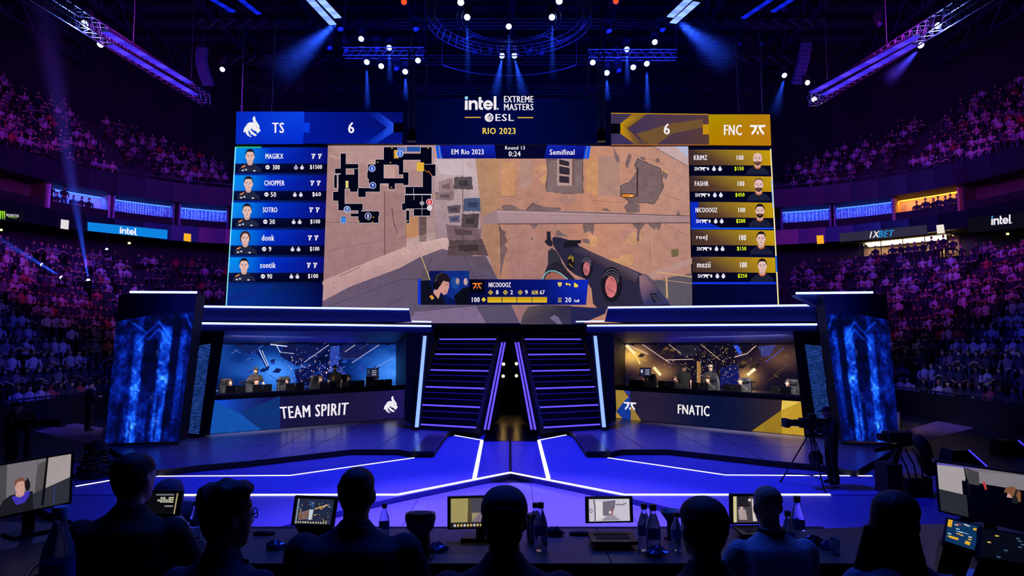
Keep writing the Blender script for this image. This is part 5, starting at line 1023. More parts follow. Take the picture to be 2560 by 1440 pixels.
# shorter blue-white battens
for lab, a, b, wd, rgb, st in (('short bright blue-white LED batten, left one of the upper left pair', (768, -8), (833, 62), .3, (110, 140, 255), 2.2), ('short bright blue-white LED batten, right one of the upper left pair', (795, -8), (845, 45), .3, (120, 150, 255), 2.2), ('short bright blue-white LED batten, left one of the upper right pair', (1735, -14), (1675, 43), .3, (110, 140, 255), 2.2), ('short bright blue-white LED batten, right one of the upper right pair', (1742, 5), (1682, 58), .3, (120, 150, 255), 2.2),
        ('thin plain blue LED batten, outer one at upper left', (515, -10), (585, 30), .22, (14, 34, 225), 1.), ('thin plain blue LED batten, inner one at upper left', (590, -10), (648, 36), .22, (14, 34, 225), 1.), ('thin plain blue LED batten, inner one at upper right', (1938, -8), (1857, 46), .22, (14, 34, 225), 1.), ('thin plain blue LED batten, outer one at upper right', (1990, -8), (1931, 30), .22, (14, 34, 225), 1.)):
    a, b = at_z(*a, 16.5), at_z(*b, 16.5); d = (b-a).normalized(); lb = thing('led_batten', lab, 'light batten', (a+b)/2)
    MB().box((a+b)/2+Vector((0, 0, .08)), ((b-a).length, wd+.06, .12), math.atan2(d.y, d.x)).build('housing', M_DARK, lb)
    for i in range(6): q0, q1 = a.lerp(b, (i+.04)/6), a.lerp(b, (i+.96)/6); MB().box((q0+q1)/2, ((q1-q0).length, wd, .03), math.atan2(d.y, d.x)).build('light_cell', emis('batten_%d_%d' % (rgb[0], i % 2), rgb, st*(1 if i % 2 else .7)), lb)
    MB().tube((a+b)/2, (a+b)/2+Vector((0, 0, 12)), .015, n=5).build('hanging_cable', M_STEEL, lb)
# ring truss above the stage
cx, cy, cz = -.13, 28.8, 17.0
rt = thing('ring_truss', 'large round lighting truss hung high above the centre stage', 'truss', (cx, cy, cz-.3))
def ringpt(r, a, z): return Vector((cx+r*math.cos(a), cy+r*math.sin(a), cz+z))
for r, z in ((3.6, 0), (3.25, 0), (3.6, .35), (3.25, .35), (2.1, .1), (2.3, .1)):
    mb = MB()
    for k in range(48): mb.tube(ringpt(r, 2*PI*k/48, z), ringpt(r, 2*PI*(k+1)/48, z), .03, n=6, caps=False)
    mb.build('ring_chord', M_STEEL, rt)
mb = MB()
for k in range(48): a, b = 2*PI*k/48, 2*PI*(k+.5)/48; mb.tube(ringpt(3.6, a, 0), ringpt(3.25, b, .35), .015, n=4); mb.tube(ringpt(3.25, b, 0), ringpt(3.6, a, .35), .015, n=4); mb.tube(ringpt(3.6, a, 0), ringpt(3.6, a, .35), .015, n=4)
mb.build('ring_bracing', M_STEEL, rt, kind='stuff')
for k in range(4): a = PI/4+PI/2*k; MB().tube(ringpt(2.2, a, .1), ringpt(3.4, a, .2), .03, n=5).tube(ringpt(3.4, a, .2), ringpt(3.4, a, 11.5), .02, n=5).build('hanging_cable', M_STEEL, rt)
for r in (4.6,):
    for a0, a1, nm in ((.25*PI, .75*PI, 'rear'), ): 
        t2 = thing('curved_pipe', 'thin curved lighting pipe behind the round truss', 'pipe', ringpt(r, PI/2, -.6))
        mb = MB(); K = 20
        for k in range(K): mb.tube(ringpt(r, a0+(a1-a0)*k/K, -.6), ringpt(r, a0+(a1-a0)*(k+1)/K, -.6), .035, n=6, caps=False)
        mb.build('pipe', M_STEEL, t2); MB().tube(ringpt(r, a0, -.6), ringpt(r, a0, 11), .015, n=5).tube(ringpt(r, a1, -.6), ringpt(r, a1, 11), .015, n=5).build('hanging_cable', M_STEEL, t2)
# cross trusses left and right of the ring carrying the moving heads
for nm, a, b in (('left', (860, 100), (1060, 165)), ('right', (1690, 105), (1470, 170))):
    a, b = at_y(*a, 33), at_y(*b, 33); b.z = a.z = (a.z+b.z)/2; t_ = thing('cross_truss', f'short dark truss of moving lights {nm} of the round truss', 'truss', (a+b)/2-Vector((0, 0, .3)))
    truss(MB(), a, b, .4, 10).build('frame', M_STEEL, t_); MB().tube(a, a+Vector((0, 0, 12)), .015, n=5).tube(b, b+Vector((0, 0, 12)), .015, n=5).build('hanging_cable', M_STEEL, t_)
for v, Y, z in ((60, 46, None), (150, 50, None), (225, 55, None)):
    p = at_y(1280, v, Y); t_ = thing('ceiling_truss', f'thin dark truss running across the roof, {"nearest" if Y == 46 else "middle" if Y == 50 else "farthest"} of three', 'truss', (0, Y, p.z-.3))
    truss(MB(), (-22, Y, p.z), (22, Y, p.z), .5, 40, .03, .018).build('frame', M_STEEL, t_)
    mb = MB()
    for x in (-20, -7, 7, 20): MB().tube((x, Y, p.z), (x, Y, 29.1), .02, n=5).build('hanging_cable', M_STEEL, t_)
# vertical legs holding the title banner, with chain hoists
for nm, u in (('left', 1029), ('right', 1503)):
    a, b = at_y(u, 352, 27.4), at_y(u, 122, 27.4); t_ = thing('hoist_leg', f'vertical truss leg with chain hoist at the {nm} of the title banner', 'truss', a)
    truss(MB(), a+Vector((0, 0, .3)), b, .22, 14, .022, .012).build('frame', M_STEEL, t_); MB().tube(b, Vector((b.x, b.y, 29)), .02, n=5).build('chain', M_STEEL, t_)
    MB().box(a+Vector((0, 0, .18)), (.34, .3, .42)).lathe([(.1, 0), (.14, .1), (.05, .2)], a+Vector((0, 0, .38)), 10).build('hoist', M_DARK, t_)
k = 0
for u, v1, what in ((604, 279, 'left end of the blue score banner'), (681, 279, 'second cable of the blue score banner'), (1845, 284, 'second cable of the gold score banner'), (1905, 285, 'right end of the gold score banner'), (1066, 246, 'left edge of the title banner'), (1470, 246, 'right edge of the title banner')):
    p = at_y(u, v1, YS-.2); MB().tube(p, Vector((p.x, p.y, 29.08)), .025, n=5).lathe([(.05, 0), (.05, .25)], p, 6).build('suspension_cable', mat('cable_blue_steel', (90, 95, 120), .4, .6), None, f'thin suspension cable above the {what}', 'cable')
# line array speakers
for nm, pts in (('left', [(506, 126), (504, 136), (504, 146), (505, 156), (506, 165), (508, 174), (511, 183), (514, 192), (518, 201), (521, 210)]), ('right', [(2014, 114), (2013, 125), (2011, 136), (2010, 146), (2008, 156), (2005, 166), (2002, 176), (1999, 186), (1996, 196), (1993, 206)])):
    Y = 42; la = thing('line_array', f'curved hanging line array of black loudspeakers at upper {nm}', 'loudspeaker', at_y(*pts[-1], Y)-Vector((0, 0, .2)))
    for i, p in enumerate(pts):
        c = at_y(*p, Y); til = -.05*i; X, Yv, Z = Vector((1, 0, 0)), Vector((0, math.cos(til), -math.sin(til))), Vector((0, math.sin(til), math.cos(til)))
        b = MB().box(c, (.62, .4, .22), axes=(X, Yv, Z)).build('cabinet', mat('speaker_box', (80, 88, 110), .5), la); MB().box(c-Yv*.21, (.5, .02, .17), axes=(X, Yv, Z)).build('grille', mat('speaker_grille', (60, 80, 110), .6, .3, 60, .5), b)
    t_ = at_y(*pts[0], Y)+Vector((0, 0, .25)); MB().box(t_, (.5, .5, .06)).tube(t_, Vector((t_.x, t_.y, 29)), .02, n=5).build('rigging_frame', M_STEEL, la)
# moving head lights
def moving_head(lit, axis):
    t_ = empty('moving_head_light'); x, y, d = ortho(axis)
    MB().box((0, 0, .02), (.34, .26, .14)).tube((-.1, 0, .09), (-.1, 0, .2), .02, n=6).tube((.1, 0, .09), (.1, 0, .2), .02, n=6).build('base', M_DARK, t_)
    MB().box((0, 0, -.09), (.4, .1, .06)).box((-.19, 0, -.24), (.04, .1, .3)).box((.19, 0, -.24), (.04, .1, .3)).build('yoke', M_DARK, t_)
    c = Vector((0, 0, -.33)); hd = MB().lathe([(.06, -.2), (.12, -.18), (.14, -.05), (.15, .1), (.155, .2), (.14, .21)], c, 14, d).build('head', M_DARK, t_)
    MB().lathe([(.138, .205), (.135, .215), (.05, .222)], c, 14, d).build('lens', lit, hd); return t_
L_B = emis('head_lens_blue', (130, 165, 255), 9, False); L_OFF = mat('head_lens_off', (60, 70, 110), .1); L_R = emis('head_lens_red', (255, 70, 30), 1.5, False); L_W = emis('head_lens_white', (255, 235, 225), 9, False)
PROTO = {k: moving_head(m, ax) for k, m, ax in (('b', L_B, (0, -.75, -.66)), ('o', L_OFF, (.3, -.3, -.9)), ('r', L_R, (.2, -.9, -.4)), ('w', L_W, (0, -.9, -.4)))}
used = set()
HEADS = []
def head(u, v, Y, k, label, group=None):
    p = at_y(u, v, Y)+Vector((0, .15, .5)); o = PROTO[k] if k not in used else copy_tree(PROTO[k]); used.add(k); o.location = p; tag(o, label, 'stage light', group); HEADS.append((u, v, Y)); return o
for u, v, Y, lab in ((1152, 8, 27, 'leftmost blue head light on the round truss'), (1168, 45, 29, 'second blue head light from the left on the round truss'), (1272, 68, 31.5, 'middle blue head light at the back of the round truss'), (1380, 45, 29, 'second blue head light from the right on the round truss'), (1398, 5, 27, 'rightmost blue head light on the round truss'), (1255, 141, 33, 'left of two small beam lights under the round truss'), (1286, 141, 33, 'right of two small beam lights under the round truss'),
                     (903, 99, 33, 'topmost blue head light on the left cross truss'), (917, 157, 33, 'brightest blue head light hanging lowest left on the left cross truss'), (973, 121, 33, 'blue head light in the upper middle of the left cross truss'), (953, 167, 33, 'small blue head light beside the brightest one on the left'), (1013, 181, 33, 'lowest blue head light near the left hoist leg'), (1045, 153, 33, 'blue head light just right of the left hoist leg'),
                     (1637, 107, 33, 'topmost blue head light on the right cross truss'), (1617, 161, 33, 'brightest blue head light on the right cross truss'), (1567, 125, 33, 'blue head light in the upper middle of the right cross truss'), (1583, 170, 33, 'small blue head light beside the brightest one on the right'), (1517, 184, 33, 'lowest blue head light near the right hoist leg'), (1482, 158, 33, 'blue head light just left of the right hoist leg'),
                     (556, 175, 36, 'lone blue head light beside the left line array'), (1961, 190, 36, 'lone blue head light beside the right line array'), (212, 61, 27, 'bright head light low on the left side truss'), (2345, 66, 27, 'bright head light low on the right side truss'), (2302, 115, 29, 'small violet head light at the right side truss'), (251, 113, 29, 'small violet head light at the left side truss')): head(u, v, Y, 'b', lab)
head(2018, 211, 38, 'w', 'small white spot light right of the right line array'); head(2035, 253, 36, 'w', 'small white spot light at the lower end of the right truss')
head(1008, 10, 30, 'r', 'dim red head light at upper left of the round truss'); head(1537, 8, 30, 'r', 'dim red head light at upper right of the round truss')
for u, v, Y in ((847, 70, 31), (1037, 70, 31), (1520, 75, 31), (1655, 72, 31), (820, 118, 33), (862, 125, 33), (940, 118, 33), (988, 170, 33), (1540, 145, 33), (1545, 175, 33), (1185, 128, 33), (1322, 125, 33), (1352, 130, 33), (1225, 120, 33), (1790, 105, 36), (1850, 108, 36), (1905, 108, 36), (1960, 20, 34), (565, 25, 34), (2200, 60, 32)): head(u, v, Y, 'o', 'unlit dark moving head light hanging in the rig', 'unlit moving head lights in the rig')
# beam lights standing in the stands
for u, v, Y, lab in ((221, 703, 33, 'floor beam light sending a wide blue beam up the left stands'), (156, 695, 33, 'lower of two beam lights aimed to the left edge'), (107, 663, 36, 'upper of two beam lights aimed to the left edge'), (267, 625, 42, 'small beam light under the left exit sign')):
    p = at_y(u, v, Y); ax = {221: (-.15, -.1, .95), 156: (-.8, -.2, .5), 107: (-.8, -.2, .5), 267: (0, -.2, .95)}[u]
    t_ = thing('beam_light', lab, 'stage light', p-Vector((0, 0, .45)))
    MB().box(p-Vector((0, 0, .4)), (.32, .26, .12)).build('base', M_DARK, t_); MB().box(p-Vector((.14, 0, .16)), (.03, .08, .36)).box(p-Vector((-.14, 0, .16)), (.03, .08, .36)).box(p-Vector((0, 0, .33)), (.31, .08, .03)).build('yoke', M_DARK, t_)
    MB().lathe([(.05, -.25), (.09, -.2), (.1, .02)], p, 12, ax).build('head', M_DARK, t_); MB().ball(p+Vector(ax).normalized()*.04, .085, n=10, m=6).build('lens', L_B, t_)
# ================================================================ people
def remesh(mb, name, vox, smooth=2):
    me = mb.mesh(name); ob = bpy.data.objects.new('tmp', me); COL.objects.link(ob)
    m = ob.modifiers.new('r', 'REMESH'); m.mode = 'VOXEL'; m.voxel_size = vox; m.use_smooth_shade = True
    if smooth: s = ob.modifiers.new('s', 'SMOOTH'); s.factor = .5; s.iterations = smooth
    dg = bpy.context.evaluated_depsgraph_get(); out = bpy.data.meshes.new_from_object(ob.evaluated_get(dg)); out.name = name
    bpy.data.objects.remove(ob); bpy.data.meshes.remove(me); return out
def mobj(name, me, m, parent):
    me.materials.clear(); me.materials.append(m); o = bpy.data.objects.new(name, me); COL.objects.link(o); o.parent = parent; ORG[o] = Vector((0, 0, 0)); return o
def ell_ring(c, a, b, X, Y, n=16, e=2.3):
    out = []
    for i in range(n):
        t = 2*PI*i/n; ct, st = math.cos(t), math.sin(t)
        out.append(Vector(c)+X*(a*math.copysign(abs(ct)**(2/e), ct))+Y*(b*math.copysign(abs(st)**(2/e), st)))
    return out
XA, YA, ZA = Vector((1, 0, 0)), Vector((0, 1, 0)), Vector((0, 0, 1))
def limb(mb, pts, rs, n=10):
    for (a, b), (r0, r1) in zip(zip(pts, pts[1:]), zip(rs, rs[1:])):
        mb.tube(a, b, r0, r1, n); mb.ball(b, r1, n=n, m=6)
    mb.ball(pts[0], rs[0], n=n, m=6)
def torso(mb, J, bw, inf):
    pv, nb = Vector(J['pelvis']), Vector(J['neck']); sh = abs(Vector(J['sl']).x-Vector(J['sr']).x)/2
    ax = (nb-pv); L = ax.length; d = ax.normalized(); Y = d.cross(XA).normalized(); Y = -Y if Y.y < 0 else Y
    R_ = []
    for t, a, b in ((-.1, .13, .10), (0, .165, .125), (.25, .155*bw, .115*bw), (.55, .185*bw, .125*bw), (.76, sh*1.02, .115*bw), (.86, sh*1.0, .1*bw), (.94, sh*.74, .085), (1.0, sh*.45, .07), (1.06, .062, .06)):
        R_.append(ell_ring(pv+d*(L*t)+Y*(-.02 if .4 < t < .9 else 0), a+inf, b+inf, XA, Y))
    mb.loft(R_)
def hand(mb, w_, dirv, s, curl=.6):
    x, y, d = ortho(dirv); side = XA*s
    mb.ball(w_+d*.05, .042, .02, .052, 8, 6, axes=(side-d*side.dot(d), (side-d*side.dot(d)).cross(d), d))
    base = w_+d*.095; lat = (side-d*side.dot(d)).normalized(); nrm = Vector((0, 0, -1))
    for k, ln in enumerate((.062, .07, .066, .052)):
        b = base+lat*((k-1.5)*.021); m = b+d*(ln*.5)+nrm*(.012*curl); e = m+d*(ln*.42)+nrm*(.035*curl); limb(mb, [b-d*.02, m, e], [.0105, .0095, .008], 6)
    tb = w_+d*.03-lat*.035*s*s; m = tb-lat*.03+d*.03; limb(mb, [tb, m, m+d*.032+nrm*.01], [.013, .011, .009], 6)
def person(J, skin=(214, 168, 146), hair=(30, 22, 20), style='short', shirt=(20, 20, 26), pants=(26, 28, 38), shoes=(20, 20, 22), bw=1., hyaw=0., hpitch=0., vox=.014, sleeve='short', extras=(), grain=0):
    """one continuous body mesh with clothing, hair and accessories as children; faces +y, feet at z = 0"""
    root = empty('person'); J = {k: Vector(v) for k, v in J.items()}
    mb = MB(); torso(mb, J, bw, -.008); hc = J['head']; nb = J['neck']
    Rm = Matrix.Rotation(hyaw, 3, 'Z') @ Matrix.Rotation(hpitch, 3, 'X'); hx, hy, hz = Rm @ XA, Rm @ YA, Rm @ ZA
    H = lambda x, y, z: hc+hx*x+hy*y+hz*z
    mb.tube(nb-ZA*.05, H(0, -.02, -.06), .066, .056, 12)
    mb.loft([ell_ring(H(0, .035, -.125), .030, .030, hx, hy), ell_ring(H(0, .03, -.105), .045, .052, hx, hy), ell_ring(H(0, .012, -.06), .062, .078, hx, hy), ell_ring(H(0, .004, -.01), .071, .092, hx, hy), ell_ring(H(0, -.002, .04), .075, .098, hx, hy), ell_ring(H(0, -.008, .08), .067, .088, hx, hy), ell_ring(H(0, -.012, .108), .042, .056, hx, hy), ell_ring(H(0, -.012, .12), .015, .02, hx, hy)])
    mb.loft([ell_ring(H(0, .088, .012), .008, .008, hx, hy, 8), ell_ring(H(0, .1, -.02), .013, .014, hx, hy, 8), ell_ring(H(0, .094, -.038), .017, .012, hx, hy, 8)])
    for s in (-1, 1): mb.ball(H(s*.078, -.008, -.012), .012, .022, .034, 8, 6, axes=(hx, hy, hz)); mb.ball(H(s*.03, .078, .022), .02, .012, .008, 8, 4, axes=(hx, hy, hz))
    for k, s in (('l', -1), ('r', 1)):
        limb(mb, [J['s'+k], J['e'+k], J['w'+k]], [.054*bw, .042, .030]); hand(mb, J['w'+k], J['w'+k]-J['e'+k] if 'h'+k not in J else J['h'+k], s)
        limb(mb, [J['p'+k], J['k'+k], J['a'+k]], [.082, .058, .042]); limb(mb, [J['a'+k]-ZA*.03, J['a'+k]+Vector((0, .13, -.05))], [.042, .034])
    sk = mat('skin_%d_%d_%d' % skin, skin, .55, 0, 20, .06)
    mobj('body', remesh(mb, 'body', vox), sk, root)
    mb = MB(); torso(mb, J, bw, .008); mb.tube(nb-ZA*.04, nb+ZA*.045, .085, .068, 14)
    for k in 'lr':
        e, w_ = J['e'+k], J['w'+k]
        if sleeve == 'long': limb(mb, [J['s'+k], e, e.lerp(w_, .93)], [.07*bw, .056, .042])
        else: limb(mb, [J['s'+k], J['s'+k].lerp(e, .75)], [.07*bw, .062])
    mobj('shirt', remesh(mb, 'shirt', vox*1.15), mat('cloth_%d_%d_%d_%d' % (shirt+(grain,)), shirt, .85, 0, 90 if grain else 14, .35 if grain else .15, .6 if grain else .25), root)
    mb = MB()
    for k in 'lr': limb(mb, [J['p'+k]+ZA*.02, J['k'+k], J['a'+k]+ZA*.03], [.1, .075, .066])
    mb.ball(J['pelvis'], .17*bw, .13, .11, 14, 8); mobj('trousers', remesh(mb, 'trousers', vox*1.3), mat('cloth_%d_%d_%d' % pants, pants, .85), root)
    mb = MB()
    for k in 'lr': limb(mb, [J['a'+k]-ZA*.035-YA*.02, J['a'+k]+Vector((0, .14, -.05))], [.05, .042]); 
    mobj('shoes', remesh(mb, 'shoes', .02), mat('shoe_%d' % shoes[0], shoes, .5), root)
    hm = mat('hair_%d_%d_%d' % hair, hair, .6, 0, 60, .3, .4, .3); mb = MB()
    def cap_rings(z0, f, back=.0, th=.008): return [ell_ring(H(0, y+back, z), a+th, b+th, hx, hy, 18) for z, a, b, y in ((z0, .073, .09, -.012), (.02, .076, .098, -.006), (.055, .074, .096, -.006), (.085, .064, .084, -.01), (.108, .043, .056, -.012), (.122, .012, .016, -.012))]
    if style in ('short', 'messy', 'fade'):
        mb.loft(cap_rings(.035, 1, -.006, .009 if style != 'fade' else .004)); mb.loft([ell_ring(H(0, -.042, z), a, b, hx, hy, 14) for z, a, b in ((-.085, .04, .035), (-.05, .062, .055), (.0, .08, .066), (.05, .084, .075))])
        if style == 'messy':
            rr = random.Random(4)
            for k in range(40): a = rr.uniform(0, 2*PI); r = rr.uniform(.0, .085); mb.ball(H(r*math.cos(a)*.95, r*math.sin(a)*1.15-.005, .075+.05*math.sqrt(max(0, 1-(r/.09)**2))+rr.uniform(-.004, .012)), .03, .03, .026, 8, 5)
            for k in range(5): mb.ball(H(-.045+.022*k, .065+rr.uniform(-.01, .01), .105+rr.uniform(-.005, .02)), .026, .03, .026, 8, 5)
        mobj('hair', remesh(mb, 'hair', min(vox, .012), 1), hm, root)
    elif style == 'long':
        mb.loft(cap_rings(.02, 1, -.004, .014)); lv = [(.05, .086, .085, -.03), (-.02, .09, .08, -.045), (-.08, .088, .07, -.055), (-.14, .1, .06, -.07), (-.22, .112, .05, -.085), (-.29, .1, .04, -.095), (-.34, .07, .025, -.105)]
        mb.loft([ell_ring(H(0, y, z), a, b, hx, hy, 20) for z, a, b, y in lv]); rr = random.Random(8)
        for k in range(18): x = -.115+.0135*k; m_ = H(x*1.05+rr.uniform(-.015, .015), -.13, -.24); mb.tube(H(x*.7, -.09, -.02), m_, .022, .022, 6); mb.tube(m_, H(x*1.25+rr.uniform(-.035, .035), -.15, -.4+rr.uniform(-.09, .06)), .022, .006, 6)
        mobj('hair', remesh(mb, 'hair', min(vox, .011), 1), hm, root)
    elif style in ('cap', 'cap_back'):
        mb.loft(cap_rings(.018, 1, 0, .014)); s = -1 if style == 'cap_back' else 1
        cm = mobj('cap', remesh(mb, 'cap', min(vox, .01), 1), mat('cap_%d_%d_%d' % hair, hair, .8, 0, 30, .15, .2), root)
        if style == 'cap': MB().prism([H(x, y, .03) for x, y in ((-.07, .07), (-.06, .14), (-.03, .175), (.03, .175), (.06, .14), (.07, .07))], hz*.012).build('brim', MATS['cap_%d_%d_%d' % hair], root)
        else:
            MB().loft([ell_ring(H(0, -.062, z), a, .05, hx, hy, 12) for z, a in ((-.09, .045), (-.05, .066), (.005, .07))]).build('back_hair', mat('hair_20_16_16', (20, 16, 16), .6), root)
            mb = MB(); pts = [H(.062*math.cos(t), -.104-.012*math.sin(t), .012+.052*math.sin(t)) for t in np.linspace(0, PI, 9)]; mb.path(pts, .006); mb.build('cap_opening_trim', MATS['cap_%d_%d_%d' % hair], root)
            MB().prism([H(x, y, .03) for x, y in ((-.07, .07), (-.06, .14), (-.03, .17), (.03, .17), (.06, .14), (.07, .07))], hz*.012).build('brim', MATS['cap_%d_%d_%d' % hair], root)
    elif style == 'stubble':
        mb.loft(cap_rings(.03, 1, -.004, .0015)); mobj('hair', remesh(mb, 'hair', min(vox, .011), 1), hm, root)
    mb = MB()
    for s in (-1, 1): mb.ball(H(s*.03, .083, .008), .012, .007, .008, 8, 5, axes=(hx, hy, hz))
    mb.build('eyes', mat('eye_dark', (50, 36, 30), .2), root)
    MB().ball(H(0, .088, -.068), .022, .008, .006, 8, 4, axes=(hx, hy, hz)).build('mouth', mat('lips', (160, 86, 80), .5), root)
    for e in extras:
        if e == 'headset':
            mb = MB(); mb.path([H(.095*math.cos(t), -.005, .02+.125*math.sin(t)) for t in np.linspace(0, PI, 11)], .011); hs = mb.build('headset', M_BLACK, root)
            for s in (-1, 1): MB().lathe([(.03, -.018), (.042, -.008), (.04, .018)], H(s*.09, 0, -.008), 12, hx*s).build('ear_cup', M_DARK, hs)
            MB().path([H(-.09, .03, -.03), H(-.075, .09, -.07), H(-.03, .115, -.078)], .004).build('microphone', M_BLACK, hs)
        if e == 'beard': MB().loft([ell_ring(H(0, .034, -.13), .032, .034, hx, hy), ell_ring(H(0, .034, -.1), .05, .056, hx, hy), ell_ring(H(0, .026, -.07), .06, .066, hx, hy)]).build('beard', hm, root)
        if e == 'glasses':
            mb = MB()
            for s in (-1, 1): mb.path([H(s*(.034+.024*math.cos(t)), .1, .01+.02*math.sin(t)) for t in np.linspace(0, 2*PI, 13)], .0025, 5); mb.path([H(s*.058, .1, .015), H(s*.078, .05, .015), H(s*.08, -.02, .005)], .0025, 5)
            mb.build('glasses', M_BLACK, root)
        if e == 'emblem': MB().ball(J['neck'].lerp(J['pelvis'], .45)+Vector((0, .135*bw, .0)), .06, .014, .08, 10, 6).build('shirt_print', mat('gold_print', (200, 160, 60), .5), root)
        if e == 'collar': MB().lathe([(.088, -.03), (.082, .0), (.076, .035)], nb+ZA*.005-YA*.005, 18).build('collar', M_BLACK, root)
        if e == 'lanyard': MB().path([nb+Vector((-.08, .0, .0)), nb+Vector((-.05, -.075, .03)), nb+Vector((.05, -.075, .03)), nb+Vector((.08, .0, .0))], .007, 6).build('lanyard', mat('lanyard_blue', (60, 70, 120), .6), root)
        if e == 'strap':
            for s in (-1, 1): MB().tube(J['sl' if s < 0 else 'sr'].lerp(nb, .5)+Vector((0, .02, .045)), J['sl' if s < 0 else 'sr'].lerp(J['pelvis'], .5)+Vector((s*.04, -.13, 0)), .022, n=6).build('strap', M_BLACK, root)
    return root
def sit_pose(lean=.10, drop=0., reach=.42, spread=.2, sw=.19, wz=.76, head_f=.04):
    J = dict(pelvis=(0, 0, .52), neck=(0, lean, 1.03-drop), head=(0, lean+head_f, 1.185-drop))
    for k, s in (('l', -1), ('r', 1)):
        J['s'+k] = (s*sw*.96, lean*.85, .935-drop); J['e'+k] = (s*(sw+.07), lean+.08, .74-drop*.6); J['w'+k] = (s*spread, reach+.05, wz); J['h'+k] = (0, 1, -.1)
        J['p'+k] = (s*.1, .02, .5); J['k'+k] = (s*.13, .44, .48); J['a'+k] = (s*.13, .42, .1)
    return J
def stand_pose(wl=(-.27, .08, .88), wr=(.27, .08, .88), el=(-.27, -.02, 1.14), er=(.27, -.02, 1.14), lean=0., head_f=.02):
    J = dict(pelvis=(0, 0, .96), neck=(0, lean, 1.47), head=(0, lean+head_f, 1.63), wl=wl, wr=wr, el=el, er=er)
    for k, s in (('l', -1), ('r', 1)): J['s'+k] = (s*.185, lean, 1.385); J['p'+k] = (s*.095, 0, .93); J['k'+k] = (s*.11, .02, .51); J['a'+k] = (s*.12, -.03, .1)
    return J
def place(o, loc, rz, label, cat='person', group=None): o.location = loc; o.rotation_euler = (0, 0, rz); return tag(o, label, cat, group)
# ---- booth furniture prototypes (local, player faces +y towards the desk)
def game_chair():
    t_ = empty('gaming_chair'); MB().box((0, 0, .46), (.5, .5, .1)).build('seat', M_BLACK, t_)
    MB().loft([ell_ring((0, -.24, .5), .2, .05, XA, YA, 12), ell_ring((0, -.27, .8), .25, .055, XA, YA, 12), ell_ring((0, -.3, 1.1), .22, .05, XA, YA, 12), ell_ring((0, -.32, 1.3), .15, .045, XA, YA, 12)]).build('backrest', mat('chair_vinyl', (22, 24, 36), .4), t_)
    MB().box((0, -.25, 1.18), (.24, .06, .1)).build('headrest', M_DARK, t_); MB().tube((0, 0, .12), (0, 0, .44), .035, n=8).build('post', M_DARK, t_)
    for k in range(5): a = 2*PI*k/5; MB().tube((0, 0, .12), (.3*math.cos(a), .3*math.sin(a), .06), .03, .02, 6).ball((.3*math.cos(a), .3*math.sin(a), .032), .03, n=6, m=4).build('leg', M_DARK, t_)
    for s in (-1, 1): MB().box((s*.29, 0, .68), (.06, .26, .04)).box((s*.29, 0, .56), (.04, .05, .22)).build('armrest', M_DARK, t_)
    return t_
def game_monitor():
    """seen from behind: two hinged screen halves on one stand; the player sits at -y"""
    t_ = empty('game_monitor')
    for s in (-1, 1):
        X = Vector((math.cos(.16*s), -math.sin(.16*s)*1, 0)); Y = Vector((-X.y, X.x, 0)); c = Vector((s*.165, -.02, .21))
        MB().box(c, (.31, .035, .29), axes=(X, Y, ZA)).build('panel', M_DARK, t_); MB().box(c-Y*.02, (.29, .004, .26), axes=(X, Y, ZA)).build('screen', emis('player_screen_glow', (150, 165, 210), 1.2), t_)
    MB().box((0, .03, .15), (.06, .05, .26)).build('stand', M_DARK, t_); MB().lathe([(.12, 0), (.12, .012), (.03, .02)], (0, .02, 0), 12).build('base', M_DARK, t_)
    MB().ball((0, .05, .24), .018, n=6, m=4).build('badge', mat('badge_pale', (200, 200, 210), .4), t_); return t_
PCH, PMO = game_chair(), game_monitor()
pl = [person(sit_pose(), hair=(30, 22, 20), shirt=(16, 17, 24), extras=('headset',), vox=.017, sleeve='long'), person(sit_pose(.14), hair=(60, 36, 24), style='messy', shirt=(16, 17, 24), extras=('headset',), vox=.017), person(sit_pose(.06), hair=(24, 24, 28), style='cap', shirt=(18, 18, 26), extras=('headset',), vox=.017), person(sit_pose(.1), skin=(228, 186, 168), hair=(110, 70, 44), shirt=(16, 17, 24), extras=('headset', 'beard'), vox=.017)]
first = {}
def inst(key, proto):
    if key not in first: first[key] = 1; return proto
    return copy_tree(proto)
NLAB = {-1: ('leftmost player at the blue team desk, dark hair and headset', 'second player from the left at the blue team desk', 'third player from the left, dark cap, blue team desk', 'fourth player from the left, bent head, blue team desk', 'second player from the right at the blue team desk', 'rightmost player at the blue team desk'),
        1: ('leftmost player at the gold team desk behind black screens', 'second player from the left at the gold team desk', 'middle player at the gold team desk between two coaches', 'second player from the right at the gold team desk', 'rightmost player sitting apart at the gold team desk')}
SEATS = {-1: (590, 657, 738, 821, 892, 962), 1: (1590, 1664, 1748, 1829, 1950)}; KIND = {-1: (0, 1, 2, 3, 3, 0), 1: (2, 3, 1, 0, 0)}
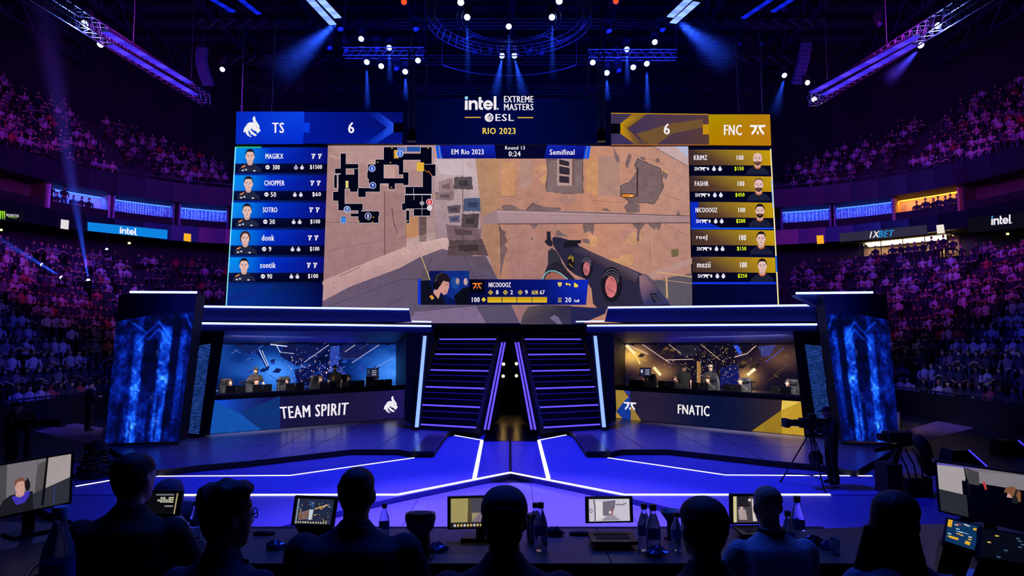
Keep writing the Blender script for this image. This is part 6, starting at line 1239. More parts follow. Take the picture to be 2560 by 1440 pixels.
for side in (-1, 1):
    O, I, t, bk, LEN, IZ = BOOTH[side]; rz = math.atan2(-bk.y, -bk.x)-PI/2; dz = STG+1.03+.07; team = 'blue team' if side < 0 else 'gold team'
    for k, u in enumerate(SEATS[side]):
        p = at_pl(u, 965, O+bk*.42, bk); p.z = 0
        mo = inst('mo', PMO); mo.location = p+ZA*dz; mo.rotation_euler = (0, 0, rz); w_ = NLAB[side][k].split(' player')[0]
        tag(mo, f'black folding game monitor, {ORD[k]} from the left on the {team} desk', 'monitor')
        q = p+bk*.85
        ch = inst('ch', PCH); ch.location = q+ZA*IZ; ch.rotation_euler = (0, 0, rz); tag(ch, f'black gaming chair, {ORD[k]} from the left behind the {team} desk', 'chair')
        kk = KIND[side][k]; pe = inst(('pl', kk), pl[kk]); place(pe, q+ZA*IZ, rz, NLAB[side][k])
        kb = MB().box(p+bk*.32+ZA*(dz+.015), (.4, .14, .03), rz).build('keyboard', M_BLACK, None, f'black keyboard, {ORD[k]} from the left on the {team} desk', 'keyboard')
        for j, (dx, h_, c_) in enumerate(((.38, .12, (200, 160, 110)), (-.4, .05, (210, 205, 215)))):
            b_ = p+t*dx-bk*.2+ZA*dz; MB().lathe([(.03, 0), (.034, h_*.7), (.02, h_)], b_, 8).build('desk_cup', mat('cup_%d' % j, c_, .5), None, f'small {("tan cup", "white cup")[j]} near the {ORD[k]} monitor from the left, {team} desk', 'cup')
    # tilting stands with clamps between the seats
    for n_, u in enumerate((610, 700, 767) if side < 0 else (1878,)):
        p = at_pl(u, 965, O+bk*.7, bk); p.z = dz; sd = thing('headset_stand', f'thin black boom stand between monitors on the {team} desk' + (f', {ORD[n_]} from the left' if side < 0 else ''), 'stand', p)
        MB().tube(p, p+ZA*.42, .015, n=6).build('pole', M_DARK, sd); MB().box(p+ZA*.44, (.28, .06, .06), rz).ball(p+ZA*.46+t*.1, .05, n=6, m=4).build('head', M_DARK, sd); MB().lathe([(.07, 0), (.06, .015)], p, 10).build('base', M_DARK, sd)
    # info screen on a stand at the back
    q = ((917, 921), (946, 921), (946, 943), (917, 943)) if side < 0 else ((1600, 919), (1628, 919), (1628, 941), (1600, 941)); Yq = 26.2
    c = at_y((q[0][0]+q[1][0])/2, 943, Yq); ts = thing('info_screen', f'small wall monitor on a stand behind the {team} players', 'monitor', Vector((c.x, c.y, IZ)))
    MB().prism([at_y(u, v, Yq) for u, v in q], (0, .05, 0)).build('panel', M_BLACK, ts); MB().box(Vector((c.x, c.y+.05, (IZ+c.z)/2)), (.05, .05, c.z-IZ)).build('stand', M_DARK, ts); MB().box(Vector((c.x, c.y+.05, IZ+.02)), (.4, .3, .03)).build('base', M_DARK, ts)
    pc = Pic((0, Yq, 0), YA, .012); pc.rect(q[0][0]+1, q[0][1]+1, q[1][0]-1, q[2][1]-1, (30, 34, 60), 1, .3)
    for y in range(3): pc.rect(q[0][0]+13, q[0][1]+5+y*5, q[0][0]+24, q[0][1]+7+y*5, (180, 180, 200), 2)
    pc.rect(q[0][0]+2, q[0][1]+5, q[0][0]+7, q[0][1]+13, (190, 190, 205) if side > 0 else (60, 70, 110), 2); pc.build('display', M_PIC_LOW, ts)
# ---- coaches
def cz_at(u, v, z): return at_z(u, v, z)
def stand_at(u, vtop, z0, height):
    p = at_z(u, vtop, z0+height); return Vector((p.x, p.y, z0))
IZ = .48
def coach(o, u, vtop, d, rz, label, z0=IZ, base=1.755):
    p = at_y(u, vtop, d); sc = (p.z-z0)/base; o.scale = (sc, sc, sc); return place(o, Vector((p.x, p.y, z0)), rz, label)
coach(person(stand_pose(wl=(-.3, .3, 1.0), el=(-.28, .1, 1.16), wr=(.22, .42, 1.0), er=(.27, .16, 1.15), lean=.1, head_f=.05), style='cap', hair=(14, 14, 18), shirt=(14, 14, 18), extras=('beard',), hyaw=.2, hpitch=-.1, vox=.017), 637, 918, 24.4, PI*1.22, 'coach in black cap and shirt leaning between the two leftmost players', base=1.74)
coach(person(stand_pose(), style='cap', hair=(18, 18, 22), shirt=(14, 14, 18), extras=('beard', 'emblem'), vox=.017, bw=1.05), 838, 912, 25.9, PI*.95, 'coach in black shirt with gold print standing behind the blue team')
coach(person(stand_pose(), style='cap', hair=(20, 18, 20), shirt=(14, 15, 20), vox=.017, bw=1.12), 1709, 911, 25.6, PI*1.02, 'bare-armed coach standing left of centre behind the gold team desk')
coach(person(stand_pose(wl=(-.08, .3, 1.15), el=(-.27, .08, 1.12)), style='cap', hair=(150, 140, 128), shirt=(16, 17, 24), extras=('headset', 'beard'), vox=.017, bw=1.1, sleeve='long'), 1776, 911, 25.6, PI*1.0, 'coach with pale cap and headset standing behind the gold team desk')
# ---- camera crew
def tripod(parent, top, spread, foot_z, mid=None):
    for k in range(3):
        a = 2*PI*k/3+.5; f = Vector((top.x+spread*math.cos(a), top.y+spread*math.sin(a), foot_z)); m = top.lerp(f, .5)
        for s in (-1, 1):
            off = Vector((-math.sin(a), math.cos(a), 0))*(.035*s); MB().tube(top+off, m+off, .014, n=6).build('leg_rail', M_DARK, parent)
        MB().tube(m, f, .016, n=6).ball(f+ZA*.02, .03, n=6, m=4).build('leg', M_DARK, parent); MB().tube(f.lerp(top, .18), Vector((top.x, top.y, foot_z+(top.z-foot_z)*.18)), .01, n=5).build('spreader', M_DARK, parent)
def tv_camera(name, label, c, yaw, pole_z, spread, pedestal=False, lensl=.28):
    d = Vector((math.cos(yaw), math.sin(yaw), 0)); n = Vector((-d.y, d.x, 0)); t_ = thing(name, label, 'camera', Vector((c.x, c.y, pole_z)))
    MB().box(c, (.42, .16, .2), axes=(d, n, ZA)).box(c-d*.25+ZA*.01, (.12, .13, .16), axes=(d, n, ZA)).build('camera_body', M_BLACK, t_)
    l = MB().lathe([(.06, 0), (.075, .05), (.07, lensl*.6), (.085, lensl)], c+d*.2, 14, d).build('lens', M_GLOSS, t_); MB().box(c+d*(.2+lensl+.03), (.09, .24, .18), axes=(d, n, ZA)).build('lens_hood', M_BLACK, l)
    MB().path([c-d*.15+ZA*.1, c-d*.12+ZA*.19, c+d*.1+ZA*.19, c+d*.13+ZA*.1], .014).build('handle', M_DARK, t_); MB().box(c+d*.02+n*.16+ZA*.16, (.14, .12, .1), axes=(d, n, ZA)).build('viewfinder', M_DARK, t_)
    MB().tube(c-ZA*.16-d*.05, c-ZA*.2-d*.55, .012, n=6).build('pan_bar', M_DARK, t_); MB().lathe([(.07, -.22), (.09, -.16), (.07, -.1)], c, 12).build('pan_head', M_DARK, t_)
    top = c-ZA*.2
    if pedestal:
        MB().lathe([(.09, 0), (.07, (top.z-pole_z-.2))], Vector((c.x, c.y, pole_z+.18)), 12).build('column', M_DARK, t_); MB().lathe([(.38, .1), (.36, .2), (.1, .24)], Vector((c.x, c.y, pole_z)), 16).build('base', M_DARK, t_)
        for k in range(3): a = 2*PI*k/3; MB().tube((c.x+.34*math.cos(a)-.04, c.y+.34*math.sin(a), pole_z+.06), (c.x+.34*math.cos(a)+.04, c.y+.34*math.sin(a), pole_z+.06), .06, n=10).build('wheel', M_BLACK, t_)
    else: tripod(t_, top, spread, pole_z)
    return t_
cm = at_z(2082, 1214, 0); d_ = cm.y
cp = at_y(2024, 1057, d_-.1); tv_camera('broadcast_camera', 'black broadcast camera on a tall tripod in front of the right pillar', cp, PI, .035, .62)
J = stand_pose(wl=(-.12, .42, 1.22), el=(-.27, .14, 1.16), wr=(.12, .42, 1.2), er=(.28, .12, 1.15), lean=.03, head_f=.06)
o = person(J, style='cap', hair=(10, 10, 14), shirt=(12, 12, 16), pants=(14, 14, 20), vox=.013, bw=1.1, sleeve='long', hpitch=-.1)
sc = (at_y(2082, 1015, d_).z-.02)/1.76; o.scale = (sc,)*3; place(o, Vector((cm.x+.0, cm.y, .02)), PI/2+.12, 'cameraman in black cap and dark clothes standing at the tripod camera')
MB().lathe([(.02, -.0), (.13, .05), (.15, .2), (.1, .3), (.02, .32)], at_y(2040, 1165, d_-.1), 12).build('camera_bag', M_BLACK, None, 'round black bag hanging between the tripod legs', 'bag')
lp = Vector((-11.9, 16.4, -.12)); o = person(stand_pose(wl=(-.12, .42, 1.2), el=(-.27, .14, 1.14), wr=(.12, .42, 1.2), er=(.28, .12, 1.14), lean=.03, head_f=.06), style='cap', hair=(10, 10, 14), shirt=(12, 12, 16), pants=(14, 14, 20), vox=.016, sleeve='long')
place(o, lp, -PI/2+.1, 'dark cameraman at the left edge beside the studio camera'); tv_camera('studio_camera', 'large studio camera on a wheeled pedestal at the left edge', at_y(72, 1058, 16.4), .1, -.12, .5, True, .5)
o = person(stand_pose(wl=(-.05, .3, 1.2), el=(-.26, .06, 1.14), wr=(.05, .3, 1.16), er=(.26, .06, 1.12)), style='cap', hair=(12, 12, 16), shirt=(14, 14, 20), pants=(14, 14, 20), vox=.017, sleeve='long'); place(o, Vector((-15.0, 24.4, -.12)), -.6, 'crew member in dark clothes standing left of the left pillar')
# ================================================================ gear on the arena floor
R = random.Random(21)
cc = at_z(238, 1190, .012); hp = thing('cable_heap', 'dark tangled heap of cables and covers beside the left deck', 'cables', cc)
for k in range(9):
    r, z = .42-.035*k, cc.z+.05+.075*k; mb = MB(); ox, oy = R.uniform(-.06, .06), R.uniform(-.06, .06)
    mb.path([Vector((cc.x+ox+r*math.cos(a)*R.uniform(.9, 1.1), cc.y+oy+r*math.sin(a)*R.uniform(.9, 1.1), z+R.uniform(-.03, .03))) for a in np.linspace(0, 2*PI, 14)], .035, 6); mb.build('cable_loop', mat('cable_gloss', (24, 26, 40), .25), hp)
MB().lathe([(.26, .6), (.2, .72), (.06, .8)], cc, 10).build('cover', M_BLACK, hp)
# remote camera crane at the right of the deck
c = at_z(2235, 1232, .015); cr = thing('camera_crane', 'black remote camera crane with drooping arm right of the right deck', 'camera crane', c)
MB().box(c+Vector((-.1, 0, .3)), (.3, .5, .6)).build('base', M_BLACK, cr); MB().box(c+Vector((.45, .1, .16)), (.5, .5, .32)).build('case', M_DARK, cr)
MB().tube(c+Vector((0, 0, .5)), c+Vector((.25, .1, 1.0)), .06, n=8).build('column', M_DARK, cr); MB().tube(c+Vector((-.35, 0, .85)), c+Vector((.75, .2, 1.0)), .05, n=8).build('arm', M_DARK, cr)
MB().box(c+Vector((.1, 0, 1.12)), (.45, .3, .2)).lathe([(.06, 0), (.08, .16)], c+Vector((-.12, 0, 1.12)), 10, (-1, 0, 0)).build('camera_head', M_BLACK, cr)
for k, (dx, dz) in enumerate(((.55, .85), (.6, .5))): MB().lathe([(.1, 0), (.24, .05), (.26, .2), (.1, .26)], c+Vector((dx, .1, dz)), 12, (.8, -.3, .4)).build('counterweight', M_BLACK, cr)
for k in range(4): mb = MB(); mb.path([c+Vector((-.1+.15*k, -.1, .9)), c+Vector((.0+.15*k, -.22, .5+.05*k)), c+Vector((.15+.1*k, -.25, .1))], .016); mb.build('cable', mat('cable_gloss', (0, 0, 0)), cr)
# blue-edged floor monitors far right
for k, (u, v, lab) in enumerate(((2415, 1168, 'wedge floor monitor with a glowing blue edge behind the right desk screen'), (2540, 1140, 'small lit floor fixture at the far right edge'))):
    c = at_z(u, v, -.1); w_ = thing('floor_wedge', lab, 'floor monitor', c); MB().prism([c+Vector((-.4, 0, 0)), c+Vector((.5, 0, 0)), c+Vector((.1, 0, .42)), c+Vector((-.3, 0, .42))], (0, .5, 0)).build('box', M_DARK, w_)
    MB().tube(c+Vector((.08, -.02, .43)), c+Vector((.52, -.02, .02)), .02, n=6).build('edge_light', emis('wedge_glow', (70, 60, 255), 1.2 if k == 0 else 3), w_)
for k, (u, v) in enumerate(((2340, 1000), (2450, 1030), (150, 1010))):
    c = at_z(u, v, -.12); fc = thing('flight_case', f'dark flight case on the arena floor, {("left one on the right side", "right one on the right side", "on the left side")[k]}', 'case', c)
    MB().box(c+Vector((0, 0, .45)), (1.1, .6, .7)).build('body', M_DARK, fc)
    for s in (-1, 1): MB().box(c+Vector((s*.54, -.31, .45)), (.04, .02, .7)).build('metal_edge', M_STEEL, fc)
    for sx in (-1, 1):
        for sy in (-1, 1): MB().lathe([(.05, 0), (.05, .1)], c+Vector((sx*.45, sy*.22, 0)), 8).build('castor', M_BLACK, fc)
# ================================================================ production desk in the foreground
RZ = 1.15; DZ = 1.87
MB().box((0, 3.55, .515), (9.2, 4.5, 1.27)).build('production_riser', M_BLACK, None, 'black raised platform under the foreground production desk', 'platform')
M_TOP = mat('desk_top_brown', (66, 56, 58), .5, 0, 6, .15)
dk = thing('production_desk', 'long dark production desk running across the foreground', 'desk', (0, 4.2, RZ))
for x0, x1, y0, y1 in ((-2.35, -.9, 3.86, 4.56), (-.9, .55, 3.86, 4.56), (.55, 2.05, 3.86, 4.56)): MB().box(((x0+x1)/2, (y0+y1)/2, DZ-.02), (x1-x0-.006, y1-y0, .04)).build('desk_top', M_TOP, dk)
for nm, P in (('left', [(-2.35, 3.9), (-2.35, 4.56), (-3.6, 4.75), (-4.1, 3.2), (-3.3, 2.6), (-2.75, 3.3)]), ('right', [(2.05, 4.56), (2.05, 3.9), (2.5, 3.2), (3.1, 2.6), (3.9, 3.2), (3.5, 4.75)])):
    MB().prism([Vector((x, y, DZ)) for x, y in P], (0, 0, -.04)).build('side_wing', mat('desk_wing_dark', (26, 26, 34), .4), dk)
for x in (-2.3, -.9, .55, 2.0): MB().box((x, 4.2, (RZ+DZ-.04)/2), (.05, .6, DZ-.04-RZ)).build('leg', M_DARK, dk)
for x, y in ((-3.5, 4.4), (-3.4, 2.9), (3.4, 4.4), (3.2, 2.9)): MB().box((x, y, (RZ+DZ-.04)/2), (.05, .05, DZ-.04-RZ)).build('leg', M_DARK, dk)
MB().box((-.15, 4.59, (RZ+DZ)/2), (4.4, .03, DZ-RZ)).build('rear_panel', M_BLACK, dk)
def stool(p, lab):
    t_ = thing('stool', lab, 'stool', Vector((p.x, p.y, RZ))); MB().lathe([(.16, .38), (.19, .4), (.19, .44), (.16, .455)], t_.location, 16).build('seat', M_BLACK, t_); MB().tube((p.x, p.y, RZ+.03), (p.x, p.y, RZ+.39), .03, n=8).build('post', M_DARK, t_); MB().lathe([(.24, 0), (.23, .025), (.04, .05)], t_.location, 16).build('base', M_DARK, t_)
# screens: quad in pixels at the screen's own depths
def desk_screen(name, label, cat, q, ds, deco, stand='foot', thick=.025, bez=.012, mt=None):
    P = [at_y(u, v, d) for (u, v), d in zip(q, ds)]; TL, TR, BR, BL = P; n = (TR-TL).cross(BL-TL).normalized(); n = n if n.y > 0 else -n
    base = (BL+BR)/2; t_ = thing(name, label, cat, Vector((base.x, base.y, DZ))); ctr = (TL+TR+BR+BL)/4
    ex = [p+(p-ctr)*(bez*2/((p-ctr).length)) for p in P]; MB().prism([p+n*.004 for p in ex], n*thick).build('casing', M_BLACK, t_)
    pc = Pic(TL-n*.002, n, .0012); pc.corn = q; deco(pc, q); pc.build('display', mt or M_PIC_LOW, t_)
    if stand == 'foot':
        MB().box((base.x+n.x*.06, base.y+n.y*.06, (DZ+ctr.z)/2), (.06, .03, max(.05, ctr.z-DZ)), math.atan2(n.y, n.x)-PI/2).build('stand', M_DARK, t_); MB().box((base.x+n.x*.04, base.y+n.y*.04, DZ+.01), (.24, .17, .02), math.atan2(n.y, n.x)-PI/2).build('foot', M_DARK, t_)
    elif stand == 'laptop':
        f = Vector((n.x, n.y, 0)).normalized(); x = Vector((f.y, -f.x, 0)); w_ = (BR-BL).length; k_ = MB().box(Vector((base.x, base.y, DZ+.04))-f*.1, (w_+.02, .21, .018), axes=(x, f, ZA)).build('keyboard_deck', M_DARK, t_)
        for r in range(4): MB().box(Vector((base.x, base.y, DZ+.051))-f*(.05+.03*r), (w_*.8, .02, .004), axes=(x, f, ZA)).build('key_row', M_BLACK, k_)
        MB().box(Vector((base.x, base.y, DZ+.015))-f*.1, (w_*.8, .16, .03), axes=(x, f, ZA)).build('riser_stand', M_BLACK, t_)
    else:
        MB().prism([BL, BR, Vector((BR.x, BR.y+.1, DZ)), Vector((BL.x, BL.y+.1, DZ))], n*.01).build('prop', M_DARK, t_)
    return t_
def B(q): return lambda a, b: bil(*q, a, b)
def deco_room(mirror):
    def f(pc, q):
        b = B(q); X = (lambda a: 1-a) if mirror else (lambda a: a); P = lambda pts, c, L, g=0: pc.poly([b(X(x), y) for x, y in pts][::(-1 if mirror else 1)], c, L, g)
        P([(0, 0), (1, 0), (1, 1), (0, 1)], (112, 106, 114), 1, .1)
        if not mirror:
            P([(0, 0), (.14, 0), (.14, .72), (0, 1)], (70, 70, 76), 2); P([(.68, 0), (1, 0), (1, .5), (.66, .62)], (160, 150, 150), 2, .25); P([(.55, .1), (.66, .05), (.64, .9), (.52, .8)], (80, 76, 78), 2); P([(.665, .0), (.695, 0), (.66, .95), (.62, .95)], (14, 14, 18), 4); P([(.5, .68), (1, .48), (1, 1), (.45, 1)], (44, 46, 56), 3); P([(0, .95), (.1, .7), (.2, .62), (.5, .62), (.52, 1), (0, 1)], (26, 26, 34), 4)
            P([(.21, .66), (.46, .6), (.46, .68), (.40, .82), (.28, .84)], (62, 50, 170), 5); P([(.27, .6), (.38, .58), (.39, .66), (.33, .70), (.27, .66)], (190, 146, 136), 6); pc.ell(*b(.325, .48), 13, 21, (200, 152, 142), 7, 16); P([(.245, .48), (.25, .36), (.31, .3), (.38, .33), (.41, .46), (.39, .5), (.37, .38), (.29, .38)], (120, 74, 60), 8); pc.ell(*b(.425, .48), 7, 15, (20, 20, 26), 8, 12); P([(.41, .35), (.43, .33), (.445, .45), (.425, .45)], (24, 24, 30), 8); pc.rect(b(.28, .46)[0], b(.28, .46)[1]-.8, b(.3, .46)[0], b(.3, .46)[1]+.8, (60, 40, 40), 9); pc.rect(b(.345, .46)[0], b(.345, .46)[1]-.8, b(.365, .46)[0], b(.365, .46)[1]+.8, (60, 40, 40), 9); pc.rect(b(.315, .58)[0], b(.315, .58)[1]-.7, b(.345, .58)[0], b(.345, .58)[1]+.7, (150, 90, 86), 9)
            P([(.55, .0), (.56, 0), (.57, .62), (.56, .62)], (80, 76, 84), 5); P([(.79, .62), (.8, .62), (.8, .98), (.79, .98)], (40, 60, 150), 5)
        else:
            P([(.72, 0), (1, 0), (1, .55), (.7, .58)], (164, 154, 158), 2, .2); P([(.71, 0), (.72, 0), (.64, .95), (.6, .95)], (14, 14, 18), 4); P([(.56, .08), (.7, .02), (.64, .7), (.56, .62)], (66, 64, 70), 3); P([(0, .02), (.56, .06), (.56, .6), (0, .55)], (126, 120, 128), 2, .1); P([(.62, .58), (1, .55), (1, 1), (.62, 1)], (40, 42, 52), 3); P([(.2, .62), (.55, .58), (.6, 1), (.1, 1)], (30, 30, 38), 3); P([(.23, .6), (.42, .62), (.34, .82), (.22, .78)], (70, 56, 180), 5); P([(0, .7), (.14, .62), (.24, .66), (.26, 1), (0, 1)], (28, 28, 38), 5)
            P([(.16, .4), (.26, .38), (.28, .52), (.23, .66), (.15, .64)], (196, 146, 138), 6); P([(.12, .55), (.12, .32), (.2, .24), (.28, .28), (.3, .38), (.24, .38), (.19, .52)], (122, 80, 52), 7); pc.ell(*b(1-.185, .5), 8, 13, (26, 26, 32), 8, 12); P([(.15, .3), (.17, .28), (.2, .44), (.18, .44)], (30, 30, 36), 8); P([(0, .3), (.06, .28), (.09, .62), (0, .72)], (50, 50, 58), 4); P([(.5, .24), (.53, .24), (.5, .4), (.48, .38)], (190, 60, 60), 5)
            P([(.56, .0), (1, 0), (1, .05), (.56, .02)], (90, 80, 170), 4)
    return f
desk_screen('desk_monitor', 'large left monitor showing a player with headset facing the camera', 'monitor', [(-8, 1166), (178, 1135), (172, 1255), (-12, 1294)], (4.24, 4.6, 4.6, 4.24), deco_room(False), mt=M_PIC)
desk_screen('desk_monitor', 'large right monitor showing a player with headset in profile', 'monitor', [(2342, 1156), (2580, 1190), (2580, 1331), (2352, 1276)], (4.5, 3.98, 3.98, 4.5), deco_room(True), mt=M_PIC)
def d_text(pc, q):
    b = B(q); pc.poly(list(q), (10, 11, 16), 1); r = random.Random(2)
    pc.poly([b(.25, .06), b(.85, .06), b(.85, .12), b(.25, .12)], (120, 122, 130), 2)
    for i in range(5):
        for j in range(5):
            if r.random() < .75: x, y = .32+.09*i, .2+.055*j; pc.poly([b(x, y), b(x+.075, y), b(x+.075, y+.04), b(x, y+.04)], (190, 190, 170), 2)
    for x, y in ((.75, .2), (.75, .3), (.75, .4)): pc.poly([b(x, y), b(x+.1, y), b(x+.1, y+.06), b(x, y+.06)], (200, 190, 150), 2)
    pc.poly([b(.58, .6), b(.86, .6), b(.86, .66), b(.58, .66)], (150, 150, 140), 2); pc.poly([b(.93, .02), b(.97, .02), b(.95, 1), b(.91, 1)], (180, 160, 120), 2)
desk_screen('laptop', 'laptop with dark text screen behind the leftmost person', 'laptop', [(372, 1232), (448, 1232), (440, 1285), (365, 1285)], (4.35,)*4, d_text, 'laptop')
def d_game(pc, q):
    b = B(q); pc.poly(list(q), (32, 40, 66), 1, .4); r = random.Random(6)
    pc.poly([b(.08, .55), b(.35, .45), b(.4, .8), b(.1, .85)], (120, 90, 80), 2, .4); pc.poly([b(.36, .42), b(.48, .42), b(.46, .8), b(.38, .85)], (190, 200, 215), 3); pc.line([b(.5, .4), b(.85, .22)], 3, (205, 160, 90), 3); pc.poly([b(.3, .1), b(.5, .1), b(.45, .4)], (40, 70, 120), 2)
    pc.poly([b(.02, .0), b(.06, 0), b(.06, 1), b(.02, 1)], (130, 140, 160), 2)
    for k in range(46): x, y = r.uniform(.08, .95), r.uniform(.06, .95); pc.ell(*b(x, y), r.uniform(.8, 2.2), r.uniform(.8, 2), r.choice([(220, 170, 90), (190, 150, 110), (90, 120, 190), (210, 200, 200)]), 4, 6)
    for k in range(12): pc.poly([b(.08+.07*k, .9), b(.12+.07*k, .9), b(.12+.07*k, .97), b(.08+.07*k, .97)], (190, 170, 130), 4)
desk_screen('desk_tablet', 'tilted tablet-like screen with a dark game view beside the second large man', 'tablet', [(744, 1246), (836, 1249), (826, 1312), (735, 1309)], (4.35,)*4, d_game, 'prop')
def d_alley(pc, q):
    b = B(q); pc.poly(list(q), (150, 140, 105), 1, .2); pc.poly([b(.35, 0), b(.8, 0), b(.8, .5), b(.35, .5)], (70, 66, 80), 2, .3); pc.poly([b(.28, .95), b(.5, .5), b(.62, .5), b(.95, .95)], (120, 105, 120), 3, .2); pc.poly([b(.02, 0), b(.3, 0), b(.3, .85), b(.02, .85)], (158, 146, 92), 3, .3); pc.poly([b(.3, 0), b(.35, 0), b(.36, .8), b(.28, .85)], (80, 70, 50), 4); pc.poly([b(.7, .05), b(.98, 0), b(.98, .85), b(.72, .5)], (140, 120, 110), 4, .4); pc.ell(*b(.6, .42), 3, 4, (235, 215, 190), 5, 8); pc.poly([b(0, .82), b(1, .82), b(1, 1), b(0, 1)], (34, 30, 36), 5)
    for k in range(16): pc.poly([b(.05+.055*k, .88), b(.085+.055*k, .88), b(.085+.055*k, .96), b(.05+.055*k, .96)], (205, 175, 90) if k % 3 else (200, 200, 210), 6)
desk_screen('desk_monitor', 'small monitor on a foot showing an alley, left of the capped person', 'monitor', [(1127, 1247), (1272, 1243), (1276, 1316), (1127, 1320)], (4.3,)*4, d_alley)
def d_white(pc, q):
    b = B(q); pc.poly(list(q), (196, 190, 205), 1, .1); pc.poly([b(.18, .08), b(.4, .15), b(.4, .8), b(.16, .95)], (214, 208, 214), 2, .05); pc.poly([b(.34, .12), b(.66, .05), b(.64, .35), b(.55, .75), b(.34, .75)], (110, 104, 122), 3, .25); pc.poly([b(.3, .98), b(.46, .72), b(.6, .72), b(.78, .98)], (150, 142, 158), 4); pc.line([b(.12, .02), b(.145, .3), b(.15, .98)], 2.2, (40, 38, 48), 5); pc.line([b(.6, .35), b(.57, .72)], 1.5, (170, 60, 50), 5); pc.ell(*b(.52, .6), 3.5, 4, (225, 205, 205), 6, 8); pc.ell(*b(.05, .52), 4, 5, (70, 70, 80), 5, 12); pc.ell(*b(.05, .52), 2.6, 3.4, (205, 200, 210), 6, 10); pc.line([b(.66, .28), b(.72, .24), b(.8, .28), b(.92, .2)], 2.4, (90, 86, 100), 5)
desk_screen('laptop', 'open laptop with a bright white room picture right of the capped person', 'laptop', [(1472, 1248), (1573, 1247), (1575, 1302), (1473, 1304)], (4.3,)*4, d_white, 'laptop')
def d_dark(pc, q):
    b = B(q); pc.poly(list(q), (70, 64, 72), 1, .3); pc.poly([b(0, 0), b(.08, 0), b(.08, 1), b(0, 1)], (205, 195, 150), 2); pc.poly([b(.45, .1), b(.7, .1), b(.72, .95), b(.48, .95)], (205, 195, 185), 2, .1); pc.poly([b(.12, .5), b(.3, .5), b(.34, .9), b(.14, .9)], (170, 150, 150), 2, .4); pc.poly([b(.1, .0), b(.4, 0), b(.4, .4), b(.1, .4)], (30, 28, 36), 2); pc.ell(*b(.4, .14), 4, 4, (205, 195, 190), 3, 8); pc.ell(*b(.2, .45), 5, 4, (190, 160, 160), 3, 8)
desk_screen('laptop', 'laptop with a dark picture half hidden by the bald person', 'laptop', [(1833, 1241), (1935, 1241), (1935, 1306), (1834, 1306)], (4.45,)*4, d_dark, 'laptop')
def d_tab(pc, q):
    b = B(q); pc.poly(list(q), (14, 50, 92), 1, .3); pc.poly([b(0, 0), b(.14, 0), b(.14, .32), b(0, .32)], (226, 165, 40), 2); r = random.Random(9); pc.poly([b(.82, .12), b(.98, .1), b(.98, .2), b(.82, .2)], (230, 180, 40), 2); pc.poly([b(.12, .7), b(.42, .7), b(.42, .8), b(.12, .8)], (225, 170, 40), 2); pc.poly([b(.65, .72), b(.82, .72), b(.82, .86), b(.65, .86)], (225, 170, 40), 2)
    for x, y, c in ((.3, .08, (180, 60, 50)), (.22, .14, (190, 190, 200)), (.4, .4, (190, 200, 220)), (.32, .5, (230, 160, 60)), (.44, .52, (230, 160, 60)), (.72, .5, (200, 200, 210)), (.72, .6, (230, 170, 60)), (.5, .04, (190, 190, 200)), (.58, .06, (190, 190, 200)), (.28, .3, (150, 190, 220)), (.05, .6, (160, 190, 210)), (.06, .72, (220, 170, 60))): pc.poly([b(x, y), b(x+.12, y), b(x+.12, y+.05), b(x, y+.05)], c, 3)
    pc.line([b(.3, .42), b(.7, .42)], 1.5, (150, 190, 220), 3)
desk_screen('desk_tablet', 'tablet with yellow and blue dashboard at lower right', 'tablet', [(2371, 1298), (2449, 1316), (2436, 1376), (2362, 1352)], (3.62, 3.55, 3.45, 3.5), d_tab, 'prop', .02, .01)
def d_pad(pc, q):
    b = B(q); pc.poly(list(q), (6, 10, 24), 1, .4); r = random.Random(4)
    for k in range(22): x, y = r.uniform(.02, .95), r.uniform(.05, .95); pc.poly([b(x, y), b(x+.05, y), b(x+.05, y+.05), b(x, y+.05)], (60, 90, 120) if k > 6 else (200, 170, 70), 2) if k > 6 or x < .2 else None
desk_screen('desk_tablet', 'dark control panel at the right edge below the large monitor', 'control panel', [(2455, 1322), (2640, 1350), (2640, 1420), (2450, 1392)], (3.5, 3.4, 3.3, 3.4), d_pad, 'prop', .02, .01)
# bottles and cups
M_PET = mat('clear_bottle', (210, 225, 245), .08); b_ = M_PET.node_tree.nodes['Principled BSDF']; b_.inputs['Transmission Weight'].default_value = .85; b_.inputs['IOR'].default_value = 1.2
def bottle(u, vb, d, vt, lab, capc=(16, 18, 26)):
    c = at_y(u, vb, d); h = at_y(u, vt, d).z-c.z; k = h/.22; t_ = thing('water_bottle', lab, 'bottle', c)
    MB().lathe([(r*k, z*k) for r, z in ((.028, 0), (.032, .008), (.032, .05), (.030, .058), (.032, .066), (.032, .12), (.028, .14), (.016, .175), (.0125, .185), (.0125, .2))], c, 20).build('bottle_body', M_PET, t_)
    MB().lathe([(.0155*k, .196*k), (.0155*k, .22*k), (.013*k, .222*k)], c, 14).build('cap', mat('bottle_cap_%d' % capc[0], capc, .5), t_)
    MB().lathe([(.0325*k, .075*k), (.0325*k, .11*k)], c, 20, caps=False).build('label_band', mat('bottle_label', (90, 110, 190), .5), t_)
def dz_at(u, v): return at_z(u, v, DZ)
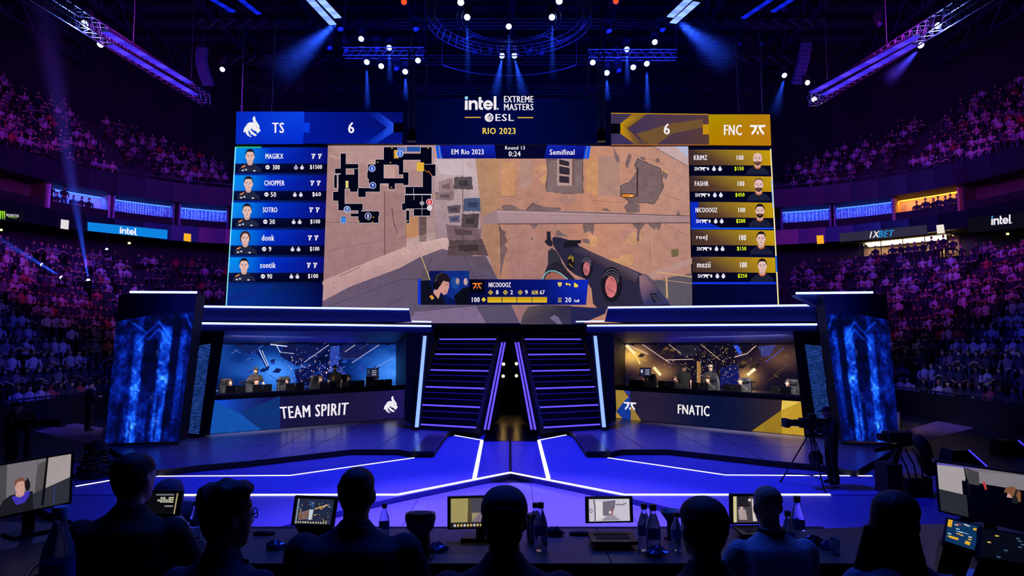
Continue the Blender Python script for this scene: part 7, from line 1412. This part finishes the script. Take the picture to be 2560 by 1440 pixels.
for u, d, vt, lab, cap in ((138, 3.15, 1268, 'tall pale-capped plastic bottle at the lower left corner', (120, 140, 190)), (487, 4.35, 1254, 'plastic bottle with dark cap right of the leftmost laptop', (16, 18, 26)), (960, 4.3, 1260, 'plastic bottle with dark cap right of the broad-shouldered man', (16, 18, 26)), (1352, 4.1, 1257, 'plastic bottle just right of the capped person, nearer one', (18, 18, 26)), (1338, 4.25, 1258, 'plastic bottle just right of the capped person, rear one', (22, 22, 30)), (1611, 4.1, 1260, 'left one of two bottles right of the white-screen laptop', (18, 18, 26)), (1634, 4.0, 1262, 'right one of two bottles right of the white-screen laptop', (18, 18, 26)), (1692, 4.1, 1282, 'plastic bottle close to the dark-haired head on the right', (30, 30, 40)), (1996, 4.2, 1242, 'taller bottle right of the bald person', (16, 16, 24)), (1972, 4.0, 1278, 'shorter bottle right of the bald person', (40, 40, 60))):
    c = at_y(u, 1000, d); vb = proj((c.x, c.y, DZ))[1]; bottle(u, vb, d, vt, lab, cap)
c = at_z(2088, 1384, DZ); t_ = thing('drinking_glass', 'empty drinking glass on the dark desk right of the bald person', 'glass', c); MB().lathe([(.022, 0), (.024, .004), (.03, .085), (.028, .085), (.021, .006)], c, 18).build('glass_body', M_PET, t_)
# rounded device on a black stand
c = at_z(1050, 1390, DZ); t_ = thing('talkback_unit', 'rounded blue-black intercom unit on a stand beside the broad man', 'intercom', c)
MB().box(c+Vector((0, .02, .06)), (.11, .1, .12), taper=.85).build('base', M_BLACK, t_)
MB().loft([ell_ring(c+Vector((0, .02, .12)), .05, .05, XA, YA, 18), ell_ring(c+Vector((0, .0, .155)), .075, .055, XA, YA, 18), ell_ring(c+Vector((0, .0, .215)), .09, .055, XA, YA, 18), ell_ring(c+Vector((0, .01, .24)), .085, .05, XA, YA, 18)]).build('head', mat('intercom_shell', (50, 62, 110), .3), t_)
MB().loft([ell_ring(c+Vector((0, -.012, .21)), .06, .045, XA, YA, 14), ell_ring(c+Vector((0, -.005, .243)), .07, .045, XA, YA, 14)]).build('cradle', M_BLACK, t_)
MB().path([c+Vector((.03, -.05, .16)), c+Vector((.045, -.09, .06)), c+Vector((.06, -.08, .01)), c+Vector((.08, -.02, .01))], .005).build('cord', M_DARK, t_)
c = at_z(1680, 1345, DZ); t_ = thing('cup_holder', 'grey wide-rimmed bowl-shaped stand behind the bottles', 'stand', c); MB().lathe([(.03, 0), (.03, .1), (.05, .13), (.075, .165), (.07, .167), (.04, .135)], c, 18).build('bowl', mat('bowl_grey', (90, 95, 115), .4), t_); MB().lathe([(.05, 0), (.05, .01)], c, 14).build('foot', M_DARK, t_)
c = at_z(1330, 1350, DZ); t_ = thing('paper_cup', 'teal paper cup hidden behind the capped head', 'cup', c); MB().lathe([(.03, 0), (.04, .14)], c, 16).build('cup', mat('cup_teal', (60, 110, 130), .5), t_); MB().lathe([(.043, .138), (.043, .15), (.035, .158)], c, 16).build('lid', M_DARK, t_)
# small desk clutter
def paper(u, v, w_, h, rz, lab): c = at_z(u, v, DZ+.003); MB().box(c, (w_, h, .003), rz).build('paper_sheet', mat('paper_white', (190, 195, 215), .7), None, lab, 'paper')
paper(515, 1312, .3, .14, .1, 'white paper sheet under the leftmost bottle'); paper(1540, 1362, .2, .12, -.2, 'pale paper sheet in front of the white-screen laptop'); paper(2470, 1440, .28, .2, -.35, 'pale paper sheet at the lower right edge')
for u, v, lab in ((660, 1332, 'long black remote lying right of the glasses wearer'), (1010, 1342, 'black oval mouse mat left of the intercom'), (1245, 1345, 'black computer mouse beside the small monitor foot'), (1450, 1333, 'flat dark phone left of the white-screen laptop')):
    c = at_z(u, v, DZ+.01); MB().loft([ell_ring(c-ZA*.009, .07, .03, XA, YA, 14), ell_ring(c+ZA*.006, .068, .028, XA, YA, 14), ell_ring(c+ZA*.012, .04, .018, XA, YA, 14)]).build('desk_device', M_BLACK, None, lab, 'device')
for n_, (u, v, lab) in enumerate(((690, 1372, 'crumpled clear plastic wrapper left of the broad man'), (740, 1375, 'crumpled dark plastic wrapper near the tablet'), (1092, 1378, 'shiny crumpled wrapper at the foot of the intercom'), (1385, 1338, 'blue crinkled snack bag right of the capped person'), (1640, 1388, 'crumpled foil wrapper in front of two bottles'), (2035, 1362, 'crumpled wrapper right of the light sweater'), (2072, 1372, 'small crumpled foil beside the drinking glass'))):
    c = at_z(u, v, DZ); r = random.Random(n_); mb = MB(); rings = []
    for z, k in ((.002, .9), (.015, 1.1), (.03, .9), (.045, .4)): rings.append([c+Vector((.055*k*math.cos(a)*r.uniform(.6, 1.3), .035*k*math.sin(a)*r.uniform(.6, 1.3), z*r.uniform(.7, 1.3)+.002)) for a in np.linspace(0, 2*PI, 13)[:-1]])
    mb.loft(rings, sm=False); mb.build('wrapper', mat('wrapper_%d' % (n_ % 2), ((110, 130, 190), (50, 60, 90))[n_ % 2], .2, .5), None, lab, 'wrapper')
# cable on the left wing
mb = MB(); mb.path([at_z(u, v, DZ+.008) for u, v in ((60, 1450), (80, 1420), (110, 1398), (150, 1388), (190, 1396), (205, 1425), (180, 1445))], .006); mb.build('desk_cable', mat('cable_gloss', (0, 0, 0)), None, 'thin dark cable curling over the left desk wing', 'cable')
# ---- people at the desk
def foh(u, vtop, d, rz, label, top=1.29, **kw):
    pose = kw.pop('pose', {}); o = person(sit_pose(**pose), vox=.0115, **kw); p = at_y(u, vtop, d); sc = max(.88, (p.z-RZ)/top); o.scale = (sc,)*3
    # rotate about the pelvis so that the head lands over the given pixel
    lean = pose.get('lean', .1)+pose.get('head_f', .04); off = Vector((-math.sin(rz)*lean, math.cos(rz)*lean, 0))*sc
    loc = Vector((p.x, p.y, RZ))-off; place(o, loc, rz, label); stool(loc, f'black stool under the {label.split(",")[0]}'); return o
foh(340, 1129, 3.5, .1, 'broad dark man with short hair at the left', style='short', hair=(12, 10, 12), shirt=(10, 10, 14), sleeve='long', bw=1.12, pose=dict(sw=.21), hyaw=-.35, top=1.31)
foh(572, 1207, 2.9, -.1, 'young man with tousled hair and glasses', style='messy', hair=(34, 28, 30), shirt=(34, 38, 70), extras=('glasses', 'strap'), hyaw=-.75, top=1.325, pose=dict(sw=.18))
foh(895, 1164, 3.3, 0., 'broad-shouldered man with cropped hair left of centre', style='fade', hair=(12, 10, 12), shirt=(24, 28, 52), sleeve='long', bw=1.28, pose=dict(sw=.235), extras=('lanyard',), top=1.31)
foh(1261, 1202, 2.75, 0., 'person in a backwards cap at the centre', style='cap_back', hair=(30, 34, 56), shirt=(22, 24, 40), bw=1.12, pose=dict(sw=.215), top=1.325)
foh(1754, 1233, 2.75, .05, 'dark-haired person right of centre', style='short', hair=(10, 9, 12), shirt=(10, 10, 14), sleeve='long', bw=1.05, pose=dict(sw=.2), hyaw=.2, top=1.315)
foh(1917, 1213, 3.7, .05, 'bald person in a light knitted sweater', style='stubble', hair=(158, 128, 114), skin=(190, 150, 130), shirt=(170, 175, 195), sleeve='long', bw=1.1, pose=dict(sw=.2), extras=('collar',), grain=1, top=1.305)
foh(2238, 1217, 2.9, -.25, 'woman with long dark hair and pale top', style='long', hair=(16, 13, 16), shirt=(110, 118, 150), sleeve='long', bw=.95, pose=dict(sw=.17), hyaw=-.5, top=1.32)
o = person(sit_pose(lean=.42, drop=.33, reach=.6), vox=.014, style='cap', hair=(70, 72, 100), shirt=(40, 44, 80), sleeve='short'); p = at_y(418, 1204, 4.85); place(o, Vector((p.x+.05, p.y+.46, RZ)), PI*.97, 'hunched person half hidden behind the left laptop'); stool(Vector((p.x+.05, p.y+.46, RZ)), 'black stool behind the left laptop')
# ================================================================ haze caught in the light beams
def haze_mat(name, dens, r0, r1, L):
    """thin haze, denser on the beam's axis and thinning out along it"""
    m = bpy.data.materials.new(name); m.use_nodes = True; nt = m.node_tree; nt.nodes.clear(); N = nt.nodes.new; K = nt.links.new
    o = N('ShaderNodeOutputMaterial'); s = N('ShaderNodeVolumeScatter'); s.inputs['Color'].default_value = (.9, .93, 1, 1); K(s.outputs[0], o.inputs['Volume'])
    tc = N('ShaderNodeTexCoord'); sx = N('ShaderNodeSeparateXYZ'); K(tc.outputs['Object'], sx.inputs[0])
    def M(op, a, b=0., c=0.):
        n = N('ShaderNodeMath'); n.operation = op
        for i, v in enumerate((a, b, c)):
            if isinstance(v, (int, float)): n.inputs[i].default_value = v
            else: K(v, n.inputs[i])
        return n.outputs[0]
    r = M('SQRT', M('ADD', M('MULTIPLY', sx.outputs[0], sx.outputs[0]), M('MULTIPLY', sx.outputs[1], sx.outputs[1])))
    R_ = M('MULTIPLY_ADD', sx.outputs[2], (r1-r0)/L, r0); e = M('MAXIMUM', M('SUBTRACT', 1., M('DIVIDE', r, R_)), 0.); f = M('MAXIMUM', M('SUBTRACT', 1., M('DIVIDE', sx.outputs[2], L)), 0.)
    K(M('MULTIPLY', M('MULTIPLY', M('POWER', e, 1.3), M('POWER', f, .8)), dens*2.5), s.inputs['Density']); return m
def beam(label, a, Ya, b, Yb, r0, r1, col, power):
    A, B_ = at_y(*a, Ya), at_y(*b, Yb); d = (B_-A); L = d.length; dn = d.normalized()
    mb = MB(); mb.lathe([(r0*1.1, .12), ((r0+r1)*.55, L*.5), (r1*1.1, L)], (0, 0, 0), 20)
    me = mb.mesh('light_beam'); me.materials.append(haze_mat('beam_haze', .035, r0, r1, L)); o = bpy.data.objects.new('light_beam', me); COL.objects.link(o)
    o.location = A; o.rotation_euler = dn.to_track_quat('Z', 'Y').to_euler(); tag(o, label, 'light beam')
    ang = 2*math.degrees(math.atan((r1-r0*.3)/L))*.94
    spot('beam_lamp', A+dn*.13, B_, ang, col, power*3.5, 1., r0*.5)
BB = (.02, .09, 1)
beam('wide blue light beam rising through haze over the left stands', (221, 700), 33, (92, -70), 31, .08, 1.15, BB, 12000)
beam('narrow blue light beam running to the left edge of the stands', (155, 693), 33, (-30, 580), 30.5, .1, .3, BB, 14000)
beam('faint thin light beam rising under the left exit sign', (267, 622), 42, (272, 430), 41, .08, .3, BB, 300)
beam('left slanted blue beam falling onto the title banner', (1255, 145), 32.6, (1236, 250), 30, .06, .5, BB, 4500)
beam('right slanted blue beam falling onto the title banner', (1286, 145), 32.6, (1312, 250), 30, .06, .5, BB, 4500)
for nm, u, v, Y, ln, pw in (('second from the left on the round truss', 1168, 55, 28.8, 150, 600), ('at the back of the round truss', 1272, 78, 31.3, 150, 700), ('second from the right on the round truss', 1380, 55, 28.8, 150, 600), ('lowest left on the left cross truss', 917, 168, 32.8, 110, 700), ('upper middle of the left cross truss', 973, 130, 32.8, 80, 350), ('near the left hoist leg', 1013, 190, 32.8, 60, 300), ('brightest on the right cross truss', 1617, 172, 32.8, 110, 700), ('upper middle of the right cross truss', 1567, 134, 32.8, 80, 350), ('near the right hoist leg', 1517, 193, 32.8, 60, 300)):
    beam(f'blue light beam hanging below the head light {nm}', (u, v), Y, (u+2, v+ln), Y-.6, .1, .34, BB, pw*5)
beam('broad soft blue beam slanting down from the upper left battens', (842, 58), 31, (690, 190), 33, .25, 1.5, BB, 4500)
beam('broad soft blue beam slanting down from the upper right battens', (1690, 52), 31, (1830, 160), 33, .25, 1.4, BB, 3200)
beam('soft violet beam below the right side truss', (2300, 122), 29, (2215, 205), 31, .1, .7, (.06, .05, 1), 1500)
beam('soft blue beam below the lone head light beside the right line array', (1960, 198), 35.5, (1935, 290), 34, .1, .6, BB, 1200)
